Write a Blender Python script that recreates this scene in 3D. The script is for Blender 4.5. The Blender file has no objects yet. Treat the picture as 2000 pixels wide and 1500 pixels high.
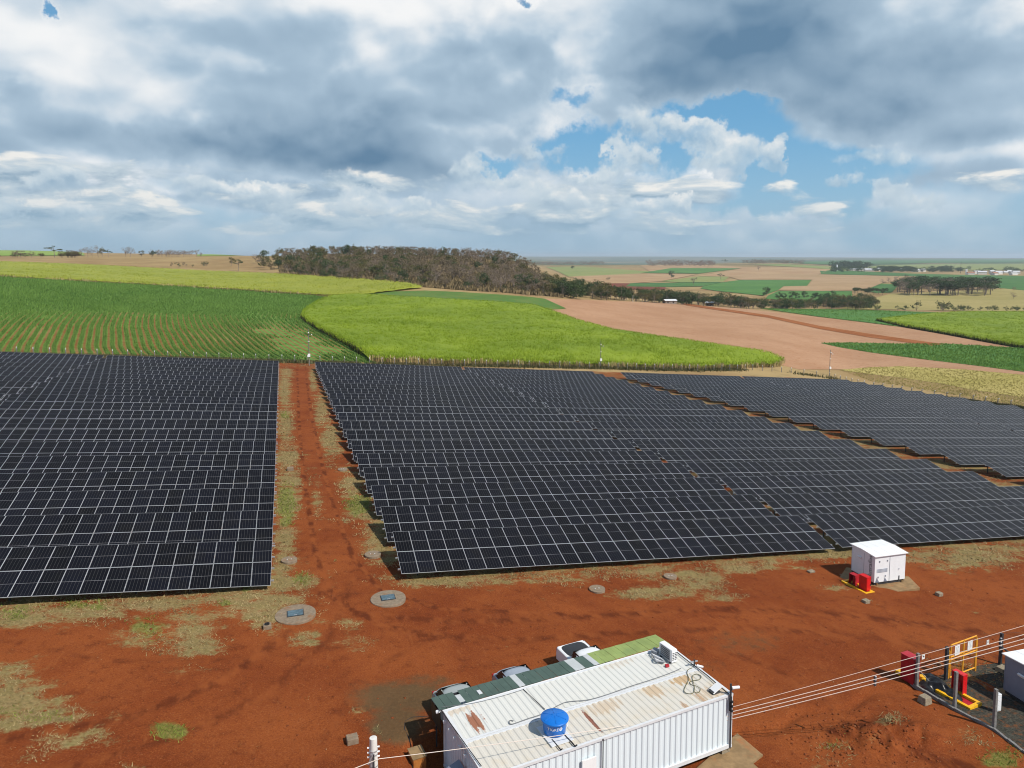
import bpy, bmesh, math, random
import numpy as np
from mathutils import Vector, Matrix
from mathutils.geometry import delaunay_2d_cdt

random.seed(7)
rng = np.random.default_rng(7)
SC = bpy.context.scene
COL = SC.collection
R = math.radians

# ------------------------------------------------------------------ camera
CAMZ = 21.0                                   # drone height above the yard datum
F_PX, CX, CY = 1408.0, 1000.0, 625.0          # calibrated on the 2000 px wide photograph
PITCH = math.atan(125.0 / 1408.0)
YAW = R(17.7589)                              # to the right of the dirt track's direction (+Y)
cam = bpy.data.cameras.new('camera')
cam_ob = bpy.data.objects.new('camera', cam)
COL.objects.link(cam_ob)
cam_ob.location = (0, 0, CAMZ)
cam_ob.rotation_euler = (R(90) - PITCH, 0, -YAW)
cam.sensor_fit = 'HORIZONTAL'
cam.sensor_width = 36
cam.lens = F_PX / 2000 * 36
cam.shift_y = -0.0625
cam.clip_start = 0.5
cam.clip_end = 60000
SC.camera = cam_ob

# ------------------------------------------------------------------ light
SUN_EL, SUN_AZ = R(47.5), R(-36 + 180)         # azimuth of the sun, clockwise from +Y
sun_dir = Vector((math.sin(SUN_AZ) * math.cos(SUN_EL), math.cos(SUN_AZ) * math.cos(SUN_EL), math.sin(SUN_EL)))
sl = bpy.data.lights.new('sun', 'SUN')
sl.energy = 5.0
sl.angle = R(0.53)
sl.color = (1.0, 0.95, 0.87)
so = bpy.data.objects.new('sun', sl)
COL.objects.link(so)
so.rotation_euler = sun_dir.to_track_quat('Z', 'Y').to_euler()
so.location = (0, 0, 120)

SC.cycles.pixel_filter_type = 'BLACKMAN_HARRIS'
SC.cycles.filter_width = 1.05
SC.view_settings.view_transform = 'Standard'
SC.view_settings.look = 'None'
SC.view_settings.exposure = -0.08
SC.view_settings.gamma = 1.0
SC.view_settings.use_curve_mapping = False


class NG:
    """small helper to write node graphs as expressions"""
    def __init__(s, nt):
        s.nt = nt

    def new(s, t, **k):
        n = s.nt.nodes.new(t)
        for a, b in k.items():
            setattr(n, a, b)
        return n

    def link(s, a, b):
        s.nt.links.new(a, b)

    def put(s, sock, v):
        if isinstance(v, bpy.types.NodeSocket):
            s.link(v, sock)
        elif isinstance(v, (int, float)):
            if sock.type in ('RGBA',):
                sock.default_value = (v, v, v, 1)
            elif sock.type == 'VECTOR':
                sock.default_value = (v, v, v)
            else:
                sock.default_value = v
        else:
            v = tuple(v)
            if sock.type == 'RGBA' and len(v) == 3:
                v = v + (1,)
            sock.default_value = v

    def m(s, op, a, b=0.0, c=None, clamp=False):
        n = s.new('ShaderNodeMath', operation=op, use_clamp=clamp)
        s.put(n.inputs[0], a)
        s.put(n.inputs[1], b)
        if c is not None:
            s.put(n.inputs[2], c)
        return n.outputs[0]

    def vm(s, op, a, b=None, scale=None):
        n = s.new('ShaderNodeVectorMath', operation=op)
        s.put(n.inputs[0], a)
        if b is not None:
            s.put(n.inputs[1], b)
        if scale is not None:
            s.put(n.inputs['Scale'], scale)
        return n.outputs['Value'] if op in ('LENGTH', 'DOT_PRODUCT', 'DISTANCE') else n.outputs[0]

    def sep(s, v):
        n = s.new('ShaderNodeSeparateXYZ')
        s.put(n.inputs[0], v)
        return n.outputs[0], n.outputs[1], n.outputs[2]

    def comb(s, x, y, z):
        n = s.new('ShaderNodeCombineXYZ')
        s.put(n.inputs[0], x), s.put(n.inputs[1], y), s.put(n.inputs[2], z)
        return n.outputs[0]

    def noise(s, vec, scale, detail=4.0, rough=0.55, dist=0.0, color=False, lac=2.0):
        n = s.new('ShaderNodeTexNoise')
        s.put(n.inputs['Vector'], vec)
        n.inputs['Scale'].default_value = scale
        n.inputs['Detail'].default_value = detail
        n.inputs['Roughness'].default_value = rough
        n.inputs['Lacunarity'].default_value = lac
        n.inputs['Distortion'].default_value = dist
        return n.outputs['Color'] if color else n.outputs['Fac']

    def billow(s, vec, scale, detail=2.0, rough=0.5):
        n = s.new('ShaderNodeTexVoronoi', feature='F1', normalize=True)
        s.put(n.inputs['Vector'], vec)
        n.inputs['Scale'].default_value = scale
        n.inputs['Detail'].default_value = detail
        n.inputs['Roughness'].default_value = rough
        return s.m('SUBTRACT', 1.0, n.outputs['Distance'])

    def ss(s, x, lo, hi, a=0.0, b=1.0):
        n = s.new('ShaderNodeMapRange', interpolation_type='SMOOTHSTEP')
        s.put(n.inputs[0], x)
        s.put(n.inputs[1], lo), s.put(n.inputs[2], hi), s.put(n.inputs[3], a), s.put(n.inputs[4], b)
        return n.outputs[0]

    def lin(s, x, lo, hi, a=0.0, b=1.0):
        n = s.new('ShaderNodeMapRange', interpolation_type='LINEAR')
        s.put(n.inputs[0], x)
        s.put(n.inputs[1], lo), s.put(n.inputs[2], hi), s.put(n.inputs[3], a), s.put(n.inputs[4], b)
        return n.outputs[0]

    def mix(s, f, a, b, blend='MIX'):
        n = s.new('ShaderNodeMix', data_type='RGBA', blend_type=blend)
        n.clamp_factor = True
        s.put(n.inputs[0], f)
        s.put(n.inputs[6], a)
        s.put(n.inputs[7], b)
        return n.outputs[2]

    def attr(s, name):
        n = s.new('ShaderNodeAttribute', attribute_name=name)
        return n.outputs['Fac'], n.outputs['Color']


# ------------------------------------------------------------------ sky: Nishita + clouds at infinity
def build_world():
    w = bpy.data.worlds.new('World')
    SC.world = w
    w.use_nodes = True
    nt = w.node_tree
    nt.nodes.clear()
    g = NG(nt)
    out = g.new('ShaderNodeOutputWorld')
    bg = g.new('ShaderNodeBackground')
    STR = 0.10
    bg.inputs['Strength'].default_value = STR
    g.link(bg.outputs[0], out.inputs[0])
    sky = g.new('ShaderNodeTexSky', sky_type='NISHITA')
    sky.sun_disc = False
    sky.sun_elevation = SUN_EL
    sky.sun_rotation = SUN_AZ
    sky.altitude = 600
    sky.air_density = 1.0
    sky.dust_density = 0.6
    sky.ozone_density = 1.5
    tc = g.new('ShaderNodeTexCoord')
    d = tc.outputs['Generated']
    x, y, z = g.sep(d)
    # azimuth / elevation about the view's heading (radians)
    az = g.m('SUBTRACT', g.m('ARCTAN2', x, y), YAW)
    el = g.m('ARCSINE', z)
    q = g.comb(az, el, 0.0)

    def A(px, py):
        a = math.atan((px - CX) / F_PX)
        e = math.atan((500 - py) / F_PX * math.cos(a))
        return a, e
    # cloud coordinates: a layer overhead seen in perspective, flattened toward the horizon
    zz = g.m('ADD', g.m('MAXIMUM', z, 0.0), 0.16)
    lay = g.comb(g.m('DIVIDE', x, zz), g.m('DIVIDE', y, zz), g.m('MULTIPLY', z, 2.0))
    wob = g.noise(d, 7.0, 5, 0.6, color=True)
    wobv = g.vm('ADD', g.vm('SUBTRACT', wob, (0.5, 0.5, 0.5)), g.vm('MULTIPLY', g.vm('SUBTRACT', g.noise(d, 2.6, 3, 0.5, color=True), (0.5, 0.5, 0.5)), (0.9, 0.9, 0.0)))
    qw = g.vm('ADD', q, g.vm('MULTIPLY', wobv, (0.16, 0.07, 0.0)))
    wob2 = g.noise(d, 26.0, 6, 0.62, color=True)
    wobv2 = g.vm('SUBTRACT', wob2, (0.5, 0.5, 0.5))
    qw2 = g.vm('ADD', q, g.vm('MULTIPLY', wobv2, (0.095, 0.060, 0.0)))

    def blob(px, py, sx, sy, vec, soft=1.0):
        a, e = A(px, py)
        c = math.cos(a)
        dx = g.vm('SUBTRACT', vec, (a, e, 0))
        n = g.vm('LENGTH', g.vm('MULTIPLY', dx, (F_PX / sx / max(c * c, .3), F_PX / sy / c, 0)))
        return g.ss(n, 1.0 + soft * 0.5, max(1.0 - soft, 0.0), 0, 1)

    def total(lst, vec, soft=1.0):
        acc = None
        for (px, py, sx, sy, wgt) in lst:
            b = g.m('MULTIPLY', blob(px, py, sx, sy, vec, soft), wgt)
            acc = b if acc is None else g.m('ADD', acc, b)
        return acc

    def total_y(lst, vec, soft=1.0):
        """the sum of the heads, and how high within its head each direction lies"""
        acc = accy = None
        ey = g.sep(vec)[1]
        for (px, py, sx, sy, wgt) in lst:
            b = g.m('MULTIPLY', blob(px, py, sx, sy, vec, soft), wgt)
            e = A(px, py)[1]
            t = g.m('MULTIPLY', b, g.m('MULTIPLY_ADD', ey, F_PX / sy, -e * F_PX / sy))
            acc = b if acc is None else g.m('ADD', acc, b)
            accy = t if accy is None else g.m('ADD', accy, t)
        return acc, accy
    DARK = [(330, 288, 420, 46, .88), (740, 275, 330, 58, .82), (930, 165, 150, 90, .55), (1060, 180, 60, 60, .35), (560, 305, 200, 45, .35),
            (1390, 90, 190, 85, .9), (1260, 190, 130, 40, .65), (1560, 175, 260, 90, .62), (1720, 235, 280, 42, .65), (1900, 275, 130, 32, .7),
            (1560, 60, 160, 60, .45), (1230, 250, 60, 35, .55), (90, 205, 150, 45, .4), (1780, 130, 220, 50, .4), (60, 345, 200, 20, .35), (820, 345, 110, 26, .5),
            (250, 392, 320, 16, .6), (640, 372, 260, 14, .45), (150, 440, 300, 12, .35), (640, 415, 200, 10, .3), (1820, 345, 220, 22, .35), (1750, 430, 260, 20, .3), (1930, 375, 130, 40, .45), (1400, 383, 60, 14, .5), (1680, 375, 80, 12, .3), (620, 60, 100, 30, .15)]
    LIGHT = [(480, 20, 420, 45, .5), (760, 40, 240, 55, .55), (700, 110, 60, 32, .6), (250, 110, 280, 90, .42), (140, 165, 70, 40, .4), (60, 60, 150, 60, .35), (940, 40, 200, 60, .45),
             (1170, 40, 170, 40, .35), (1140, 130, 40, 50, .45), (1960, 40, 110, 40, .6), (1980, 300, 110, 30, .35), (820, 180, 60, 22, .3)]
    GAP = [(1240, 285, 170, 75, 1.0), (1440, 250, 210, 50, 1.0), (1090, 290, 90, 50, .8), (1560, 330, 190, 50, .95), (1118, 195, 60, 22, .8), (1550, 390, 170, 40, .7),
           (960, 325, 70, 26, .9), (130, 28, 26, 20, .95), (1032, 20, 32, 14, .95), (1430, 205, 70, 25, .8), (1280, 400, 200, 40, .35)]
    CUMU = [(1355, 258, 62, 26, 1.0), (1420, 300, 85, 42, 1.0), (1400, 335, 50, 30, .9), (1505, 305, 24, 36, .9), (1225, 322, 60, 28, .95), (1160, 348, 60, 14, .7), (1195, 298, 20, 26, .7),
            (1235, 250, 52, 48, .8), (1300, 255, 20, 36, .6), (922, 338, 44, 34, 1.0), (1050, 305, 70, 16, .6), (1010, 365, 110, 18, .55), (1090, 392, 130, 26, .6), (1270, 395, 80, 18, .6), (1325, 402, 36, 26, .9),
            (135, 355, 85, 34, 1.0), (520, 383, 90, 24, .95), (420, 370, 120, 26, .7), (155, 413, 65, 20, .8), (10, 410, 50, 24, .8), (700, 392, 70, 34, .9), (830, 402, 50, 24, .8),
            (550, 430, 50, 18, .6), (720, 415, 90, 14, .6), (1770, 395, 70, 22, .75), (1640, 358, 60, 20, .6), (1740, 370, 40, 20, .6), (1700, 310, 120, 24, .55), (60, 458, 60, 16, .4), (300, 455, 70, 12, .3), (800, 450, 70, 12, .4),
            (1060, 460, 16, 10, .4), (1215, 470, 26, 10, .35), (1515, 460, 26, 12, .35)]
    dark = total(DARK, qw)
    light = total(LIGHT, qw)
    gap = total(GAP, qw2, 0.9)
    cumu, cumu_y = total_y(CUMU, qw2, 0.8)
    # fractal cloud body; light comes from above, so the upper side of every billow is bright and its base grey
    lay = g.vm('MULTIPLY', d, (1.0, 1.0, 1.55))
    n1 = g.noise(lay, 3.3, 6, 0.46, 0.1)
    up_ = g.vm('ADD', lay, (sun_dir.x * .02, sun_dir.y * .02, 0.065))
    n1u = g.noise(up_, 3.3, 6, 0.46, 0.1)
    wl = g.vm('ADD', lay, g.vm('MULTIPLY', g.vm('SUBTRACT', g.noise(d, 6.0, 4, 0.5, color=True), (0.5, 0.5, 0.5)), (.10, .10, .10)))
    n3 = g.billow(wl, 7.0, 2, 0.55)
    n3u = g.billow(g.vm('ADD', wl, (sun_dir.x * .010, sun_dir.y * .010, 0.030)), 7.0, 2, 0.55)
    wd = g.vm('ADD', d, g.vm('MULTIPLY', g.vm('SUBTRACT', wob2, (0.5, 0.5, 0.5)), (.030, .030, .030)))
    n2 = g.billow(wd, 20.0, 2, 0.55)
    n2b = g.billow(g.vm('ADD', wd, (sun_dir.x * .005, sun_dir.y * .005, .011)), 20.0, 2, 0.55)
    emb = g.m('ADD', g.m('MULTIPLY', g.m('SUBTRACT', n1, n1u), 1.25), g.m('MULTIPLY', g.m('SUBTRACT', n3, n3u), 1.05))
    base = g.ss(el, 0.02, 0.20, 0.58, 0.76)
    base = g.m('SUBTRACT', base, g.m('MULTIPLY', g.m('MULTIPLY', g.ss(az, 0.0, 0.12), g.ss(el, 0.17, 0.10)), 0.07))
    base = g.m('SUBTRACT', base, g.ss(el, 0.42, 0.75, 0.0, 0.48))
    base = g.m('SUBTRACT', base, g.ss(g.m('ABSOLUTE', az), 1.2, 2.0, 0.0, 0.30))   # unseen cloud overhead and behind thinned to deepen shadows; the sun shines through
    cov = g.m('ADD', base, g.m('MULTIPLY', g.m('SUBTRACT', n1, 0.5), 1.1))
    cov = g.m('ADD', cov, g.m('MULTIPLY', g.m('SUBTRACT', n3, 0.62), 0.60))
    cov = g.m('SUBTRACT', cov, g.m('MULTIPLY', gap, 0.62))
    cov = g.m('ADD', cov, g.m('MULTIPLY', dark, 0.42))
    cov = g.m('ADD', cov, g.m('MULTIPLY', light, 0.25))
    deck = g.ss(cov, 0.34, 0.66)
    thick = g.ss(cov, 0.5, 1.25)
    v = g.m('ADD', 0.63, g.m('MULTIPLY', emb, 1.0))
    v = g.m('SUBTRACT', v, g.m('MULTIPLY', thick, 0.20))
    v = g.m('ADD', v, g.m('MULTIPLY', g.m('SUBTRACT', 0.5, n1), 0.55))
    v = g.m('SUBTRACT', v, g.m('MULTIPLY', dark, g.lin(n3, 0.35, 0.85, 0.50, 0.34)))
    v = g.m('ADD', v, g.m('MULTIPLY', light, 0.40))
    # a second set of billows overlapping the first
    pl = g.vm('ADD', lay, (4.1, 2.7, 1.3))
    p1 = g.noise(pl, 5.2, 6, 0.47, 0.15)
    p1u = g.noise(g.vm('ADD', pl, (sun_dir.x * .012, sun_dir.y * .012, 0.035)), 5.2, 6, 0.47, 0.15)
    pa = g.ss(p1, 0.48, 0.56)
    pvv = g.m('ADD', g.m('MULTIPLY', v, 0.75), g.m('ADD', 0.17, g.m('MULTIPLY', g.m('SUBTRACT', p1, p1u), 1.9)))
    v = g.m('ADD', g.m('MULTIPLY', v, g.m('SUBTRACT', 1.0, g.m('MULTIPLY', pa, 0.7))), g.m('MULTIPLY', pvv, g.m('MULTIPLY', pa, 0.7)))
    dcol = g.mix(g.lin(v, -0.15, 0.58), (0.135, 0.250, 0.385), (0.47, 0.61, 0.74))
    dcol = g.mix(g.ss(v, 0.45, 0.92), dcol, (0.97, 0.98, 0.985))
    # ranks of small cumulus toward the horizon
    rk = g.comb(g.m('MULTIPLY', az, 9.0), g.m('MULTIPLY', el, 27.0), 3.7)
    r1 = g.noise(rk, 1.0, 6, 0.54, 0.35)
    r1u = g.noise(g.vm('ADD', rk, (0.10, 0.30, 0.0)), 1.0, 6, 0.54, 0.35)
    band = g.m('MULTIPLY', g.ss(el, 0.012, 0.035), g.ss(el, 0.16, 0.09))
    rcov = g.m('ADD', r1, g.m('MULTIPLY', g.m('SUBTRACT', band, 1.0), 0.6))
    rcov = g.m('SUBTRACT', rcov, g.m('MULTIPLY', g.ss(az, 0.12, 0.42), 0.12))
    rm = g.ss(rcov, 0.42, 0.54)
    rv = g.m('ADD', g.m('ADD', 0.42, g.m('MULTIPLY', g.m('SUBTRACT', r1, r1u), 2.6)), g.m('MULTIPLY', g.m('SUBTRACT', r1, 0.5), 0.7))
    rcol = g.mix(g.ss(rv, 0.0, 0.55), (0.27, 0.41, 0.54), (0.55, 0.66, 0.74))
    rcol = g.mix(g.ss(rv, 0.48, 1.0), rcol, (0.97, 0.95, 0.90))
    # single cumulus heads in front of the blue
    cd = g.m('ADD', cumu, g.m('MULTIPLY', g.m('SUBTRACT', n2, 0.62), 1.3))
    cm = g.m('MULTIPLY', g.ss(cd, 0.30, 0.80), g.ss(cumu_y, -0.75, 0.10, 0.35, 1.0))
    cv = g.m('ADD', 0.52, g.m('MULTIPLY', cumu_y, 0.60))
    cv = g.m('ADD', cv, g.m('MULTIPLY', g.m('SUBTRACT', n2, n2b), 1.5))
    cv = g.m('ADD', cv, g.m('MULTIPLY', dark, -0.30), clamp=True)
    ccol = g.mix(g.ss(cv, 0.05, 0.60), (0.33, 0.48, 0.62), (0.60, 0.71, 0.79))
    ccol = g.mix(g.ss(cv, 0.50, 1.05), ccol, (0.98, 0.97, 0.94))
    # clear sky, whitening into horizon haze
    skyc = g.vm('MULTIPLY', sky.outputs[0], (STR * 0.85, STR * 1.0, STR * 1.02))
    skyc = g.mix(g.m('MULTIPLY', g.ss(el, 0.60, 0.12), 0.7), skyc, (0.16, 0.45, 0.76))
    skyc = g.mix(g.m('MULTIPLY', g.ss(el, 0.20, -0.01), 0.9), skyc, (0.37, 0.57, 0.72))
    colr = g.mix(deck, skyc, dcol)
    colr = g.mix(g.m('MULTIPLY', rm, 0.9), colr, rcol)
    colr = g.mix(g.m('MULTIPLY', cm, 0.93), colr, ccol)
    low = g.ss(el, 0.090, 0.0)
    colr = g.mix(g.m('MULTIPLY', low, 0.78), colr, (0.34, 0.51, 0.65))
    colr = g.vm('SCALE', colr, scale=1.0 / STR)
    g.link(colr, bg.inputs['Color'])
    w.cycles.sampling_method = 'MANUAL'
    w.cycles.sample_map_resolution = 512


build_world()

# ------------------------------------------------------------------ calibrated geometry helpers
FW = np.array([math.sin(YAW) * math.cos(PITCH), math.cos(YAW) * math.cos(PITCH), -math.sin(PITCH)])
RT = np.array([math.cos(YAW), -math.sin(YAW), 0.0])
UP = np.cross(RT, FW)
CAM = np.array([0, 0, CAMZ])


def ray(px, py):
    d = FW * F_PX + RT * (px - CX) - UP * (py - CY)
    return d / np.linalg.norm(d)


def project(X):
    q = np.asarray(X, float) - CAM
    dd = q @ FW
    dd = np.where(np.abs(dd) < 1e-6, 1e-6, dd)
    return CX + F_PX * (q @ RT) / dd, CY - F_PX * (q @ UP) / dd, dd


def plane_low(x, y):
    """height of the tables' low edge: the site is an almost even slope"""
    yy = y - 60.0
    return CAMZ - 18.15492 - 0.07473 * x - 0.03924 * y - 0.00938e-3 * yy ** 2 - 0.04773e-3 * x * yy


CLEAR = 0.55


def pchip(xk, yk, x):
    xk, yk = np.asarray(xk, float), np.asarray(yk, float)
    h = np.diff(xk)
    dl = np.diff(yk) / h
    n = len(xk)
    m = np.zeros(n)
    for i in range(1, n - 1):
        if dl[i - 1] * dl[i] > 0:
            w1, w2 = 2 * h[i] + h[i - 1], h[i] + 2 * h[i - 1]
            m[i] = (w1 + w2) / (w1 / dl[i - 1] + w2 / dl[i])
    m[0], m[-1] = dl[0], dl[-1]
    i = np.clip(np.searchsorted(xk, x) - 1, 0, n - 2)
    t = np.clip((x - xk[i]) / h[i], 0, 1)
    return ((1 + 2 * t) * (1 - t) ** 2 * yk[i] + t * (1 - t) ** 2 * h[i] * m[i] + t * t * (3 - 2 * t) * yk[i + 1] + t * t * (t - 1) * h[i] * m[i + 1])


# relief beyond the site: for headings across the view, (distance m, how far below eye level it lies)
RELIEF = {
    -400: [(330, 590), (470, 545), (700, 515), (950, 503), (2600, 489), (6000, 495), (16000, 499)],
    0: [(300, 592), (430, 543), (680, 513), (950, 503), (2600, 489), (6000, 494), (16000, 499)],
    200: [(300, 600), (430, 552), (680, 519), (950, 502), (2600, 494), (6000, 498), (16000, 499.5)],
    400: [(290, 612), (410, 564), (600, 531), (900, 502), (2600, 497), (6000, 499), (16000, 500)],
    545: [(285, 620), (395, 572), (520, 537), (600, 526), (800, 501), (1500, 503), (6000, 500), (16000, 500)],
    650: [(280, 625), (380, 578), (480, 543), (560, 527), (720, 499), (1000, 506), (6000, 502), (16000, 501)],
    760: [(270, 632), (350, 585), (430, 552), (520, 526), (700, 500), (1000, 509), (6000, 504), (16000, 501)],
    900: [(270, 640), (340, 590), (410, 563), (500, 536), (680, 503), (1000, 511), (6000, 505), (16000, 501)],
    1000: [(270, 640), (350, 590), (400, 570), (490, 545), (680, 512), (1000, 514), (3000, 516), (6000, 508), (16000, 501)],
    1100: [(280, 640), (380, 590), (430, 579), (520, 566), (700, 556), (1100, 546), (2000, 530), (3200, 518), (6000, 516), (16000, 501)],
    1300: [(300, 650), (400, 615), (480, 595), (560, 593), (700, 586), (900, 570), (1500, 545), (3200, 517), (6000, 517), (16000, 501)],
    1500: [(300, 672), (400, 632), (520, 605), (620, 603), (750, 590), (950, 572), (1600, 545), (3400, 515), (8000, 510), (16000, 502)],
    1700: [(330, 690), (420, 645), (560, 608), (660, 605), (780, 593), (1000, 570), (1600, 545), (2800, 526), (6000, 512), (16000, 503)],
    2000: [(270, 742), (340, 692), (480, 640), (640, 611), (720, 606), (850, 590), (1100, 570), (1700, 545), (2800, 530), (6000, 513), (16000, 504)],
    2400: [(270, 770), (340, 700), (480, 645), (640, 613), (720, 606), (850, 590), (1100, 570), (1700, 545), (2800, 530), (6000, 513), (16000, 504)],
}
LR0, LR1, NLR, NAZ = math.log(60.0), math.log(16000.0), 420, 181


def relief_table():
    pxs = sorted(RELIEF)
    azs, rows = [], []
    lr = np.linspace(LR0, LR1, NLR)
    for px in pxs:
        d = ray(px, 560)
        a = math.atan2(d[0], d[1])
        ca, sa = math.cos(a), math.sin(a)
        rb = 180 / max(ca, .2)
        if a > 0:
            rb = min(rb, 168 / max(sa, .02))
        rb = min(rb, 262)
        kn = []
        for r in (60, 90, 130, 0.8 * rb, 0.93 * rb):
            if kn and r <= math.exp(kn[-1][0]):
                continue
            kn.append((math.log(r), (plane_low(r * sa, r * ca) - CLEAR - CAMZ) / r))
        for r, py in RELIEF[px]:
            if r > rb * 1.02:
                dd = ray(px, py)
                kn.append((math.log(r), dd[2] / math.hypot(dd[0], dd[1])))
        rows.append(pchip([k[0] for k in kn], [k[1] for k in kn], lr))
        azs.append(a)
    azs = np.array(azs)
    rows = np.array(rows)
    ag = np.linspace(azs[0], azs[-1], NAZ)
    T = np.zeros((NAZ, NLR))
    for j in range(NLR):
        T[:, j] = pchip(azs, rows[:, j], ag)
    return azs[0], azs[-1], T


AZ0, AZ1, RT_TAB = relief_table()


def vnoise(x, y, s, seed=0):
    """cheap smooth value noise, numpy"""
    x, y = np.asarray(x) / s, np.asarray(y) / s
    xi, yi = np.floor(x), np.floor(y)
    fx, fy = x - xi, y - yi
    fx, fy = fx * fx * (3 - 2 * fx), fy * fy * (3 - 2 * fy)

    def h(a, b):
        v = np.sin(a * 127.1 + b * 311.7 + seed * 74.7) * 43758.5453
        return v - np.floor(v)
    return (h(xi, yi) * (1 - fx) + h(xi + 1, yi) * fx) * (1 - fy) + (h(xi, yi + 1) * (1 - fx) + h(xi + 1, yi + 1) * fx) * fy - 0.5


PADS = []                                      # levelled footprints: (centre, u, v, half u, half v, height)


def terrain(x, y, fine=False):
    x = np.asarray(x, float)
    y = np.asarray(y, float)
    r = np.hypot(x, y) + 1e-6
    az = np.arctan2(x, y)
    zp = plane_low(x, y) - CLEAR
    # polar lookup
    ta = np.clip((np.clip(az, AZ0, AZ1) - AZ0) / (AZ1 - AZ0) * (NAZ - 1), 0, NAZ - 1.001)
    tr = np.clip((np.log(np.maximum(r, 60.0)) - LR0) / (LR1 - LR0) * (NLR - 1), 0, NLR - 1.001)
    ia, ir = ta.astype(int), tr.astype(int)
    fa, fr = ta - ia, tr - ir
    s = ((RT_TAB[ia, ir] * (1 - fa) + RT_TAB[ia + 1, ir] * fa) * (1 - fr) + (RT_TAB[ia, ir + 1] * (1 - fa) + RT_TAB[ia + 1, ir + 1] * fa) * fr)
    zt = CAMZ + s * r
    # the plane rules inside the fenced site
    dx = np.maximum(np.maximum(x - 160, -75 - x), 0)
    dy = np.maximum(y - 172, 0)
    w = np.clip(np.hypot(dx, dy) / 45.0, 0, 1)
    w = w * w * (3 - 2 * w)
    zback = np.where(y < 10, 1.0, 0.0)
    w = w * (1 - zback) + zback * np.clip((r - 300) / 400, 0, 1)
    zp = np.clip(zp, -40, 40)
    z = zp * (1 - w) + zt * w
    for (c, u, v, hu, hv, hz, soft) in PADS:
        a = np.abs((x - c[0]) * u[0] + (y - c[1]) * u[1]) - hu
        b = np.abs((x - c[0]) * v[0] + (y - c[1]) * v[1]) - hv
        k = np.clip(1 - np.maximum(np.maximum(a, b), 0) / soft, 0, 1)
        k = k * k * (3 - 2 * k)
        z = z * (1 - k) + hz * k
    if fine:
        near = np.clip((230 - r) / 60, 0, 1)
        z = z + near * (0.09 * vnoise(x, y, 2.3, 1) + 0.05 * vnoise(x, y, 0.9, 2) + 0.03 * vnoise(x, y, .4, 3))
        # rough bank of pushed-up soil in front of the yard
        bx, by = (x - 25.6) / 3.4, (y - 24.0) / 1.5
        bk = np.clip(1 - bx * bx - by * by, 0, 1)
        z = z + bk * (0.22 + .55 * vnoise(x, y, .8, 12) + .35 * vnoise(x, y, .33, 13))
        # shallow gutter running toward the container
        t = np.clip(((x - 18.6) * 12.4 + (y - 25.6) * 1.9) / (12.4 ** 2 + 1.9 ** 2), 0, 1)
        dg = np.hypot(x - 18.6 - 12.4 * t, y - 25.6 - 1.9 * t + .25 * np.sin(x * 1.3))
        z = z - .16 * np.clip(1 - dg / .35, 0, 1)
    return z


def tz(x, y):
    return float(terrain(np.array([x]), np.array([y]))[0])


def gp(px, py, off=0.0, rmax=15000):
    """ground point seen at a pixel of the photograph"""
    d = ray(px, py)
    hl = math.hypot(d[0], d[1])
    rr = np.exp(np.linspace(math.log(8), math.log(rmax), 2600))
    t = rr / hl
    q = CAM + t[:, None] * d
    v = q[:, 2] - terrain(q[:, 0], q[:, 1]) - off
    k = np.where((v[:-1] > 0) & (v[1:] <= 0))[0]
    if len(k) == 0:
        k = [len(rr) - 2]
    k = k[0]
    f = v[k] / (v[k] - v[k + 1] + 1e-12)
    tt = t[k] * (1 - f) + t[k + 1] * f
    p = CAM + tt * d
    return Vector((p[0], p[1], p[2]))


def gpr(px, r):
    """ground point along a heading at a horizontal distance"""
    d = ray(px, 560)
    a = math.atan2(d[0], d[1])
    x, y = r * math.sin(a), r * math.cos(a)
    return Vector((x, y, tz(x, y)))


def onz(px, py, z):
    d = ray(px, py)
    t = (z - CAMZ) / d[2]
    p = CAM + t * d
    return Vector(p)


def at(px, py, r):
    """point along a pixel's ray at a horizontal distance"""
    d = ray(px, py)
    p = CAM + d * (r / math.hypot(d[0], d[1]))
    return Vector(p)


def hgt(foot, py_top):
    """height of an upright thing standing at foot whose top shows at row py_top"""
    zs = np.linspace(0, 30, 3001)
    P = np.tile(np.array(foot), (3001, 1))
    P[:, 2] += zs
    _, yy, _ = project(P)
    return float(zs[np.argmin(np.abs(yy - py_top))])


# ------------------------------------------------------------------ materials
def lin(c):
    return tuple(((v / 255) / 12.92 if v / 255 <= .04045 else ((v / 255 + .055) / 1.055) ** 2.4) for v in c)


def base_mat(name, rough=0.7, spec=0.3, metal=0.0):
    m = bpy.data.materials.new(name)
    m.use_nodes = True
    nt = m.node_tree
    b = nt.nodes['Principled BSDF']
    b.inputs['Roughness'].default_value = rough
    b.inputs['Specular IOR Level'].default_value = spec
    b.inputs['Metallic'].default_value = metal
    return m, NG(nt), b


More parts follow.
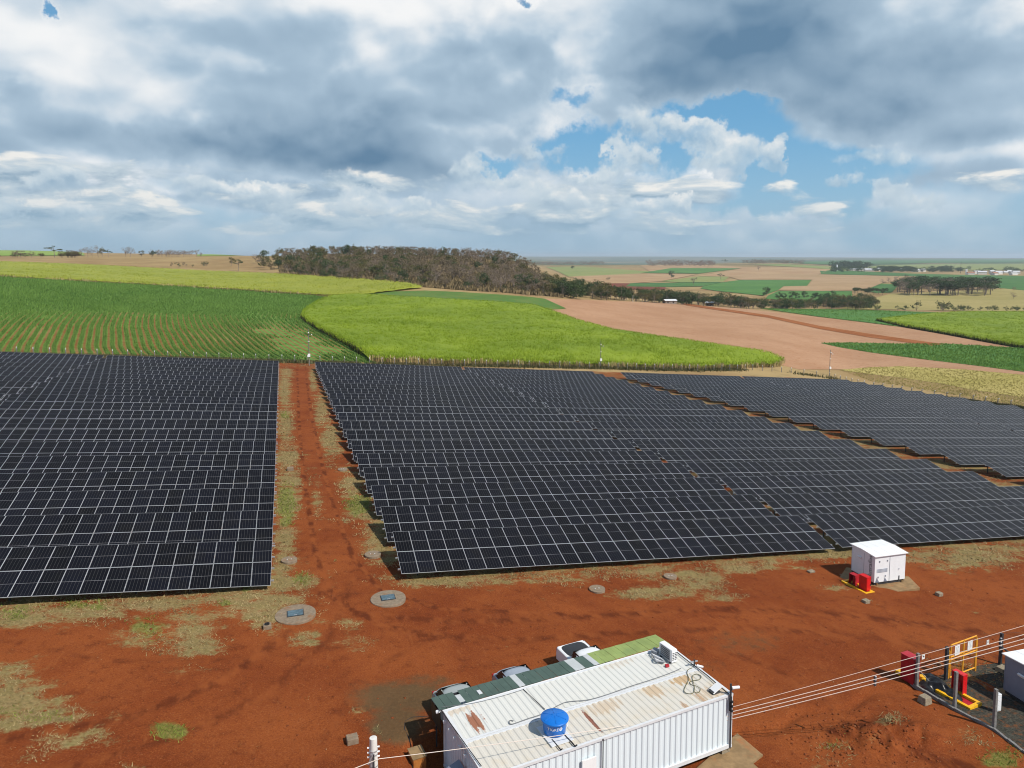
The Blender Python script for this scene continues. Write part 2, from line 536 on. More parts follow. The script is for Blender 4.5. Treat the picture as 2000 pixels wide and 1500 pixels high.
def simple(name, col, rough=0.7, spec=0.3, metal=0.0, var=0.18, scale=6.0, bump=0.0, dirt=None, obj=False, rand=0.0):
    m, g, b = base_mat(name, rough, spec, metal)
    tc = g.new('ShaderNodeTexCoord').outputs['Object'] if obj else g.new('ShaderNodeNewGeometry').outputs['Position']
    n = g.noise(tc, scale, 5, 0.6)
    c = g.mix(g.ss(n, 0.3, 0.7), tuple(v * (1 - var) for v in col), tuple(min(v * (1 + var), 1) for v in col))
    if dirt:
        n2 = g.noise(tc, scale * .35, 6, 0.65)
        c = g.mix(g.ss(n2, dirt[1], dirt[1] + .18), c, dirt[0])
    if rand:
        oi = g.new('ShaderNodeObjectInfo').outputs['Random']
        c = g.mix(g.m('MULTIPLY', oi, rand), c, tuple(v * .45 for v in col))
    g.link(c, b.inputs['Base Color'])
    if bump:
        bn = g.new('ShaderNodeBump')
        bn.inputs['Strength'].default_value = bump
        bn.inputs['Distance'].default_value = 0.02
        g.link(n, bn.inputs['Height'])
        g.link(bn.outputs[0], b.inputs['Normal'])
    return m


def foliage(name, dark, light, trans=0.25, rough=0.6, spec=0.2):
    """leaf material; each leaf carries its own tone in the attribute leaf_tone"""
    m, g, b = base_mat(name, rough, spec)
    f, _ = g.attr('leaf_tone')
    oi = g.new('ShaderNodeObjectInfo').outputs['Random']
    f2 = g.m('ADD', g.m('MULTIPLY', f, 0.75), g.m('MULTIPLY', oi, 0.25))
    c = g.mix(f2, dark, light)
    g.link(c, b.inputs['Base Color'])
    tr = g.new('ShaderNodeBsdfTranslucent')
    g.link(c, tr.inputs['Color'])
    mx = g.new('ShaderNodeMixShader')
    mx.inputs[0].default_value = trans
    g.link(b.outputs[0], mx.inputs[1])
    g.link(tr.outputs[0], mx.inputs[2])
    g.link(mx.outputs[0], m.node_tree.nodes['Material Output'].inputs[0])
    return m


# colours of the red latosol and dry grass
SOIL_A, SOIL_B, SOIL_C = (0.245, 0.066, 0.0182), (0.172, 0.040, 0.0116), (0.080, 0.0175, 0.0072)
DRY_A, DRY_B = (0.30, 0.215, 0.100), (0.19, 0.145, 0.064)


def ground_mat():
    m, g, b = base_mat('ground_soil', 0.95, 0.05)
    P = g.new('ShaderNodeNewGeometry').outputs['Position']
    dry, _ = g.attr('dry')
    green, _ = g.attr('green')
    dark, _ = g.attr('gravel')
    far, _ = g.attr('pasture')
    n1 = g.noise(P, 0.16, 6, 0.6)
    n2 = g.noise(P, 1.3, 7, 0.68)
    n3 = g.noise(P, 7.0, 4, 0.6)
    streak = g.noise(g.vm('MULTIPLY', P, (1.0, .22, 1.0)), 2.2, 5, 0.65)
    soil = g.mix(g.ss(n1, 0.34, 0.66), SOIL_B, SOIL_A)
    soil = g.mix(g.m('MULTIPLY', g.ss(n2, 0.50, 0.72), 0.55), soil, SOIL_C)
    n5 = g.noise(P, 16.0, 3, 0.6)
    soil = g.mix(g.m('MULTIPLY', g.ss(n5, 0.52, 0.66), 0.45), soil, SOIL_C)
    soil = g.mix(g.m('MULTIPLY', g.ss(n5, 0.46, 0.34), 0.40), soil, (0.34, 0.115, 0.036))
    soil = g.mix(g.m('MULTIPLY', g.ss(streak, 0.58, 0.72), 0.35), soil, (0.29, 0.095, 0.030))
    soil = g.mix(g.m('MULTIPLY', g.ss(n3, 0.60, 0.76), 0.5), soil, (0.31, 0.135, 0.055))
    trk, _ = g.attr('track')
    tk = g.m('ADD', trk, g.m('MULTIPLY', g.m('SUBTRACT', n2, 0.5), 0.7))
    tw = g.noise(g.vm('MULTIPLY', P, (1.0, .5, 1.0)), 1.1, 5, 0.6)
    soil = g.mix(g.m('MULTIPLY', g.ss(tk, 0.25, 0.85), 0.8), soil, g.mix(g.ss(tw, .4, .6), (0.25, 0.070, 0.020), (0.085, 0.020, 0.008)))
    grs = g.mix(g.ss(n3, 0.35, 0.65), DRY_B, DRY_A)
    grs = g.mix(g.m('MULTIPLY', g.ss(n2, 0.35, 0.6), 0.35), grs, (0.20, 0.19, 0.06))
    gv = g.mix(g.ss(n3, 0.35, 0.65), (0.11, 0.13, 0.030), (0.21, 0.21, 0.06))
    n4 = g.noise(g.vm('MULTIPLY', P, (.55, 1.25, 1.0)), 0.55, 6, 0.66)
    k = g.m('ADD', g.m('MULTIPLY', dry, 0.92), g.m('MULTIPLY', g.m('SUBTRACT', n4, 0.5), 2.3))
    k = g.m('ADD', k, g.m('MULTIPLY', g.m('SUBTRACT', n2, 0.5), 1.3))
    k = g.m('ADD', k, g.m('MULTIPLY', g.m('SUBTRACT', n3, 0.5), 0.8))
    c = g.mix(g.m('MULTIPLY', g.ss(k, 0.42, 0.95), 0.92), soil, grs)
    kg = g.m('ADD', green, g.m('MULTIPLY', g.m('SUBTRACT', n2, 0.5), 1.2))
    c = g.mix(g.m('MULTIPLY', g.ss(kg, 0.45, 0.75), 0.8), c, gv)
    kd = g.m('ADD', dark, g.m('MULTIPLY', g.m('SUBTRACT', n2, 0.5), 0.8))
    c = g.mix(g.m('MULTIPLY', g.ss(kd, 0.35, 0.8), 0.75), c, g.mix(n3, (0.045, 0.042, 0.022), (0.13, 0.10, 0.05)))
    # far pasture
    nf = g.noise(P, 0.022, 6, 0.6)
    nf2 = g.noise(P, 0.12, 5, 0.6)
    past = g.mix(g.ss(nf, 0.35, 0.65), (0.28, 0.185, 0.085), (0.37, 0.265, 0.125))
    past = g.mix(g.m('MULTIPLY', g.ss(nf2, 0.5, 0.7), 0.5), past, (0.17, 0.13, 0.055))
    # farther than the named fields the land is a patchwork of woods and crops
    dist = g.vm('LENGTH', P)
    np_ = g.noise(g.vm('MULTIPLY', P, (1.0, 1.0, 0.0)), 0.0011, 4, 0.55)
    wood = g.mix(g.ss(nf, .4, .6), (0.035, 0.055, 0.022), (0.085, 0.14, 0.045))
    past = g.mix(g.m('MULTIPLY', g.ss(dist, 2200.0, 4200.0), g.ss(np_, .36, .50)), past, wood)
    c = g.mix(g.ss(g.m('ADD', far, g.m('MULTIPLY', g.m('SUBTRACT', n1, .5), .6)), 0.4, 0.6), c, past)
    g.link(c, b.inputs['Base Color'])
    bn = g.new('ShaderNodeBump')
    bn.inputs['Strength'].default_value = 0.75
    bn.inputs['Distance'].default_value = 0.10
    hh = g.m('ADD', g.m('MULTIPLY', n2, 0.7), g.m('MULTIPLY', n3, 0.3))
    g.link(hh, bn.inputs['Height'])
    g.link(bn.outputs[0], b.inputs['Normal'])
    return m


M = {}
M['ground'] = ground_mat()
M['steel'] = simple('galvanised_steel', (0.50, 0.51, 0.53), 0.45, 0.5, 0.6, .12, 9)
M['dark_steel'] = simple('dark_steel', (0.05, 0.05, 0.055), 0.6, .4, .3, .2, 9)
M['white'] = simple('white_paint', (0.66, 0.67, 0.68), 0.45, .4, 0, .04, 3, dirt=((0.62, 0.58, 0.52), .72))
M['white_clean'] = simple('white_sheet', (0.82, 0.82, 0.82), 0.4, .4, 0, .02, 3)
M['concrete'] = simple('concrete', (0.235, 0.18, 0.125), 0.9, .2, 0, .16, 5, .3, dirt=((0.25, 0.13, 0.065), .52))
M['concrete_red'] = simple('stained_concrete', (0.26, 0.17, 0.085), 0.9, .2, 0, .2, 2.2, .3, dirt=((0.36, 0.15, 0.06), .52))
M['post_concrete'] = simple('grey_concrete', (0.20, 0.19, 0.18), 0.9, .2, 0, .2, 8, .2)
M['pole_concrete'] = simple('pole_concrete', (0.66, 0.64, 0.60), 0.8, .2, 0, .1, 6, .1)
M['red'] = simple('red_paint', (0.62, 0.012, 0.015), 0.35, .5, 0, .08, 4)
M['dark_red'] = simple('faded_red_paint', (0.40, 0.012, 0.022), 0.45, .5, 0, .12, 4)
M['yellow'] = simple('yellow_paint', (0.80, 0.42, 0.01), 0.5, .4, 0, .1, 5, dirt=((0.45, 0.20, 0.04), .66))
M['gate_yellow'] = simple('gate_yellow_paint', (0.72, 0.33, 0.03), 0.5, .4, 0, .1, 5)
M['blue'] = simple('blue_plastic', (0.008, 0.155, 0.56), 0.35, .45, 0, .06, 2)
M['hatch_blue'] = simple('blue_grey_hatch', (0.10, 0.155, 0.185), 0.6, .4, .2, .25, 5, dirt=((0.26, 0.17, 0.11), .62))
M['black'] = simple('black_rubber', (0.02, 0.02, 0.022), 0.6, .3, 0, .2, 5)
M['cable_grey'] = simple('grey_cable', (0.16, 0.165, 0.17), 0.6, .3, 0, .1, 5)
M['cable_olive'] = simple('olive_cable', (0.14, 0.13, 0.06), 0.6, .3, 0, .1, 5)
M['wire_pale'] = simple('pale_wire', (0.72, 0.62, 0.54), 0.5, .3, 0, .05, 5)
M['kiosk_grey'] = simple('kiosk_paint', (0.80, 0.82, 0.84), 0.45, .35, 0, .03, 3)
M['blue_grey'] = simple('blue_grey_paint', (0.21, 0.23, 0.29), 0.5, .35, 0, .05, 3)
M['awn_green'] = simple('green_sheet', (0.070, 0.110, 0.088), 0.5, .35, 0, .10, 1.6, dirt=((0.30, 0.12, 0.05), .60))
M['awn_lime'] = simple('pale_green_sheet', (0.27, 0.34, 0.10), 0.5, .35, 0, .15, 1.2, dirt=((0.20, 0.30, 0.11), .52))
M['awn_grey'] = simple('grey_sheet', (0.52, 0.54, 0.54), 0.5, .35, 0, .06, 2)
M['glass_dark'] = simple('dark_car_glass', (0.012, 0.014, 0.017), 0.08, .6, 0, .0, 2)
M['car_silver'] = simple('silver_car_paint', (0.42, 0.45, 0.43), 0.3, .5, .35, .03, 2)
M['car_white'] = simple('white_car_paint', (0.78, 0.79, 0.80), 0.25, .5, 0, .02, 2)
M['car_blue'] = simple('silver_blue_car_paint', (0.40, 0.44, 0.50), 0.3, .5, .35, .03, 2)
M['tonneau'] = simple('black_tonneau', (0.03, 0.032, 0.036), 0.55, .4, 0, .1, 2)
M['tail_red'] = simple('tail_lamp_red', (0.35, 0.01, 0.01), 0.2, .5)
M['block'] = simple('concrete_block', (0.27, 0.225, 0.16), 0.95, .1, 0, .2, 9, .4)
M['gravel'] = simple('dark_gravel', (0.050, 0.048, 0.038), 0.95, .1, 0, .5, 9, .8, dirt=((0.15, 0.062, 0.026), .50))
M['black_sheet'] = simple('black_plastic_sheet', (0.012, 0.012, 0.013), 0.35, .4, 0, .3, 6, .5)
M['sign_white'] = simple('sign_white', (0.80, 0.80, 0.78), 0.5, .3, 0, .02, 3)
M['print_grey'] = simple('print_grey', (0.30, 0.31, 0.33), 0.6, .2)
M['print_black'] = simple('print_black', (0.02, 0.02, 0.022), 0.6, .2)
M['rock'] = simple('clod_of_soil', (0.19, 0.052, 0.017), 0.95, .1, 0, .3, 6, .5)
M['pale_rock'] = simple('pale_pebble', (0.32, 0.175, 0.09), 0.95, .1, 0, .25, 6, .5)
M['tile_roof'] = simple('clay_roof', (0.42, 0.20, 0.13), 0.8, .2, 0, .2, 1, rand=.3)
M['house_wall'] = simple('house_wall', (0.72, 0.69, 0.64), 0.8, .2, 0, .06, 1, rand=.25)
M['bark'] = simple('bark', (0.27, 0.22, 0.18), 0.9, .1, 0, .25, 3)
M['leaf_brown'] = foliage('brown_leaves', (0.095, 0.074, 0.043), (0.29, 0.22, 0.13), .2)
M['leaf_olive'] = foliage('olive_leaves', (0.060, 0.062, 0.020), (0.20, 0.175, 0.058), .25)
M['leaf_green'] = foliage('dark_green_leaves', (0.022, 0.042, 0.014), (0.085, 0.125, 0.034), .25)
M['leaf_grey'] = foliage('grey_twigs', (0.13, 0.095, 0.070), (0.33, 0.25, 0.185), .15)
M['cane'] = foliage('cane_leaves', (0.165, 0.255, 0.012), (0.38, 0.475, 0.034), .3, .6)
M['cane_pale'] = foliage('pale_cane_leaves', (0.24, 0.29, 0.018), (0.44, 0.45, 0.06), .25, .6)
M['stalk'] = foliage('dry_cane_stalks', (0.24, 0.175, 0.07), (0.74, 0.58, 0.30), .35)
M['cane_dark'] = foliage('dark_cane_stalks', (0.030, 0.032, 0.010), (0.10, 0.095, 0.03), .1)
M['crop'] = foliage('young_crop', (0.075, 0.165, 0.028), (0.22, 0.36, 0.072), .35)
M['grass_dry'] = foliage('dry_grass_blades', (0.19, 0.145, 0.062), (0.46, 0.35, 0.17), .2)
M['grass_green'] = foliage('green_grass_blades', (0.11, 0.15, 0.022), (0.30, 0.32, 0.06), .25)
M['weed'] = foliage('fence_weeds', (0.045, 0.06, 0.018), (0.20, 0.17, 0.07), .2)


def panel_mat():
    m, g, b = base_mat('solar_cells', 0.25, 0.06)
    uv = g.new('ShaderNodeUVMap').outputs[0]
    u, v, _ = g.sep(uv)
    oi = g.new('ShaderNodeObjectInfo').outputs['Random']
    cu = g.m('FRACT', g.m('MULTIPLY', u, 6.0))
    lu = g.m('GREATER_THAN', g.m('ABSOLUTE', g.m('SUBTRACT', cu, 0.5)), 0.475)
    cv = g.m('FRACT', g.m('MULTIPLY', v, 24.0))
    lv = g.m('GREATER_THAN', g.m('ABSOLUTE', g.m('SUBTRACT', cv, 0.5)), 0.47)
    mid = g.m('LESS_THAN', g.m('ABSOLUTE', g.m('SUBTRACT', v, 0.5)), 0.0042)
    P = g.new('ShaderNodeNewGeometry').outputs['Position']
    nz = g.noise(P, 0.7, 3, 0.5)
    c = g.mix(oi, (0.0052, 0.0052, 0.0066), (0.0072, 0.0078, 0.0125))
    c = g.mix(g.m('MULTIPLY', g.ss(nz, .45, .75), .35), c, (0.013, 0.012, 0.010))
    c = g.mix(g.m('MULTIPLY', lu, 0.46), c, (0.22, 0.21, 0.21))
    c = g.mix(g.m('MULTIPLY', lv, 0.05), c, (0.2, 0.2, 0.2))
    c = g.mix(g.m('MULTIPLY', mid, 0.7), c, (0.36, 0.36, 0.38))
    g.link(c, b.inputs['Base Color'])
    return m


M['cells'] = panel_mat()
M['frame'] = simple('aluminium_frame', (0.46, 0.47, 0.49), 0.45, .4, .2, .08, 3)
M['backsheet'] = simple('panel_backsheet', (0.10, 0.10, 0.105), 0.7, .2)


# ------------------------------------------------------------------ mesh builder
class MB:
    def __init__(s):
        s.v, s.f, s.mi = [], [], []

    def quad(s, a, b, c, d, mi=0):
        n = len(s.v)
        s.v += [tuple(a), tuple(b), tuple(c), tuple(d)]
        s.f.append((n, n + 1, n + 2, n + 3))
        s.mi.append(mi)

    def tri(s, a, b, c, mi=0):
        n = len(s.v)
        s.v += [tuple(a), tuple(b), tuple(c)]
        s.f.append((n, n + 1, n + 2))
        s.mi.append(mi)

    def box(s, c, size, mi=0, mat=None, taper=1.0):
        hx, hy, hz = size[0] / 2, size[1] / 2, size[2] / 2
        n = len(s.v)
        for (x, y, z) in ((-1, -1, -1), (1, -1, -1), (1, 1, -1), (-1, 1, -1), (-1, -1, 1), (1, -1, 1), (1, 1, 1), (-1, 1, 1)):
            k = taper if z > 0 else 1.0
            p = Vector((x * hx * k, y * hy * k, z * hz))
            if mat is not None:
                p = mat @ p
            s.v.append((p.x + c[0], p.y + c[1], p.z + c[2]))
        for q in ((0, 3, 2, 1), (4, 5, 6, 7), (0, 1, 5, 4), (1, 2, 6, 5), (2, 3, 7, 6), (3, 0, 4, 7)):
            s.f.append(tuple(n + i for i in q))
            s.mi.append(mi)
        return s

    def tube(s, p0, p1, r0, r1=None, n=8, mi=0, cap=True):
        r1 = r0 if r1 is None else r1
        p0, p1 = Vector(p0), Vector(p1)
        d = (p1 - p0)
        if d.length < 1e-6:
            return s
        d.normalize()
        a = d.orthogonal().normalized()
        b = d.cross(a)
        k = len(s.v)
        for (p, r) in ((p0, r0), (p1, r1)):
            for i in range(n):
                t = 2 * math.pi * i / n
                q = p + (a * math.cos(t) + b * math.sin(t)) * r
                s.v.append(tuple(q))
        for i in range(n):
            j = (i + 1) % n
            s.f.append((k + i, k + j, k + n + j, k + n + i))
            s.mi.append(mi)
        if cap:
            s.f.append(tuple(k + n + i for i in range(n)))
            s.mi.append(mi)
            s.f.append(tuple(k + i for i in reversed(range(n))))
            s.mi.append(mi)
        return s

    def path(s, pts, r, n=5, mi=0):
        for a, b in zip(pts[:-1], pts[1:]):
            s.tube(a, b, r, r, n, mi, True)
        return s

    def lathe(s, prof, n=24, mi=0, c=(0, 0, 0), cap=True):
        k = len(s.v)
        for (r, z) in prof:
            for i in range(n):
                t = 2 * math.pi * i / n
                s.v.append((c[0] + r * math.cos(t), c[1] + r * math.sin(t), c[2] + z))
        for a in range(len(prof) - 1):
            for i in range(n):
                j = (i + 1) % n
                s.f.append((k + a * n + i, k + a * n + j, k + (a + 1) * n + j, k + (a + 1) * n + i))
                s.mi.append(mi)
        if cap:
            s.f.append(tuple(k + i for i in reversed(range(n))))
            s.mi.append(mi)
            e = k + (len(prof) - 1) * n
            s.f.append(tuple(e + i for i in range(n)))
            s.mi.append(mi)
        return s

    def mesh(s, name, mats):
        me = bpy.data.meshes.new(name)
        me.from_pydata(s.v, [], s.f)
        for m in mats:
            me.materials.append(m)
        if len(mats) > 1:
            me.polygons.foreach_set('material_index', s.mi)
        me.update()
        return me

    def build(s, name, mats, parent=None, smooth=False):
        if not isinstance(mats, (list, tuple)):
            mats = [mats]
        me = s.mesh(name, mats)
        if smooth:
            me.polygons.foreach_set('use_smooth', [True] * len(me.polygons))
        return link(name, me, parent)


def link(name, me, parent=None, loc=None):
    o = bpy.data.objects.new(name, me)
    COL.objects.link(o)
    if parent is not None:
        o.parent = parent
    if loc is not None:
        o.location = loc
    return o


def tag(o, label=None, cat=None, group=None, kind=None):
    if label:
        o['label'] = label
    if cat:
        o['category'] = cat
    if group:
        o['group'] = group
    if kind:
        o['kind'] = kind
    return o


def empty(name, loc, label=None, cat=None, group=None, rotz=0.0):
    o = bpy.data.objects.new(name, None)
    COL.objects.link(o)
    o.location = loc
    o.rotation_euler = (0, 0, rotz)
    o.empty_display_size = 0.2
    return tag(o, label, cat, group)


def bevel_mesh(me, w, seg=1):
    bm = bmesh.new()
    bm.from_mesh(me)
    bmesh.ops.bevel(bm, geom=bm.edges[:], offset=w, segments=seg, affect='EDGES', profile=0.5)
    bm.to_mesh(me)
    bm.free()


def np_mesh(name, V, Fq, mats, attrs=None, smooth=False, mi=None):
    """V (n,3), Fq (m,k) all faces with k corners"""
    me = bpy.data.meshes.new(name)
    V = np.ascontiguousarray(V, np.float32)
    Fq = np.ascontiguousarray(Fq, np.int32)
    m, k = Fq.shape
    me.vertices.add(len(V))
    me.vertices.foreach_set('co', V.ravel())
    me.loops.add(m * k)
    me.loops.foreach_set('vertex_index', Fq.ravel())
    me.polygons.add(m)
    me.polygons.foreach_set('loop_start', np.arange(0, m * k, k, dtype=np.int32))
    me.polygons.foreach_set('loop_total', np.full(m, k, np.int32))
    for mt in (mats if isinstance(mats, (list, tuple)) else [mats]):
        me.materials.append(mt)
    if mi is not None:
        me.polygons.foreach_set('material_index', np.ascontiguousarray(mi, np.int32))
    if smooth:
        me.polygons.foreach_set('use_smooth', np.ones(m, bool))
    for n, a in (attrs or {}).items():
        at_ = me.attributes.new(n, 'FLOAT', 'POINT')
        at_.data.foreach_set('value', np.ascontiguousarray(a, np.float32))
    me.update(calc_edges=True)
    me.validate()
    return me


def blades(P, h, w, lean, tone, bend=0.0):
    """one leaning triangle per point: P (n,3), arrays h,w,lean,tone"""
    n = len(P)
    a = rng.uniform(0, 2 * np.pi, n)
    t = rng.uniform(0, 2 * np.pi, n)
    dx, dy = np.cos(a) * w / 2, np.sin(a) * w / 2
    A = P + np.stack([dx, dy, np.zeros(n)], 1)
    B = P - np.stack([dx, dy, np.zeros(n)], 1)
    C = P + np.stack([np.cos(t) * lean, np.sin(t) * lean, h], 1)
    V = np.stack([A, B, C], 1).reshape(-1, 3)
    F = np.arange(3 * n).reshape(-1, 3)
    return V, F, np.repeat(tone, 3)


# ------------------------------------------------------------------ layout of the container office (levels the ground there)
ZR = CAMZ - 18.33                              # container roof level
CO = Vector(onz(1432, 1354, ZR))               # near right top corner
CU = Vector((-math.cos(R(8.0)), -math.sin(R(8.0)), 0))   # along the length, toward the left end
CV = Vector((math.sin(R(8.0)) * -1, math.cos(R(8.0)), 0))  # across, away from the camera
CLEN, CWID, CH = 11.4, 2.09, 2.40
ZB = ZR - CH
cc = CO + CU * (CLEN / 2) + CV * CWID
PADS.append(((cc.x, cc.y), (CU.x, CU.y), (CV.x, CV.y), CLEN / 2 + 0.3, CWID + 0.3, ZB - 0.33, 1.6))


# ------------------------------------------------------------------ ground sheet
DRY = [(50, 1200, 100, 24, 1), (170, 1195, 100, 24, 1), (300, 1178, 110, 20, 1), (430, 1165, 90, 18, 1), (500, 1175, 70, 28, 1), (370, 1242, 58, 44, 1), (395, 1275, 50, 12, .8),
       (280, 1238, 46, 28, .9), (30, 1310, 60, 26, .8), (20, 1362, 70, 55, 1), (75, 1402, 90, 36, 1), (100, 1375, 60, 18, .7), (130, 1445, 60, 24, .8), (185, 1435, 42, 18, .8), (250, 1490, 30, 14, .7), (60, 1465, 60, 20, .6),
       (560, 720, 14, 20, 1), (556, 760, 12, 40, 1), (558, 830, 16, 40, 1), (562, 895, 24, 30, 1), (570, 935, 30, 22, 1), (560, 985, 24, 46, 1), (556, 1060, 22, 50, 1), (552, 1130, 22, 50, 1), (590, 1140, 40, 26, .8),
       (545, 1180, 60, 26, 1), (520, 1208, 46, 20, 1), (600, 1248, 44, 20, .9), (660, 1218, 46, 14, .8), (706, 1258, 38, 14, .8), (620, 980, 10, 40, .6),
       (612, 740, 8, 26, 1), (628, 800, 14, 36, 1), (646, 860, 18, 34, 1), (655, 880, 16, 16, .8), (688, 950, 24, 30, 1), (706, 985, 28, 26, 1), (722, 1008, 24, 10, 1), (745, 1030, 32, 34, 1), (735, 1068, 30, 24, 1), (672, 1018, 18, 6, .9), (760, 1085, 20, 20, .9),
       (640, 830, 10, 30, .8), (760, 1130, 40, 6, .6),
       (870, 1136, 110, 12, .95), (1000, 1130, 60, 10, .7), (1070, 1128, 80, 12, .9), (1140, 1122, 60, 10, .8), (1190, 1113, 70, 14, .85), (1235, 1160, 44, 10, .9), (1280, 1115, 60, 14, .9), (1355, 1132, 60, 26, 1), (1330, 1148, 60, 16, .9), (1440, 1104, 50, 16, 1),
       (1490, 1098, 50, 12, .9), (1420, 1166, 40, 7, .8), (1600, 1096, 40, 6, .6), (1830, 1088, 70, 14, .9), (1900, 1086, 90, 22, 1), (1880, 1102, 50, 12, .9), (1960, 1070, 50, 10, .9), (1630, 1148, 36, 5, .8), (1560, 1112, 30, 6, .6),
       (1742, 1406, 26, 12, .8), (1640, 1445, 50, 22, .55), (1885, 1445, 46, 18, .6), (1640, 1485, 60, 14, .55), (1750, 1450, 50, 16, .4), (1900, 1330, 60, 18, .7), (1870, 1300, 40, 10, .6), (700, 1388, 14, 7, .7), (735, 1425, 10, 10, .7)]
GREEN = [(285, 1228, 40, 22, .7), (330, 1425, 28, 14, 1), (345, 1430, 22, 12, 1), (560, 985, 16, 34, 1), (560, 1020, 12, 10, .8), (700, 985, 24, 20, .9), (556, 812, 8, 5, .9), (150, 1180, 26, 8, .8), (190, 1185, 20, 8, .8), (590, 1130, 18, 14, .7), (60, 1395, 70, 26, .45), (440, 1178, 14, 6, .8),
         (478, 1152, 10, 4, .9), (40, 1195, 40, 18, .6), (1960, 1485, 40, 16, .8), (1650, 1450, 30, 16, .4)]
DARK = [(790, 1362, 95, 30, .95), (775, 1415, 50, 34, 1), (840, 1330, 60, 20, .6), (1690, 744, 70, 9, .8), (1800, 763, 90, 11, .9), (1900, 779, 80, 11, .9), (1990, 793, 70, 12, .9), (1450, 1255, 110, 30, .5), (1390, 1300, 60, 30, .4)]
PLAIN = [(600, 930, 26, 260, 1), (640, 1130, 60, 90, .9)]


def blobmask(px, py, lst):
    o = np.zeros_like(px)
    for (cx, cy, sx, sy, w) in lst:
        d = np.sqrt(((px - cx) / sx) ** 2 + ((py - cy) / sy) ** 2)
        o = np.maximum(o, w * np.clip(1.25 - 0.62 * d, 0, 1))
    return o


def ground_attrs(X, Y, Z):
    px, py, dd = project(np.stack([X, Y, Z], 1))
    ok = (dd > 1) & (np.hypot(X, Y) < 300)
    px = np.where(ok, px, -9999.0)
    py = np.where(ok, py, -9999.0)
    dry = blobmask(px, py, DRY)
    gr = blobmask(px, py, GREEN)
    dk = blobmask(px, py, DARK)
    # under and between the tables: a mixed thin sward
    gapz = (Y > 44) & (Y < 171) & (np.abs(X - (XR_GAP)) < 1.6)
    inarr = (Y > 44) & (Y < 171) & ((X < -1.5) | (X > 7.4)) & (X < 160) & (X > -75)
    dry = np.where(inarr, np.maximum(dry, 0.72 + 0.3 * vnoise(X, Y, 6, 5)), dry)
    dry = np.where(gapz, 1.25, dry)
    ais = (Y > 45) & (X > 77) & (X < 85) & (Y < 176)
    dry = np.where(ais, 0.75 + 0.45 * vnoise(X, Y, 4, 6), dry)
    edge = (Y > 171) & (Y < 200)
    dry = np.where(edge, 0.55 + 0.3 * vnoise(X, Y, 7, 7), dry)
    off = (py > 1505) | (px < -5) | (px > 2005)
    dry = np.where(off & (Y < 44) & (np.hypot(X, Y) < 230), 0.3 + 0.5 * vnoise(X, Y, 5, 8), dry)
    ed = np.maximum(np.maximum(Y - 186, X - 168), np.maximum(-80 - X, -60 - Y))
    past = np.clip(ed / 12 + 0.5, 0, 1)
    trk = np.zeros_like(px)
    for (w, amp, line) in TRACKS:
        for (a, c) in zip(line[:-1], line[1:]):
            # perspective-scaled distance of the ground point to the wheel track
            ax, ay, bx, by = *a, *c
            t = np.clip(((px - ax) * (bx - ax) + (py - ay) * (by - ay)) / ((bx - ax) ** 2 + (by - ay) ** 2), 0, 1)
            qx, qy = px - ax - t * (bx - ax), py - ay - t * (by - ay)
            sc = np.maximum(py - 560, 40) / 600.0
            d = np.sqrt(qx ** 2 + (qy * 2.2) ** 2) / (w * sc)
            trk = np.maximum(trk, amp * np.clip(1 - d, 0, 1) ** .7)
    dry = dry * (1 - .8 * trk)
    return dry, gr, dk, past, trk


XR_GAP = 6.9075 + 30 * 1.15 + .3
TRACKS = [(13, 1, [(580, 716), (583, 800), (588, 880), (600, 980), (618, 1090), (650, 1170), (740, 1220), (900, 1250)]), (13, 1, [(596, 716), (606, 800), (622, 880), (648, 980), (690, 1090), (740, 1150), (860, 1190), (1100, 1200)]),
          (26, .8, [(640, 1140), (560, 1240), (430, 1330), (260, 1400), (-20, 1450)]), (26, .7, [(690, 1130), (640, 1250), (520, 1360), (340, 1440), (60, 1520)]),
          (24, .8, [(700, 1200), (900, 1215), (1150, 1205), (1400, 1190), (1640, 1200), (1850, 1225), (2040, 1250)]), (24, .7, [(760, 1235), (1000, 1250), (1250, 1235), (1450, 1225), (1700, 1245), (2040, 1300)]),
          (30, .9, [(1600, 1440), (1680, 1420), (1780, 1470), (1900, 1500)]), (22, .7, [(1340, 1260), (1500, 1300), (1620, 1380), (1700, 1470)]), (20, .6, [(600, 1500), (660, 1400), (740, 1300), (860, 1240)]), (22, .6, [(0, 1250), (200, 1290), (450, 1290), (700, 1260)])]


def build_ground():
    r1 = np.concatenate([[2.5, 6, 9, 12, 15, 17.5], np.exp(np.arange(math.log(19.5), math.log(230), 0.0105)), np.exp(np.arange(math.log(231), math.log(16000), 0.026)), [16000.0]])
    a0 = YAW
    fine_a = np.linspace(-R(41), R(41), 760)
    coarse = np.linspace(R(41), 2 * math.pi - R(41), 70)[1:-1]
    A = np.concatenate([fine_a, coarse]) + a0
    na, nr = len(A), len(r1)
    RR, AA = np.meshgrid(r1, A, indexing='ij')
    X, Y = (RR * np.sin(AA)).ravel(), (RR * np.cos(AA)).ravel()
    Z = terrain(X, Y, True)
    V = np.stack([X, Y, Z], 1)
    i, j = np.meshgrid(np.arange(nr - 1), np.arange(na), indexing='ij')
    j2 = (j + 1) % na
    Fq = np.stack([(i * na + j), (i * na + j2), ((i + 1) * na + j2), ((i + 1) * na + j)], -1).reshape(-1, 4)
    dry, gr, dk, past, trk = ground_attrs(X, Y, Z)
    me = np_mesh('ground', V, Fq, M['ground'], {'dry': dry, 'green': gr, 'gravel': dk, 'pasture': past, 'track': trk}, smooth=True)
    return tag(link('ground', me), kind='structure')


build_ground()

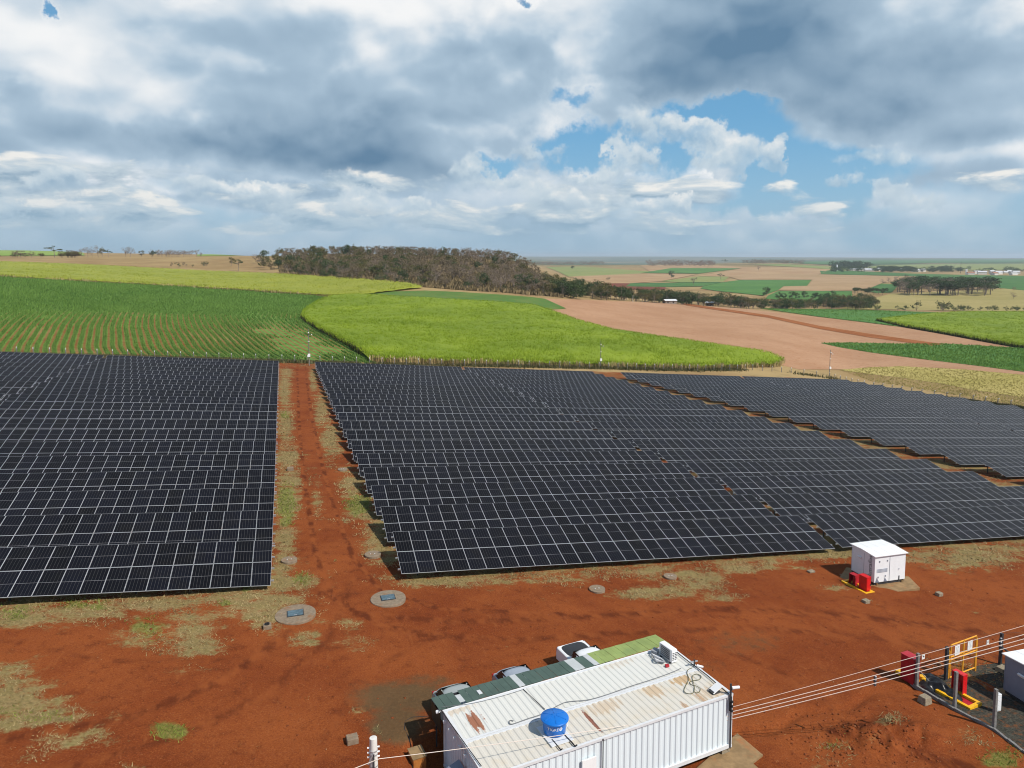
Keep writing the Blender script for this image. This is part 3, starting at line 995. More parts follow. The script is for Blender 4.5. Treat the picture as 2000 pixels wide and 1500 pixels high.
# ------------------------------------------------------------------ fields
def inside(poly, x, y):
    poly = np.asarray(poly)
    c = np.zeros(len(x), bool)
    j = len(poly) - 1
    for i in range(len(poly)):
        xi, yi, xj, yj = poly[i][0], poly[i][1], poly[j][0], poly[j][1]
        if yi != yj:
            k = ((yi > y) != (yj > y)) & (x < (xj - xi) * (y - yi) / (yj - yi) + xi)
            c ^= k
        j = i
    return c


def world_poly(pxpoly, step=9.0, closed=True):
    out = []
    n = len(pxpoly)
    for i in range(n if closed else n - 1):
        a, b = pxpoly[i], pxpoly[(i + 1) % n]
        m = max(1, int(math.hypot(b[0] - a[0], (b[1] - a[1]) * 3) / step))
        for k in range(m):
            t = k / m
            p = gp(a[0] + (b[0] - a[0]) * t, a[1] + (b[1] - a[1]) * t)
            if not out or (Vector((p.x, p.y)) - Vector(out[-1])).length > 0.05:
                out.append((p.x, p.y))
    if not closed:
        p = gp(*pxpoly[-1])
        out.append((p.x, p.y))
    return np.array(out)


def fill(poly, dr=0.026, da=R(0.25), extra=None):
    """triangulate a ground polygon with interior points that follow the relief"""
    r = np.hypot(poly[:, 0], poly[:, 1])
    az = np.unwrap(np.arctan2(poly[:, 0], poly[:, 1]))
    rr = np.exp(np.arange(math.log(r.min()), math.log(r.max()), dr))
    aa = np.arange(az.min(), az.max(), da)
    RR, AA = np.meshgrid(rr, aa)
    X, Y = (RR * np.sin(AA)).ravel(), (RR * np.cos(AA)).ravel()
    k = inside(poly, X, Y)
    X, Y = X[k], Y[k]
    pts = [Vector((float(a), float(b))) for a, b in poly] + [Vector((float(a), float(b))) for a, b in zip(X, Y)]
    v, e, f, *_ = delaunay_2d_cdt(pts, [], [list(range(len(poly)))], 1, 1e-3)
    V = np.array([(p.x, p.y) for p in v])
    tris = []
    for q in f:
        for t in range(1, len(q) - 1):
            tris.append((q[0], q[t], q[t + 1]))
    T = np.array(tris)
    # keep upward winding
    a, b, c = V[T[:, 0]], V[T[:, 1]], V[T[:, 2]]
    cr = (b[:, 0] - a[:, 0]) * (c[:, 1] - a[:, 1]) - (b[:, 1] - a[:, 1]) * (c[:, 0] - a[:, 0])
    T[cr < 0] = T[cr < 0][:, ::-1]
    return V, T


def field_mat(name, a, b, c=None, scale=0.05, fine=0.6, stripe=None, rough=0.9):
    m, g, bs = base_mat(name, rough, 0.08)
    P = g.new('ShaderNodeNewGeometry').outputs['Position']
    n1 = g.noise(P, scale, 6, 0.6)
    n2 = g.noise(P, fine, 5, 0.65)
    col = g.mix(g.ss(n1, 0.35, 0.65), a, b)
    if c:
        col = g.mix(g.m('MULTIPLY', g.ss(n2, 0.52, 0.7), 0.6), col, c)
    else:
        col = g.mix(g.m('MULTIPLY', g.ss(n2, 0.4, 0.7), 0.5), col, tuple(v * .72 for v in a))
    if stripe:
        ang, wl, amt, sc = stripe
        x, y, _ = g.sep(P)
        t = g.m('ADD', g.m('MULTIPLY', x, math.cos(ang) / wl), g.m('MULTIPLY', y, math.sin(ang) / wl))
        t = g.m('ADD', t, g.m('MULTIPLY', n1, 1.2))
        w = g.m('ADD', 0.5, g.m('MULTIPLY', g.m('SINE', g.m('MULTIPLY', t, 6.2832)), 0.5))
        w = g.m('MULTIPLY', w, g.ss(n2, 0.3, 0.6))
        col = g.mix(g.m('MULTIPLY', w, amt), col, sc)
    g.link(col, bs.inputs['Base Color'])
    bn = g.new('ShaderNodeBump')
    bn.inputs['Strength'].default_value = 0.5
    bn.inputs['Distance'].default_value = 0.25
    g.link(n2, bn.inputs['Height'])
    g.link(bn.outputs[0], bs.inputs['Normal'])
    return m


def field(name, pxpoly, mat, off=0.05, rel=2.5e-4, step=9.0):
    poly = world_poly(pxpoly, step)
    V, T = fill(poly)
    r = np.hypot(V[:, 0], V[:, 1])
    Z = terrain(V[:, 0], V[:, 1]) + off + rel * r
    me = np_mesh(name, np.column_stack([V, Z]), T, mat, smooth=True)
    return tag(link(name, me), kind='structure'), poly


F_SALMON = field_mat('bare_field_soil', (0.365, 0.205, 0.115), (0.43, 0.255, 0.150), (0.30, 0.145, 0.072), 0.03, 0.5, (1.9, 3.2, 0.22, (0.36, 0.17, 0.085)))
F_TAN = field_mat('stubble_soil', (0.36, 0.225, 0.115), (0.43, 0.29, 0.155), (0.30, 0.17, 0.085), 0.012, 0.15)
F_TAN2 = field_mat('pale_stubble_soil', (0.42, 0.28, 0.155), (0.36, 0.24, 0.12), None, 0.01, 0.12)
F_GREEN = field_mat('green_crop', (0.075, 0.175, 0.045), (0.10, 0.21, 0.05), (0.06, 0.14, 0.035), 0.02, 0.3)
F_GREEN2 = field_mat('deep_green_crop', (0.06, 0.145, 0.045), (0.085, 0.18, 0.045), (0.05, 0.12, 0.035), 0.02, 0.2)
F_PALE = field_mat('pale_green_crop', (0.20, 0.25, 0.075), (0.26, 0.27, 0.095), (0.17, 0.21, 0.07), 0.012, 0.12)
F_MAROON = field_mat('ploughed_soil', (0.17, 0.055, 0.032), (0.21, 0.07, 0.04), None, 0.02, 0.3)
F_YEL = field_mat('yellow_grass', (0.36, 0.31, 0.085), (0.45, 0.37, 0.13), (0.22, 0.18, 0.06), 0.04, 0.7)
F_PAST = field_mat('dry_pasture', (0.30, 0.255, 0.09), (0.37, 0.30, 0.12), (0.21, 0.18, 0.06), 0.02, 0.25)
F_ROWG = field_mat('row_crop_ground', (0.075, 0.165, 0.035), (0.12, 0.19, 0.045), (0.23, 0.12, 0.05), 0.05, 0.8)
F_LIME = field_mat('lime_hill_grass', (0.22, 0.32, 0.06), (0.27, 0.36, 0.08), None, 0.004, 0.03)

# --- the bare salmon field right of the cane, with its haul road
field('bare_field', [(1060, 583), (1180, 587), (1300, 592), (1460, 604), (1600, 620), (1700, 632), (1768, 640), (1850, 655), (2000, 683), (2120, 706), (2120, 745), (2000, 733), (1880, 722),
                     (1760, 716), (1640, 722), (1560, 722), (1520, 712), (1530, 706), (1500, 692), (1350, 670), (1200, 648), (1130, 630), (1074, 609), (1104, 604)], F_SALMON, 0.03, 2e-4)
field('haul_road', [(1330, 593), (1362, 596), (1400, 602), (1500, 616), (1600, 637), (1700, 653), (1800, 667), (1846, 673), (1820, 676), (1700, 660), (1600, 643), (1500, 621), (1400, 606), (1340, 597)],
      field_mat('haul_road_soil', (0.26, 0.088, 0.028), (0.33, 0.125, 0.045), None, 0.1, 1.0), 0.10, 3.5e-4, 5)
field('yellow_grass_field', [(1640, 723), (1700, 718), (1760, 716), (1880, 722), (2000, 733), (2120, 746), (2120, 800), (2000, 777), (1900, 762), (1840, 750), (1760, 738), (1690, 730)], F_YEL, 0.06)
# --- crop strips on the right
strip, strip_poly = field('crop_strip', [(1604, 671), (1660, 670), (1750, 672), (1845, 672), (2000, 681), (2120, 690), (2120, 748), (2000, 727), (1900, 714), (1800, 702), (1700, 689), (1640, 679)], F_GREEN, 0.12)
rc, rc_poly = field('young_crop_field', [(1486, 603), (1600, 604), (1700, 606), (1860, 612), (1780, 618), (1712, 625), (1768, 640), (1700, 631), (1600, 619)], F_GREEN, 0.14)
field('valley_pasture', [(1640, 604), (1690, 588), (1740, 574), (1850, 570), (1960, 564), (2120, 567), (2120, 609), (2000, 609), (1860, 607), (1740, 605)], F_PAST, 0.1, 3e-4)
# --- the row-crop patch behind the main cane block
patch, patch_poly = field('row_crop_patch', [(712, 574), (760, 570), (830, 568), (900, 571), (980, 576), (1040, 581), (1064, 584), (1106, 603), (1074, 605), (1040, 597), (980, 592), (900, 587), (800, 580)], F_ROWG, 0.1)
# --- hillside fields beyond the valley
HILL = [
    ('stubble_field', [(1110, 541), (1250, 535), (1364, 536), (1290, 550), (1232, 554), (1165, 554)], F_TAN),
    ('stubble_field', [(1424, 541), (1450, 536), (1600, 536), (1590, 547), (1444, 547)], F_TAN2),
    ('stubble_field', [(1250, 519), (1310, 517), (1400, 519), (1450, 522), (1560, 523), (1625, 527), (1600, 536), (1452, 536), (1430, 541), (1364, 540), (1448, 525), (1312, 524), (1270, 531)], F_TAN),
    ('pale_crop_field', [(1066, 522), (1140, 521), (1270, 531), (1250, 535), (1110, 541), (1090, 531)], F_PALE),
    ('green_crop_field', [(1252, 533.5), (1312, 524), (1380, 524), (1448, 524.6), (1364, 535)], F_GREEN),
    ('pale_crop_field', [(1290, 550), (1364, 540.5), (1424, 541), (1412, 551.5), (1330, 552)], F_PALE),
    ('green_crop_field', [(1232, 554), (1330, 552.5), (1410, 552), (1372, 560), (1300, 561), (1222, 560)], F_GREEN2),
    ('ploughed_field', [(1160, 554.5), (1230, 554), (1222, 560), (1300, 561.5), (1300, 566), (1190, 567)], F_MAROON),
    ('green_crop_field', [(1412, 552), (1444, 547.6), (1585, 547.6), (1576, 559), (1530, 560), (1519, 568), (1490, 578), (1400, 569), (1368, 564), (1374, 560)], F_GREEN),
    ('stubble_field', [(1520, 568), (1531, 560), (1577, 559), (1587, 547.6), (1592, 541), (1604, 536.5), (1792, 541), (1724, 553), (1688, 568), (1600, 569)], F_TAN2),
    ('green_crop_field', [(1500, 578), (1520, 569), (1664, 569.5), (1664, 590), (1560, 590), (1495, 584)], F_GREEN),
    ('green_crop_field', [(1688, 568), (1722, 554.5), (1756, 556.5), (1742, 572), (1712, 573)], F_GREEN2),
    ('pale_crop_field', [(1470, 517.5), (1520, 516), (1600, 520), (1700, 526), (1640, 528), (1560, 522.5)], F_PALE),
    ('green_crop_field', [(1601, 529), (1640, 528.5), (1780, 535), (1900, 538), (2120, 541), (2120, 570), (2000, 568), (1950, 563), (1800, 556), (1740, 553), (1794, 540.6), (1604, 536)], F_GREEN2),
    ('pale_crop_field', [(1690, 524), (1720, 518), (1860, 516), (2120, 515), (2120, 527), (1900, 528), (1800, 528)], F_PALE),
    ('far_woodland', [(1540, 513.5), (1620, 509.5), (1720, 508), (1860, 507), (2120, 506.5), (2120, 513), (1860, 514), (1700, 516), (1600, 517)], F_GREEN2),
    ('lime_hill', [(-120, 491), (0, 489.5), (80, 490), (160, 493), (166, 499.5), (0, 500.5), (-120, 501)], F_LIME),
    ('lime_hill', [(385, 498), (420, 496.6), (460, 496.6), (480, 499.5), (385, 500.5)], F_LIME),
]
for n_, p_, m_ in HILL:
    field(n_, p_, m_, 0.2, 4e-4, 12)

# --- the sugar cane and the row crop on the left
CANE_EDGE_PX = [(760, 716), (712, 693), (680, 677), (650, 661), (620, 645), (600, 632), (586, 622), (588, 612), (602, 600), (622, 588), (645, 578)]
EDGE = world_poly(CANE_EDGE_PX, 6, False)
d_ = EDGE[-1] - EDGE[-6]
EDGE_X = np.vstack([EDGE[0] + (EDGE[0] - EDGE[4]) / np.linalg.norm(EDGE[0] - EDGE[4]) * 120, EDGE, EDGE[-1] + d_ / np.linalg.norm(d_) * 400])


def edge_dist(x, y):
    P = np.stack([x, y], 1)
    best = np.full(len(x), 1e9)
    for a, b in zip(EDGE_X[:-1], EDGE_X[1:]):
        ab = b - a
        t = np.clip(((P - a) @ ab) / (ab @ ab + 1e-9), 0, 1)
        q = a + t[:, None] * ab
        best = np.minimum(best, np.hypot(P[:, 0] - q[:, 0], P[:, 1] - q[:, 1]))
    return best


ROWS_PX = [(-110, 688), (0, 691), (250, 697), (500, 704), (640, 709), (735, 712), (712, 693), (680, 677), (650, 661), (620, 645), (600, 632), (586, 622), (588, 612), (602, 600), (622, 588), (642, 579),
           (545, 572), (400, 563), (200, 552), (0, 541), (-110, 536)]
ROW_SP = 1.75


def build_row_crop():
    poly = world_poly(ROWS_PX, 9)
    V, T = fill(poly, 0.010, R(0.16))
    Z = terrain(V[:, 0], V[:, 1]) + 0.06
    Fd = edge_dist(V[:, 0], V[:, 1])
    m, g, b = base_mat('row_crop_soil', 0.95, 0.05)
    P = g.new('ShaderNodeNewGeometry').outputs['Position']
    f, _ = g.attr('row')
    n1 = g.noise(P, 0.03, 5, 0.6)
    n2 = g.noise(P, 0.5, 5, 0.65)
    n3 = g.noise(P, 2.5, 4, 0.65)
    soil = g.mix(g.ss(n2, 0.4, 0.6), (0.20, 0.075, 0.025), (0.22, 0.135, 0.045))
    soil = g.mix(g.m('MULTIPLY', g.ss(n1, .5, .68), .5), soil, (0.34, 0.25, 0.10))
    tri = g.m('ABSOLUTE', g.m('SUBTRACT', g.m('FRACT', g.m('DIVIDE', f, ROW_SP)), 0.5))
    k = g.m('ADD', g.m('SUBTRACT', 0.50, tri), g.m('MULTIPLY', g.m('SUBTRACT', n3, 0.5), 0.55))
    k = g.m('ADD', k, g.m('MULTIPLY', g.m('SUBTRACT', n1, 0.5), -0.35))
    cvf, _ = g.attr('cover')
    k = g.m('ADD', k, g.m('MULTIPLY', cvf, 0.22))
    gr = g.mix(g.ss(n2, .35, .65), (0.075, 0.170, 0.032), (0.14, 0.26, 0.056))
    gr = g.mix(g.m('MULTIPLY', g.ss(n1, .5, .7), .5), gr, (0.16, 0.20, 0.055))
    c = g.mix(g.ss(k, 0.05, 0.30), soil, gr)
    g.link(c, b.inputs['Base Color'])
    me = np_mesh('row_crop_field', np.column_stack([V, Z]), T, m, {'row': Fd, 'cover': np.clip((np.hypot(V[:, 0], V[:, 1]) - 245) / 80, 0, 1)}, smooth=True)
    tag(link('row_crop_field', me), kind='structure')
    # plants along the rows: tufts of leaves
    n = 330000
    r0, r1 = 172.0, 470.0
    u = rng.uniform(0, 1, n)
    rr = (r0 ** -0.4 + u * (r1 ** -0.4 - r0 ** -0.4)) ** (-1 / 0.4)
    aa = YAW + rng.uniform(-R(39), -R(8), n)
    X, Y = rr * np.sin(aa), rr * np.cos(aa)
    k = inside(poly, X, Y)
    X, Y, rr = X[k], Y[k], rr[k]
    for _ in range(2):                              # move each plant onto its row
        f0 = edge_dist(X, Y)
        gx = (edge_dist(X + .3, Y) - f0) / .3
        gy = (edge_dist(X, Y + .3) - f0) / .3
        tgt = (np.floor(f0 / ROW_SP) + 0.5) * ROW_SP
        X, Y = X + gx * (tgt - f0), Y + gy * (tgt - f0)
    k = inside(poly, X, Y)
    X, Y, rr = X[k] + rng.normal(0, 1, k.sum()) * np.clip(.10 + (rr[k] - 215) / 420, .10, .45), Y[k] + rng.normal(0, 1, k.sum()) * np.clip(.10 + (rr[k] - 215) / 420, .10, .45), rr[k]
    dens = vnoise(X, Y, 26, 3) + 0.6 * vnoise(X, Y, 7, 4)
    ed_ = edge_dist(X, Y)
    k = dens - .35 * np.clip(1 - np.abs(ed_ - 14) / 14, 0, 1) * (rr < 330) > -0.36 + 0.25 * rng.uniform(-1, 1, len(X))
    X, Y, rr, dens = X[k], Y[k], rr[k], dens[k]
    P = np.stack([X, Y, terrain(X, Y) + 0.05], 1)
    n = len(P)
    h = rng.uniform(.30, .75, n) * (1 + 0.3 * dens) * (0.8 + rr / 700)
    V, F, t = blades(P, h, rng.uniform(.22, .48, n) * (.7 + rr / 500), rng.uniform(.1, .45, n), np.clip(0.45 + 0.5 * dens + rng.normal(0, .22, n), 0, 1))
    me = np_mesh('row_crop', V, F, M['crop'], {'leaf_tone': t})
    tag(link('row_crop', me), kind='stuff')


def cane_block(name, pxpoly, hgt_, nblades, rmax, mat, edges, seed, dr=0.008, da=R(0.10), dark_edges=(), pale=0.0):
    """standing cane: a bumpy leaf canopy, blades all over it and stalks along the open edges"""
    poly = world_poly(pxpoly, 8)
    V, T = fill(poly, dr, da)
    X, Y = V[:, 0], V[:, 1]
    hz = hgt_ * (0.86 + 0.14 * vnoise(X, Y, 3.1, seed) + 0.12 * vnoise(X, Y, 11, seed + 1) + .20 * vnoise(X, Y, 1.1, seed + 2))
    bd = np.full(len(X), 1e9)
    for a_, b_ in zip(poly, np.roll(poly, -1, 0)):
        ab = b_ - a_
        t_ = np.clip(((X - a_[0]) * ab[0] + (Y - a_[1]) * ab[1]) / (ab @ ab + 1e-9), 0, 1)
        bd = np.minimum(bd, np.hypot(X - a_[0] - t_ * ab[0], Y - a_[1] - t_ * ab[1]))
    hz = hz * (1 - .45 * np.clip(1 - bd / 2.2, 0, 1) * (1 + .6 * vnoise(X, Y, 1.7, seed + 8)))
    Z = terrain(X, Y) + hz
    tone = np.clip(0.38 + 0.55 * vnoise(X, Y * 2.2, 26, seed + 3) + 0.35 * vnoise(X, Y, 7, seed + 4) + pale + rng.normal(0, .08, len(X)), 0, 1)
    root = empty(name, gp(*pxpoly[0]))
    tag(root, kind='stuff')
    verts, faces, tn = [np.column_stack([V, Z])], [T], [tone]
    nv = len(V)
    r = np.hypot(poly[:, 0], poly[:, 1])
    az = np.unwrap(np.arctan2(poly[:, 0], poly[:, 1]))
    n = nblades
    rr = r.min() * (1 - rng.uniform(0, 1, n) * (1 - (r.min() / r.max()) ** .7)) ** (-1 / .7)
    aa = rng.uniform(az.min(), az.max(), n)
    bx, by = rr * np.sin(aa), rr * np.cos(aa)
    k = inside(poly, bx, by)
    bx, by, rr = bx[k], by[k], rr[k]
    n = len(bx)
    P = np.stack([bx, by, terrain(bx, by) + hgt_ * 0.72], 1)
    bt = np.clip(0.45 + 0.55 * vnoise(bx, by * 2.2, 26, seed + 3) + 0.30 * vnoise(bx, by, 7, seed + 4) + pale + rng.normal(0, .2, n), 0, 1)
    sc = np.clip(rr / 230, .8, 2.2)
    Vb, Fb, tb = blades(P, rng.uniform(.30, .85, n) * hgt_ / 2, rng.uniform(.10, .24, n) * sc, rng.uniform(.1, .6, n), bt)
    me = np_mesh('canopy', np.vstack([verts[0], Vb]), np.vstack([T, Fb + nv]), mat, {'leaf_tone': np.concatenate([tone, tb])})
    link('canopy', me, root).matrix_parent_inverse = Matrix.Translation(-root.location)
    for ie, (pxe, dens, dark) in enumerate(edges):
        e = world_poly(pxe, 5, False)
        seg = np.linalg.norm(np.diff(e, axis=0), axis=1)
        L = np.concatenate([[0], np.cumsum(seg)])
        n = int(L[-1] * dens)
        s = rng.uniform(0, L[-1], n)
        ex, ey = np.interp(s, L, e[:, 0]), np.interp(s, L, e[:, 1])
        nx, ny = ex, ey
        if not dark:
            rad = np.hypot(ex, ey)
            nx, ny = ex - ex / rad * .45, ey - ey / rad * .45
        ex, ey = nx + rng.normal(0, .28, n), ny + rng.normal(0, .28, n)
        gapn = vnoise(s, s * 0, 1.6, seed + 7)
        P = np.stack([ex, ey, terrain(ex, ey)], 1)
        hh = hgt_ * rng.uniform(.40, .92, n) * np.clip(1 + gapn, .5, 1.1)
        t = np.clip(0.5 + 1.0 * gapn + rng.normal(0, .3, n), 0, 1)
        d = rng.uniform(0, 2 * np.pi, n)
        w = rng.uniform(.05, .16, n)
        tl = rng.normal(0, .14, (n, 2))
        A = P + np.stack([np.cos(d) * w, np.sin(d) * w, 0 * d], 1)
        B = P - np.stack([np.cos(d) * w, np.sin(d) * w, 0 * d], 1)
        C = P + np.stack([tl[:, 0] - np.cos(d) * w * .7, tl[:, 1] - np.sin(d) * w * .7, hh], 1)
        D = P + np.stack([tl[:, 0] + np.cos(d) * w * .7, tl[:, 1] + np.sin(d) * w * .7, hh], 1)
        Vs = np.stack([A, B, C, D], 1).reshape(-1, 3)
        Fs = np.arange(4 * n).reshape(-1, 4)
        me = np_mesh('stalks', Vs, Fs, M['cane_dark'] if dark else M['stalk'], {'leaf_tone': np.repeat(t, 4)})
        o = link('stalks', me, root)
        o.matrix_parent_inverse = Matrix.Translation(-root.location)
        n2_ = int(L[-1] * dens * 1.3)
        s = rng.uniform(0, L[-1], n2_)
        ex, ey = np.interp(s, L, e[:, 0]), np.interp(s, L, e[:, 1])
        rad = np.hypot(ex, ey)
        o_ = rng.uniform(-.2, .75, n2_)
        ex, ey = ex - ex / rad * o_, ey - ey / rad * o_
        P = np.stack([ex, ey, terrain(ex, ey) + hgt_ * rng.uniform(.12, .85, n2_)], 1)
        Vd, Fd, td = blades(P, rng.uniform(.2, .8, n2_), rng.uniform(.12, .3, n2_), rng.uniform(.2, .7, n2_), np.clip(.35 + rng.normal(0, .25, n2_), 0, 1))
        o = link('edge_leaves', np_mesh('edge_leaves', Vd, Fd, mat, {'leaf_tone': td}), root)
        o.matrix_parent_inverse = Matrix.Translation(-root.location)
    # leaves hanging over the open edges
    return root


build_row_crop()
cane_block('cane_field', [(720, 706), (900, 711), (1170, 717), (1350, 721), (1520, 716), (1531, 707), (1500, 694), (1350, 672), (1200, 650), (1130, 631), (1074, 610), (1040, 600), (960, 594), (880, 590), (770, 583),
                          (705, 579), (650, 581), (624, 590), (604, 602), (590, 613), (588, 623), (602, 634), (622, 647), (652, 663), (682, 679), (708, 695)], 2.0, 230000, 400, M['cane'],
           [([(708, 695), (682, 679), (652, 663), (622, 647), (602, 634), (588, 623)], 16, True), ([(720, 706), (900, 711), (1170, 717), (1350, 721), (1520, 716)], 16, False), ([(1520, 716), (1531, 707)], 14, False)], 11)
cane_block('cane_field', [(-110, 537), (0, 542), (200, 553), (400, 564), (545, 573), (640, 579.5), (706, 578), (770, 570), (826, 563.5), (800, 557), (760, 552), (650, 544), (545, 538), (400, 532), (200, 521), (0, 514), (-110, 511)],
           2.0, 70000, 700, M['cane_pale'], [([(-110, 537), (0, 542), (200, 553), (400, 564), (545, 573), (640, 580)], 9, False)], 23, 0.014, R(0.2), (), .05)
cane_block('cane_field', [(1712, 627), (1768, 640), (1850, 654), (1930, 669), (2000, 681), (2120, 702), (2120, 614), (2000, 612.5), (1870, 612.5), (1780, 619)], 2.1, 60000, 650, M['cane'],
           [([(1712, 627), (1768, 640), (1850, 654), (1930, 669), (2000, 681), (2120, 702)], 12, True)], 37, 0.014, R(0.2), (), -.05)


def cover(name, poly, n, mat, h, w, tone=(.5, .25), rp=.7):
    r = np.hypot(poly[:, 0], poly[:, 1])
    az = np.unwrap(np.arctan2(poly[:, 0], poly[:, 1]))
    rr = r.min() * (1 - rng.uniform(0, 1, n) * (1 - (r.min() / r.max()) ** rp)) ** (-1 / rp)
    aa = rng.uniform(az.min(), az.max(), n)
    x, y = rr * np.sin(aa), rr * np.cos(aa)
    k = inside(poly, x, y)
    x, y, rr = x[k], y[k], rr[k]
    P = np.stack([x, y, terrain(x, y) + .1], 1)
    n = len(x)
    V, F, t = blades(P, rng.uniform(*h, n), rng.uniform(*w, n) * np.clip(rr / 230, .8, 2.5), rng.uniform(.05, .4, n), np.clip(tone[0] + .6 * vnoise(x, y, 9, 3) + rng.normal(0, tone[1], n), 0, 1))
    me = np_mesh(name, V, F, mat, {'leaf_tone': t})
    return tag(link(name, me), kind='stuff')


yg_poly = world_poly([(1640, 723), (1700, 718), (1760, 716), (1880, 722), (2000, 733), (2120, 746), (2120, 815), (2000, 795), (1900, 778), (1800, 762), (1700, 745)], 9)
cover('yellow_grass', yg_poly, 20000, foliage('yellow_grass_blades', (0.20, 0.175, 0.05), (0.54, 0.45, 0.16), .35), (.10, .35), (.2, .5), (.55, .28))
cover('strip_crop', strip_poly, 26000, M['crop'], (.35, .8), (.25, .5))
cover('young_crop', rc_poly, 9000, M['crop'], (.3, .6), (.25, .5), (.7, .2))

# ------------------------------------------------------------------ solar tables
ROW_Y0, ROW_P, TILT, MOD_W, MOD_L = 44.90, 6.3607, R(14.16), 1.15, 2.29
ORD = ['first', 'second', 'third', 'fourth', 'fifth', 'sixth', 'seventh', 'eighth', 'ninth', 'tenth', 'eleventh', 'twelfth', 'thirteenth', 'fourteenth', 'fifteenth', 'sixteenth', 'seventeenth',
       'eighteenth', 'nineteenth', 'twentieth']


def panel_mesh():
    b = MB()
    w, l, t, f, dz = 1.132, 2.276, 0.035, 0.015, 0.003
    o = [(0, 0), (w, 0), (w, l), (0, l)]
    i = [(f, f), (w - f, f), (w - f, l - f), (f, l - f)]
    for k in range(4):
        j = (k + 1) % 4
        b.quad((*o[k], 0), (*o[j], 0), (*i[j], 0), (*i[k], 0), 0)
        b.quad((*o[k], -t), (*o[j], -t), (*o[j], 0), (*o[k], 0), 0)
    b.quad((*i[0], -dz), (*i[1], -dz), (*i[2], -dz), (*i[3], -dz), 1)
    b.quad((*o[3], -t), (*o[2], -t), (*o[1], -t), (*o[0], -t), 2)
    me = b.mesh('panel', [M['frame'], M['cells'], M['backsheet']])
    uv = me.uv_layers.new(name='UVMap')
    for p in me.polygons:
        if p.material_index == 1:
            for li, c in zip(p.loop_indices, ((0, 0), (1, 0), (1, 1), (0, 1))):
                uv.data[li].uv = c
    return me


PANEL = panel_mesh()


def panel_array_mesh(n):
    """the same panels joined, for rows too far off to pick them apart"""
    nv = len(PANEL.vertices)
    co = np.zeros(nv * 3, np.float32)
    PANEL.vertices.foreach_get('co', co)
    co = co.reshape(-1, 3)
    fq = np.array([p.vertices[:] for p in PANEL.polygons])
    mi = np.array([p.material_index for p in PANEL.polygons])
    keep = mi < 2
    Vs, Fs, Ms = [], [], []
    k = 0
    for j in range(2):
        for i in range(n):
            Vs.append(co + np.array([i * MOD_W, j * (MOD_L + 0.02), 0]))
            Fs.append(fq[keep] + k)
            Ms.append(mi[keep])
            k += nv
    me = np_mesh('panel_array', np.vstack(Vs), np.vstack(Fs), [M['frame'], M['cells'], M['backsheet']], mi=np.concatenate(Ms))
    uv = me.uv_layers.new(name='UVMap')
    Mi = np.concatenate(Ms)
    u = np.zeros((len(Mi) * 4, 2), np.float32)
    sel = np.where(Mi == 1)[0]
    for c, q in enumerate(((0, 0), (1, 0), (1, 1), (0, 1))):
        u[sel * 4 + c] = q
    uv.data.foreach_set('uv', u.ravel())
    return me


def purlin_mesh(n):
    b = MB()
    L = n * MOD_W
    b.box((L / 2, 0, 0), (L + 0.34, 0.06, 0.09))
    return b.mesh('purlin', [M['steel']])


ARR = {n: panel_array_mesh(n) for n in (30, 32)}
PUR = {n: purlin_mesh(n) for n in (30, 32)}
POST = MB().box((0, 0, -0.75), (0.10, 0.08, 1.5)).mesh('post', [M['dark_steel']])
RAFT = MB().box((0, 2.3, 0), (0.07, 4.2, 0.10)).mesh('rafter', [M['dark_steel']])


def solar_table(row, x0, n, label, single, dz=0.0, ds=0.0, posts=True):
    y = ROW_Y0 + (row - 1) * ROW_P
    L = n * MOD_W
    za, zb = float(plane_low(np.float64(x0), y + 2)), float(plane_low(np.float64(x0 + L), y + 2))
    ex = Vector((1, 0, (zb - za) / L + ds)).normalized()
    ey = Vector((0, math.cos(TILT), math.sin(TILT)))
    ey = (ey - ex * ey.dot(ex)).normalized()
    ez = ex.cross(ey)
    Mx = Matrix(((ex.x, ey.x, ez.x, x0), (ex.y, ey.y, ez.y, y), (ex.z, ey.z, ez.z, za + dz), (0, 0, 0, 1)))
    root = bpy.data.objects.new('solar_table', None)
    root.empty_display_size = .3
    COL.objects.link(root)
    root.matrix_world = Mx
    tag(root, label, 'solar table', 'rows of solar tables')
    if single:
        for j in range(2):
            for i in range(n):
                o = bpy.data.objects.new('panel', PANEL)
                o.parent = root
                o.location = (i * MOD_W + random.uniform(-.004, .004), j * (MOD_L + 0.02), random.uniform(-.004, .004))
                o.rotation_euler = (random.uniform(-.0025, .0025), random.uniform(-.004, .004), 0)
                COL.objects.link(o)
    else:
        tag(link('panel_array', ARR[n], root), kind='stuff')
    for yy in (0.55, 1.72, 2.87, 4.05):
        link('purlin', PUR[n], root, (0, yy, -0.085))
    if posts:
        inv = Mx.inverted()
        for k in range(6):
            lx = 1.2 + (L - 2.4) * k / 5
            link('rafter', RAFT, root, (lx, 0, -0.18))
            for ly in (1.0, 3.6):
                top = Mx @ Vector((lx, ly, -0.16))
                o = link('post', POST, root)
                o.matrix_local = inv @ Matrix.Translation(top)
    return root


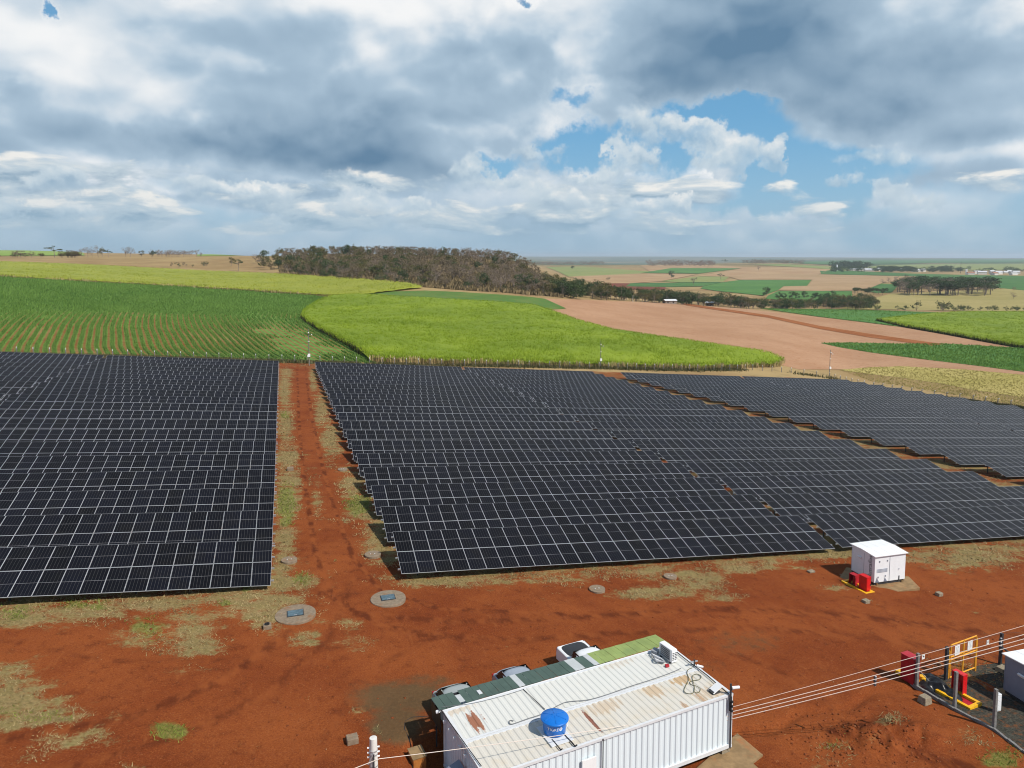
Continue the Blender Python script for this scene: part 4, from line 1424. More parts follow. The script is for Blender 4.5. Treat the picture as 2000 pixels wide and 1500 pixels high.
XL, XR, GAPX = -0.9366, 6.9075, 0.60
X3 = 84.45
for row in range(1, 21):
    o_ = ORD[row - 1]
    near = row <= 12
    dsl = {1: -.020, 2: -.013, 3: -.007}.get(row, 0.0)
    jit = lambda: random.uniform(-.05, .05)
    L30 = 30 * MOD_W
    solar_table(row, XL - L30, 30, f'solar table, {o_} row from the yard, left block, half beside the dirt track', near, -dsl * L30 - (.12 if row == 1 else .0), dsl)
    if row >= 10:
        solar_table(row, XL - 2 * L30 - GAPX, 30, f'solar table, {o_} row from the yard, left block, half farther from the track', False, jit())
    solar_table(row, XR, 30, f'solar table, {o_} row from the yard, middle block, half beside the dirt track', near, .10 if row == 1 else jit(), -.004 if row == 1 else 0)
    solar_table(row, XR + L30 + GAPX, 30, f'solar table, {o_} row from the yard, middle block, half farther from the track', near, jit())
    if row >= 2:
        solar_table(row, X3, 32, f'solar table, {o_} row from the yard, right block, half beside the grassy aisle', near, jit())
    if row >= 6:
        solar_table(row, X3 + 32 * MOD_W + GAPX, 32, f'solar table, {o_} row from the yard, right block, half beside the fence', row <= 12 and row >= 8, jit())

# ------------------------------------------------------------------ text helper
def text_mesh(txt, size, extr=0.004, align='CENTER'):
    cu = bpy.data.curves.new('lettering', 'FONT')
    cu.body = txt
    cu.size = size
    cu.extrude = extr
    cu.align_x = align
    cu.align_y = 'CENTER'
    o = bpy.data.objects.new('lettering', cu)
    COL.objects.link(o)
    dg = bpy.context.evaluated_depsgraph_get()
    me = bpy.data.meshes.new_from_object(o.evaluated_get(dg))
    bpy.data.objects.remove(o)
    bpy.data.curves.remove(cu)
    return me


# ------------------------------------------------------------------ container office
CROT = R(8.0)
CORIG = CO + CU * CLEN
CORIG.z = ZB
C_INV = (Matrix.Translation(CORIG) @ Matrix.Rotation(CROT, 4, 'Z')).inverted()


def cloc(px, py, z=None):
    """roof pixel -> container coordinates"""
    return C_INV @ onz(px, py, ZR if z is None else z)


def container_mat(name, col, rust, stain=0.5, cream=None):
    m, g, b = base_mat(name, 0.5, 0.35)
    tc = g.new('ShaderNodeTexCoord').outputs['Object']
    n1 = g.noise(tc, 1.2, 6, 0.62)
    n2 = g.noise(g.vm('MULTIPLY', tc, (6.0, .5, 1.0)), 2.0, 5, 0.65)
    n3 = g.noise(tc, 9, 5, .65)
    c = g.mix(g.m('MULTIPLY', g.ss(n1, .45, .7), stain), col, cream or tuple(v * .8 for v in col))
    c = g.mix(g.m('MULTIPLY', g.ss(n2, .60, .78), stain * .8), c, (0.50, 0.36, 0.22))
    for (cx, cy, sx, sy, w, rc) in rust:
        d = g.vm('MULTIPLY', g.vm('SUBTRACT', tc, (cx, cy, 0)), (1 / sx, 1 / sy, 0))
        k = g.m('ADD', g.vm('LENGTH', d), g.m('MULTIPLY', g.m('SUBTRACT', n3, .5), 1.1))
        k = g.m('ADD', k, g.m('MULTIPLY', g.m('SUBTRACT', n2, .5), .9))
        if sx > .2:
            k = g.m('ADD', k, g.m('MULTIPLY', g.m('SINE', g.m('MULTIPLY', g.sep(tc)[0], 6.2832 / .275)), .30))
        c = g.mix(g.m('MULTIPLY', g.ss(k, 1.1, .75), w), c, rc)
    g.link(c, b.inputs['Base Color'])
    return m


def corrugated(b, length, width, pitch, depth, axis, base, mi=0):
    """trapezoid sheet: ribs repeat along length, run across width; axis maps (l, w, d) to xyz"""
    n = int(length / pitch)
    p = length / n
    prof = []
    for i in range(n):
        s = i * p
        prof += [(s, 0), (s + .36 * p, 0), (s + .5 * p, -depth), (s + .86 * p, -depth)]
    prof.append((length, 0))
    for (a, c) in zip(prof[:-1], prof[1:]):
        P = [(a[0], 0, a[1]), (c[0], 0, c[1]), (c[0], width, c[1]), (a[0], width, a[1])]
        b.quad(*[axis(Vector(q)) for q in P], mi)


def make_container(name, y0, label, wall_m, roof_m):
    root = empty(name, CORIG + CV * y0, label, 'container', None, CROT)
    W = CWID
    b = MB()
    corrugated(b, CLEN - .24, W - .20, .275, .022, lambda v: (v.x + .12, v.y + .10, CH + v.z - .004), None)
    b.build('roof', roof_m, root)
    fr = M['white']
    for nm, c, s in (('top_rail', (CLEN / 2, .05, CH - .06), (CLEN - .3, .10, .10)), ('top_rail', (CLEN / 2, W - .05, CH - .06), (CLEN - .3, .10, .10)),
                     ('top_rail', (.06, W / 2, CH - .06), (.12, W - .3, .11)), ('top_rail', (CLEN - .06, W / 2, CH - .06), (.12, W - .3, .11)),
                     ('bottom_rail', (CLEN / 2, .05, .08), (CLEN - .3, .10, .16)), ('bottom_rail', (CLEN / 2, W - .05, .08), (CLEN - .3, .10, .16)),
                     ('bottom_rail', (.06, W / 2, .08), (.12, W - .3, .16)), ('bottom_rail', (CLEN - .06, W / 2, .08), (.12, W - .3, .16))):
        MB().box(c, s).build(nm, fr, root)
    for cx in (.08, CLEN - .08):
        for cy in (.08, W - .08):
            MB().box((cx, cy, CH / 2), (.15, .15, CH - .24)).build('corner_post', fr, root)
            for cz in (.06, CH - .055):
                MB().box((cx, cy, cz), (.178, .162, .118)).build('corner_casting', M['white'], root)
    b = MB()
    corrugated(b, CLEN - .3, CH - .28, .275, .036, lambda v: (v.x + .15, .05 - v.z * 1.0, v.y + .16), None)
    b.build('side_wall', wall_m, root)
    b = MB()
    corrugated(b, CLEN - .3, CH - .28, .275, .036, lambda v: (v.x + .15, W - .05 + v.z, v.y + .16), None)
    b.build('side_wall', wall_m, root)
    for xx, sg in ((.06, 1), (CLEN - .06, -1)):
        b = MB()
        corrugated(b, W - .3, CH - .28, .24, .036, lambda v: (xx - v.z * sg, v.x + .15, v.y + .16), None)
        b.build('end_wall', wall_m, root)
    MB().box((CLEN / 2, W / 2, .10), (CLEN - .35, W - .3, .05)).build('floor', M['dark_steel'], root)
    for cx in (.25, CLEN * .5, CLEN - .25):
        for cy in (.2, W - .2):
            MB().box((cx, cy, -.17), (.42, .28, .33)).build('support_block', M['block'], root)
    return root


RUST = (0.30, 0.105, 0.045)
TANR = (0.52, 0.34, 0.17)


def rspot(px, py, sx, sy, w, col, far):
    p = cloc(px, py)
    return (p.x, p.y - (CWID + .03 if far else 0), sx, sy, w, col)


roof_far = container_mat('white_roof_paint', (0.65, 0.645, 0.60), [rspot(928, 1408, .30, .62, .95, RUST, 1), rspot(1035, 1333, 1.6, .18, .35, TANR, 1), rspot(890, 1385, .7, .3, .4, TANR, 1), rspot(1200, 1290, .9, .5, .25, TANR, 1)], .35, (0.70, 0.67, 0.60))
roof_near = container_mat('cream_roof_paint', (0.62, 0.585, 0.515), [rspot(1154, 1406, .085, .80, .95, (0.24, 0.085, 0.05), 0), rspot(1330, 1327, .5, .30, .85, TANR, 0), rspot(1275, 1348, .4, .5, .6, TANR, 0), rspot(1372, 1365, .10, .55, .75, (.40, .22, .10), 0),
                                                              rspot(1340, 1380, .12, .4, .7, (.42, .24, .12), 0), rspot(1395, 1350, 1.0, .4, .45, TANR, 0), rspot(1180, 1380, .8, .4, .4, TANR, 0)], .75, (0.62, 0.54, 0.42))
wall_pale = container_mat('pale_blue_wall_paint', (0.70, 0.77, 0.80), [], .12, (0.62, 0.69, 0.73))
wall_pale2 = container_mat('white_wall_paint', (0.72, 0.75, 0.78), [], .15, (0.6, 0.63, 0.66))
make_container('shipping_container', 0.0, 'near white shipping container with cream rusty ribbed roof carrying the blue tank', wall_pale, roof_near)
make_container('shipping_container', CWID + 0.03, 'far white shipping container beside the green awning with the air conditioner on top', wall_pale2, roof_far)

# pad beside the container
def slab(name, pxs, top, thick, mat, label, cat, off=0.0):
    pts = [onz(px, py, top) for px, py in pxs]
    c = sum(pts, Vector()) / len(pts)
    b = MB()
    n = len(pts)
    for p in pts:
        b.v.append((p.x - c.x, p.y - c.y, 0))
    for p in pts:
        b.v.append((p.x - c.x, p.y - c.y, -thick))
    cr = sum((pts[i] - c).cross(pts[(i + 1) % n] - c).z for i in range(n))
    idx = list(range(n)) if cr > 0 else list(reversed(range(n)))
    b.f.append(tuple(idx))
    b.mi.append(0)
    for a in range(n):
        i, j = idx[a], idx[(a + 1) % n]
        b.f.append((i, i + n, j + n, j))
        b.mi.append(0)
    o = b.build(name, mat)
    o.location = (c.x, c.y, top)
    return tag(o, label, cat)


def upright(px, py):
    return gp(px, py)


zc = ZB - 0.33
slab('concrete_slab', [(1360, 1500), (1395, 1470), (1440, 1432), (1490, 1474), (1470, 1490), (1515, 1530), (1440, 1560), (1330, 1560)], zc + .10, .3, M['concrete_red'], 'brown stained concrete slab at the right end of the white container', 'concrete slab')

# awning on the far side
AW = empty('awning', CORIG + CV * (2 * CWID + .06) + Vector((0, 0, CH - .05)), 'narrow green and grey sheet metal awning along the far side of the container', 'awning', None, CROT)


def alx(px, py):
    return cloc(px, py).x


xs = [-.12, alx(893, 1363), alx(903, 1360), alx(1010, 1336), alx(1021, 1332), alx(1122, 1308), alx(1141, 1303), alx(1158, 1297), alx(1168, 1294), CLEN + .05]
mats = ['awn_green', 'awn_grey', 'awn_green', 'awn_grey', 'awn_green', 'awn_grey', 'awn_green', 'awn_grey', 'awn_lime']
AWD = 1.12
for i, (a, c) in enumerate(zip(xs[:-1], xs[1:])):
    short = (i == 1)
    b = MB()
    y0, y1 = (.18, .78) if short else (.05, AWD + (.05 if mats[i] == 'awn_lime' else 0))
    lift = .014 if mats[i] == 'awn_grey' else (.006 if mats[i] == 'awn_lime' else 0)
    sh = -0.09
    n = max(1, int((c - a) / .3))
    for k in range(n):
        xa, xb = a + (c - a) * k / n, a + (c - a) * (k + 1) / n - (.012 if k < n - 1 else 0)
        b.box(((xa + xb) / 2, (y0 + y1) / 2, lift + (k % 2) * .006), (xb - xa, y1 - y0, .012), 0, Matrix.Rotation(sh, 3, 'X'))
    b.build('roof_sheet', M[mats[i]], AW)
MB().box((xs[1] + 1.0, .5, .035), (.16, .30, .03), 0, Matrix.Rotation(-.09, 3, 'X')).build('patch_plate', M['white'], AW)
MB().box((CLEN / 2, .0, -.01), (CLEN, .10, .07)).build('gutter', M['white_clean'], AW)
MB().box((CLEN / 2, AWD - .03, -.14), (CLEN, .05, .08)).build('edge_beam', M['dark_steel'], AW)
for k in range(5):
    x = .1 + (CLEN - .2) * k / 4
    MB().tube((x, AWD - .04, -.16), (x, AWD - .04, -CH + .0), .035).build('post', M['dark_steel'], AW)
MB().box((-.10, .55, -.50), (.02, 1.05, .78)).build('side_sheet', M['black_sheet'], AW)


# ------------------------------------------------------------------ parked cars under the awning
def dome(name, hx, y0, y1, z, crown, mat, parent, drop=.10, p=3.2, n=14):
    """rounded, crowned sheet: a car roof or a bed cover"""
    yc, hy = (y0 + y1) / 2, (y1 - y0) / 2
    V, F = [], []
    for i in range(n + 1):
        for j in range(n + 1):
            u, v = 2 * i / n - 1, 2 * j / n - 1
            m_ = max(abs(u), abs(v))
            if m_ > 1e-6:
                k = m_ / ((abs(u) ** p + abs(v) ** p) ** (1 / p))
            else:
                k = 1
            uu, vv = u * k, v * k
            V.append((uu * hx, yc + vv * hy, z + crown * (1 - m_ ** 2) - drop * m_ ** 8))
    for i in range(n):
        for j in range(n):
            a = i * (n + 1) + j
            F.append((a, a + n + 1, a + n + 2, a + 1))
    me = np_mesh(name, np.array(V), np.array(F), mat, smooth=True)
    return link(name, me, parent)


def car(name, pos, rot, paint, label, kind='hatch'):
    root = empty(name, pos, label, 'pickup truck' if kind == 'pickup' else 'car', 'cars parked behind the container', rot)
    W = 1.62
    hw = W / 2
    b = MB()
    # side profile (y forward toward the container is -): x across, y along, rear at y = +
    if kind == 'pickup':
        Ln, prof = 4.7, [(-2.35, .45), (-2.33, .78), (-2.1, .92), (-1.25, .98), (2.3, .98), (2.35, .75), (2.35, .45)]
    else:
        Ln, prof = 3.8, [(-1.9, .40), (-1.9, .66), (-1.65, .80), (-.85, .90), (1.75, .95), (1.88, .70), (1.88, .40)]
    n = len(prof)
    secs = [(-hw, .0, .96), (-hw + .05, .03, 1), (hw - .05, .03, 1), (hw, .0, .96)]
    for (x, up, k) in secs:
        for (y, z) in prof:
            b.v.append((x, y * k, z + up * (z > .6) - (0.02 if abs(x) == hw else 0)))
    for s in range(3):
        for i in range(n):
            j = (i + 1) % n
            b.f.append((s * n + i, s * n + j, (s + 1) * n + j, (s + 1) * n + i))
            b.mi.append(0)
    b.f.append(tuple(range(n)))
    b.f.append(tuple(reversed(range(3 * n, 4 * n))))
    b.mi += [0, 0]
    me = b.mesh('body', [paint])
    bevel_mesh(me, .035, 2)
    link('body', me, root)
    # cabin
    if kind == 'pickup':
        y0, y1, yt0, yt1, zb, zt = -1.25, 1.00, -.62, .84, .97, 1.50
    else:
        y0, y1, yt0, yt1, zb, zt = -.95, 1.66, -.30, 1.18, .92, 1.40
    g = MB()
    bw, tw = hw - .05, hw - .17
    B = [(-bw, y0, zb), (bw, y0, zb), (bw, y1, zb), (-bw, y1, zb)]
    T = [(-tw, yt0, zt), (tw, yt0, zt), (tw, yt1, zt), (-tw, yt1, zt)]
    for i, nm in enumerate(('windscreen', 'side_window', 'rear_window', 'side_window')):
        j = (i + 1) % 4
        w = MB()
        w.quad(B[i], B[j], T[j], T[i])
        w.build(nm, M['glass_dark'], root)
    for i in range(4):
        w = MB()
        w.tube(B[i], (T[i][0] * .93, T[i][1] + (.06 if i < 2 else -.06), T[i][2] - .07), .04, .035, 6)
        w.build('pillar', paint, root)
    dome('roof', tw + .07, yt0 - .10, yt1 + .10, zt, .06, paint, root)
    if kind == 'pickup':
        dome('tonneau_cover', hw - .04, 1.02, 2.33, 1.02, .05, M['tonneau'], root, .06, 4.0)
    else:
        dome('tailgate', hw - .08, yt1 - .05, 1.90, 1.02, .05, paint, root, .10, 3.0)
    for sx in (-1, 1):
        for yy in ((-1.45, 1.45) if kind == 'pickup' else (-1.2, 1.2)):
            w = MB()
            w.tube((sx * (hw - .20), yy, .32), (sx * (hw + .01), yy, .32), .32, .32, 18)
            o = w.build('wheel', M['black'], root)
            r_ = MB()
            r_.tube((sx * (hw - .0), yy, .32), (sx * (hw + .018), yy, .32), .19, .17, 12)
            r_.build('rim', M['steel'], o)
        MB().box((sx * (hw - .14), (2.36 if kind == 'pickup' else 1.90), .80), (.22, .03, .16)).build('tail_lamp', M['tail_red'], root)
        MB().box((sx * (hw + .07), y0 + .35, zb + .06), (.14, .08, .11)).build('mirror', paint, root)
    MB().box((0, 2.38 if kind == 'pickup' else 1.91, .50), (W - .1, .06, .16)).build('bumper', M['dark_steel'], root)
    return root


def car_at(px, py, hz, back, dx=0.0):
    """stand a car so that its part of height hz shows at the pixel; back = how far that part lies behind its middle"""
    q = onz(px, py, ZB - .33 + hz)
    q = q - CV * back
    z = tz(q.x, q.y)
    q = onz(px, py, z + hz) - CV * back
    return Vector((q.x, q.y, tz(q.x, q.y)))


car('parked_car', car_at(886, 1334, 1.40, 1.20), CROT, M['car_silver'], 'pale silver green car at the left end of the green awning')
car('parked_car', car_at(1005, 1307, 1.40, 1.05), CROT, M['car_blue'], 'silver car with dark glass under the middle of the awning')
car('pickup_truck', car_at(1115, 1258, 1.02, 2.2), CROT, M['car_white'], 'white pickup truck with a black bed cover behind the awning', 'pickup')

# ------------------------------------------------------------------ things on the container roof
tc_ = onz(1083, 1427, ZR + .06)
TK = empty('water_tank', tc_, 'round blue plastic water tank with a ribbed lid on the container roof', 'water tank')
b = MB()
b.lathe([(.41, 0), (.43, .02), (.445, .22), (.452, .24), (.447, .26), (.475, .50), (.49, .53)], 40)
b.build('body', M['blue'], TK, True)
b = MB()
b.lathe([(.535, .50), (.548, .515), (.548, .555), (.53, .572), (.25, .625), (.06, .648), (.0, .65)], 40, cap=False)
lid = b.build('lid', M['blue'], TK, True)
for k in range(6):
    a = R(18 + 60 * k)
    b = MB()
    c0, c1 = Vector((.08 * math.cos(a), .08 * math.sin(a), .648)), Vector((.47 * math.cos(a), .47 * math.sin(a), .588))
    d = (c1 - c0)
    mrot = d.to_track_quat('X', 'Z').to_matrix()
    b.box((c0 + c1) / 2, (d.length, .035, .022), 0, mrot)
    b.build('rib', M['blue'], lid)
tx = text_mesh('TIGRE', .165, .002)
vd = Vector((0, 0, 0)) - tc_
phi0 = math.atan2(-tc_.y, -tc_.x) + .04


def wrap(me, dx, z0, r0, slope):
    for v in me.vertices:
        x, y, z = v.co
        rr = r0 + slope * y + z + .003
        a = phi0 + (x + dx) / r0
        v.co = (rr * math.cos(a), rr * math.sin(a), z0 + y)


wrap(tx, -.075, .33, .457, .10)
tx.materials.append(M['white_clean'])
link('lettering', tx, TK)
b = MB()
for k in range(14):
    t0, t1 = 2 * math.pi * k / 14, 2 * math.pi * (k + 1) / 14
    b.tri((0, 0, 0), (.068 * math.cos(t0), .075 * math.sin(t0), 0), (.068 * math.cos(t1), .075 * math.sin(t1), 0))
me = b.mesh('emblem', [M['white_clean']])
wrap(me, .235, .335, .457, .10)
link('emblem', me, TK)
b = MB()
for yy in (-.025, .01, .04):
    b.box((0, yy, .002), (.07, .012, .002))
me = b.mesh('emblem_stripes', [M['blue']])
wrap(me, .235, .335, .458, .10)
link('emblem_stripes', me, TK)
b = MB()
rt = Vector((math.cos(CROT), math.sin(CROT), 0))
b.path([rt * .52 + Vector((0, 0, .48)), rt * .56 + Vector((0, 0, .42)), rt * .55 + Vector((0, -.06, .10)), rt * .50 + Vector((0, -.08, .04))], .018)
b.build('overflow_pipe', M['white_clean'], TK)
bd = cloc(1075, 1440)
MB().box((0, 0, 0), (.95, 1.25, .03)).build('mounting_board', M['white'], TK).matrix_local = Matrix.Translation((-.03, -.12, -.035)) @ Matrix.Rotation(CROT, 4, 'Z')


def roof_line(name, pts, r, mat, label, cat='cable', dz=.02, n=5, z=None):
    P = [onz(px, py, (ZR if z is None else z) + dz) for px, py in pts]
    # smooth the run with Catmull-Rom
    Q = []
    for i in range(len(P) - 1):
        p0, p1, p2, p3 = P[max(i - 1, 0)], P[i], P[i + 1], P[min(i + 2, len(P) - 1)]
        for k in range(4):
            t = k / 4
            Q.append(.5 * ((2 * p1) + (p2 - p0) * t + (2 * p0 - 5 * p1 + 4 * p2 - p3) * t * t + (3 * p1 - p0 - 3 * p2 + p3) * t ** 3))
    Q.append(P[-1])
    c = Q[0].copy()
    b = MB()
    b.path([q - c for q in Q], r, n)
    o = b.build(name, mat)
    o.location = c
    return tag(o, label, cat)


roof_line('roof_cable', [(1003, 1408), (996, 1407), (995, 1412), (1002, 1414), (1030, 1404), (1060, 1394), (1098, 1374), (1116, 1370), (1148, 1367), (1182, 1358), (1230, 1341), (1280, 1325), (1318, 1311), (1330, 1305)], .017, M['cable_grey'], 'long grey cable lying across both container roofs past the tank')
roof_line('roof_cable', [(1022, 1346), (1040, 1363), (1064, 1385)], .016, M['black'], 'straight black cable from the gutter to the blue tank')
roof_line('roof_wire', [(1023, 1346), (985, 1358), (930, 1372), (896, 1377), (862, 1381)], .009, M['cable_grey'], 'thin grey wire along the far roof edge toward the left corner')
roof_line('coiled_cable', [(1352, 1304), (1344, 1308), (1342, 1315), (1345.5, 1326), (1340, 1338), (1336, 1348), (1339, 1353), (1347, 1355), (1354, 1353), (1356.5, 1345), (1355, 1335), (1352, 1324), (1355, 1318), (1363, 1317), (1369.5, 1321), (1366, 1327), (1355, 1329),
                           (1347.5, 1332), (1350, 1337), (1360, 1340), (1367.5, 1345), (1366, 1351), (1360, 1353), (1355, 1350)], .014, M['cable_olive'], 'olive cable lying in loops at the right end of the cream roof')
roof_line('drain_pipe', [(1101, 1433), (1107, 1440), (1117, 1450), (1123, 1457), (1127, 1455)], .028, M['black'], 'black pipe from the tank to the near roof edge', 'pipe', .04)
roof_line('drain_pipe', [(1078, 1444), (1086, 1453), (1095, 1464), (1098, 1462)], .022, M['black'], 'short black pipe from the tank board toward the near wall', 'pipe', .04)
roof_line('edge_cable', [(1320, 1272), (1345, 1292), (1380, 1318), (1405, 1340), (1424, 1356)], .022, M['black'], 'black conduit along the right end of the container roofs', 'cable', .05)
roof_line('edge_cable', [(861, 1386), (875, 1406), (895, 1434), (915, 1462), (940, 1496)], .018, M['black'], 'black conduit along the left end of the container roofs', 'cable', .05)

# air conditioner outdoor unit
acp = onz(1304.5, 1287, ZR)
AC = empty('air_conditioner', acp + Vector((0, 0, .03)), 'white air conditioner outdoor unit on the far container roof', 'air conditioner', None, CROT + R(4))
me = MB().box((0, 0, .32), (.30, .86, .58)).mesh('casing', [M['white_clean']])
bevel_mesh(me, .015, 2)
link('casing', me, AC)
MB().box((-.152, .03, .32), (.012, .62, .50)).build('coil', M['print_black'], AC)
b = MB()
for k in range(9):
    b.box((-.165, -.26 + .072 * k, .32), (.008, .010, .50))
for k in range(6):
    b.box((-.167, .03, .10 + .088 * k), (.008, .62, .010))
b.build('grille', M['white'], AC)
for k in range(5):
    for j in range(2):
        MB().box((-.07 + .14 * j, -.432, .16 + .075 * k), (.11, .012, .035)).build('louvre', M['print_black'], AC)
for yy in (-.3, .3):
    MB().box((0, yy, .0), (.36, .06, .06)).build('foot', M['dark_steel'], AC)
hb = empty('hose_bundle', onz(1287, 1281, ZR + .02), 'white hoses and a grey box beside the air conditioner', 'hose')
for k in range(3):
    pts = [onz(px, py, ZR + .06 + .03 * k) - hb.location for px, py in ((1270 + k, 1280 - 2 * k), (1277, 1276 + k * 3), (1284, 1281 + k * 2), (1292, 1286 + k), (1298, 1293), (1289 - 4 * k, 1291), (1278, 1285))]
    b = MB()
    b.path(pts, .035, 7)
    b.build('hose', M['white_clean'] if k < 2 else M['print_grey'], hb)
MB().box(onz(1280, 1272, ZR + .14) - hb.location, (.34, .28, .16), 0, Matrix.Rotation(CROT + .5, 3, 'Z')).build('box', M['print_grey'], hb)
tag(MB().box((0, 0, .05), (.16, .12, .10)).build('junction_box', M['dark_red']), 'small dark red junction box on the roof before the air conditioner', 'junction box').location = onz(1303, 1302, ZR)

# flat antenna, camera post, bracket and lamps
wa = onz(1395, 1352, ZR)
ANT = empty('flat_antenna', wa, 'tilted white flat antenna plate near the right roof corner', 'antenna', None, CROT)
MB().box((.06, 0, .17), (.52, .34, .03), 0, Matrix.Rotation(-.42, 3, 'Y')).build('plate', M['white_clean'], ANT)
MB().box((.0, 0, .055), (.36, .28, .11)).build('stand', M['dark_steel'], ANT)
cp = onz(1427, 1358, ZR)
CP = empty('camera_post', cp, 'short dark post with a white camera at the near right roof corner', 'camera')
MB().box((0, 0, .12), (.07, .05, .78)).build('post', M['dark_steel'], CP)
MB().tube((.05, -.02, .33), (.36, -.08, .34), .065, .06, 12).build('camera_housing', M['white_clean'], CP)
MB().box((.06, 0, .24), (.16, .04, .05)).build('bracket', M['steel'], CP)
bp = onz(1356, 1301, ZR)
BR = empty('roof_bracket', bp, 'small grey bracket with a white lamp on the right roof edge', 'bracket')
MB().box((0, 0, .14), (.05, .05, .34)).build('post', M['dark_steel'], BR)
MB().box((-.02, 0, .22), (.36, .05, .05)).build('arm', M['steel'], BR)
MB().tube((.08, -.08, .06), (.32, -.22, .02), .055, .05, 10).build('lamp', M['white_clean'], BR)
lp = onz(858, 1389, ZR - .1)
LP = empty('corner_lamp', lp, 'small white lamp at the far left corner of the container', 'lamp')
MB().tube((0, 0, 0), (-.10, .05, -.05), .06, .075, 12).build('head', M['white_clean'], LP)
MB().box((.06, 0, .04), (.12, .05, .10)).build('bracket', M['white'], LP)
# wall insulators and conduit on the near wall
wp = onz(1418, 1393, ZR - .33)
WI = empty('wall_insulator', CORIG + Vector((math.cos(CROT), math.sin(CROT), 0)) * (CLEN - .17) - CV * .08 + Vector((0, 0, CH - .45)), 'black insulator bracket on the near wall by the right corner', 'insulator', None, CROT)
MB().box((0, .05, 0), (.06, .08, .55)).build('bracket', M['print_black'], WI)
for k in range(3):
    MB().lathe([(.02, -.04), (.055, -.03), (.03, 0), (.055, .03), (.02, .04)], 10, 0, (0, -.06, .20 - .2 * k)).build('insulator', M['print_black'], WI)
MB().box((.06, .05, -.80), (.035, .035, 2.3)).build('conduit', M['dark_steel'], WI)
ws = empty('wall_plate', CORIG + Vector((math.cos(CROT), math.sin(CROT), 0)) * 4.3 - CV * .02 + Vector((0, 0, 1.52)), 'white square plate on the near container wall beside a conduit', 'plate', None, CROT)
MB().box((0, 0, 0), (.62, .05, .5)).build('plate', M['white_clean'], ws)
MB().box((.62, .0, .0), (.03, .03, 1.7)).build('conduit', M['dark_steel'], ws)

# left end: door awning, white pipe, rods, brown cabinet
DA = empty('door_awning', CORIG + CV * 2.1 + Vector((0, 0, CH - .95)), 'dark blue sheet awning over the shaded left end of the container', 'awning', None, CROT)
for k in range(6):
    MB().box((-.28, .1 - .36 * k, 0), (.52, .352, .02), 0, Matrix.Rotation(-.35, 3, 'Y')).build('roof_sheet', M['blue_grey'], DA)
b = MB()
b.tube((-.52, .26, -.10), (-.50, .26, -1.7), .012)
b.tube((-.52, -1.9, -.10), (-.50, -1.9, -1.7), .012)
b.build('rod', M['white'], DA)
tag(MB().tube((0, 0, 0), (.30, -1.0, -.04), .045, .045, 10).build('white_pipe', M['white_clean']), 'white plastic pipe at the near left end of the container', 'pipe').location = CORIG + CV * .9 + Vector((-.32, -.1, CH - .55))
for k in range(5):
    tag(MB().box((0, 0, 0), (.10, .06, .12)).build('wall_lamp', M['white_clean']), f'small white fitting, {ORD[k]} from the far corner on the shaded left container end', 'lamp', 'white fittings on the left container end').location = CORIG + CV * (3.9 - .55 * k) + Vector((-.06, 0, CH - .28))
q = gp(815, 1497)
BC = empty('brown_cabinet', q, 'orange brown metal box on the ground left of the container', 'box', None, CROT)
me = MB().box((0, 0, .3), (.55, .7, .6)).mesh('casing', [simple('brown_paint', (0.40, 0.15, 0.035), .6, .3, 0, .15, 4)])
bevel_mesh(me, .02, 1)
link('casing', me, BC)
MB().box((0, 0, .61), (.6, .75, .03)).build('lid', M['concrete_red'], BC)
pts = [gp(px, py) + Vector((0, 0, .03)) for px, py in ((838, 1400), (806, 1402), (791, 1410), (790, 1425), (797, 1440), (803, 1458), (802, 1480), (806, 1500), (812, 1520))]
c0 = pts[0].copy()
b = MB()
b.path([p - c0 for p in pts], .02)
o = b.build('ground_cable', M['black'])
o.location = c0
tag(o, 'black cable snaking on the red soil left of the container', 'cable')

# ------------------------------------------------------------------ transformer kiosk with its red cabinets
kz = tz(*(gp(1707, 1141.5).xy)) + .12
kB, kC, kA = onz(1707, 1141.5, kz), onz(1767, 1133, kz), onz(1653.5, 1116, kz)
kux = (kC - kB)
KW = kux.length
kux.normalize()
kvy = Vector((-kux.y, kux.x, 0))
KD = (kA - kB).dot(kvy)
KROT = math.atan2(kux.y, kux.x)
KH = 2.02
kc = kB + kux * KW / 2 + kvy * KD / 2
PADS.append(((kc.x, kc.y), (kux.x, kux.y), (kvy.x, kvy.y), KW / 2 + .7, KD / 2 + .5, kz - .26, 1.2))


def text_on(parent, txt, size, mat, loc, rot, name='lettering', extr=.004):
    me = text_mesh(txt, size, extr)
    me.materials.append(mat)
    o = link(name, me, parent, loc)
    o.rotation_euler = rot
    return o


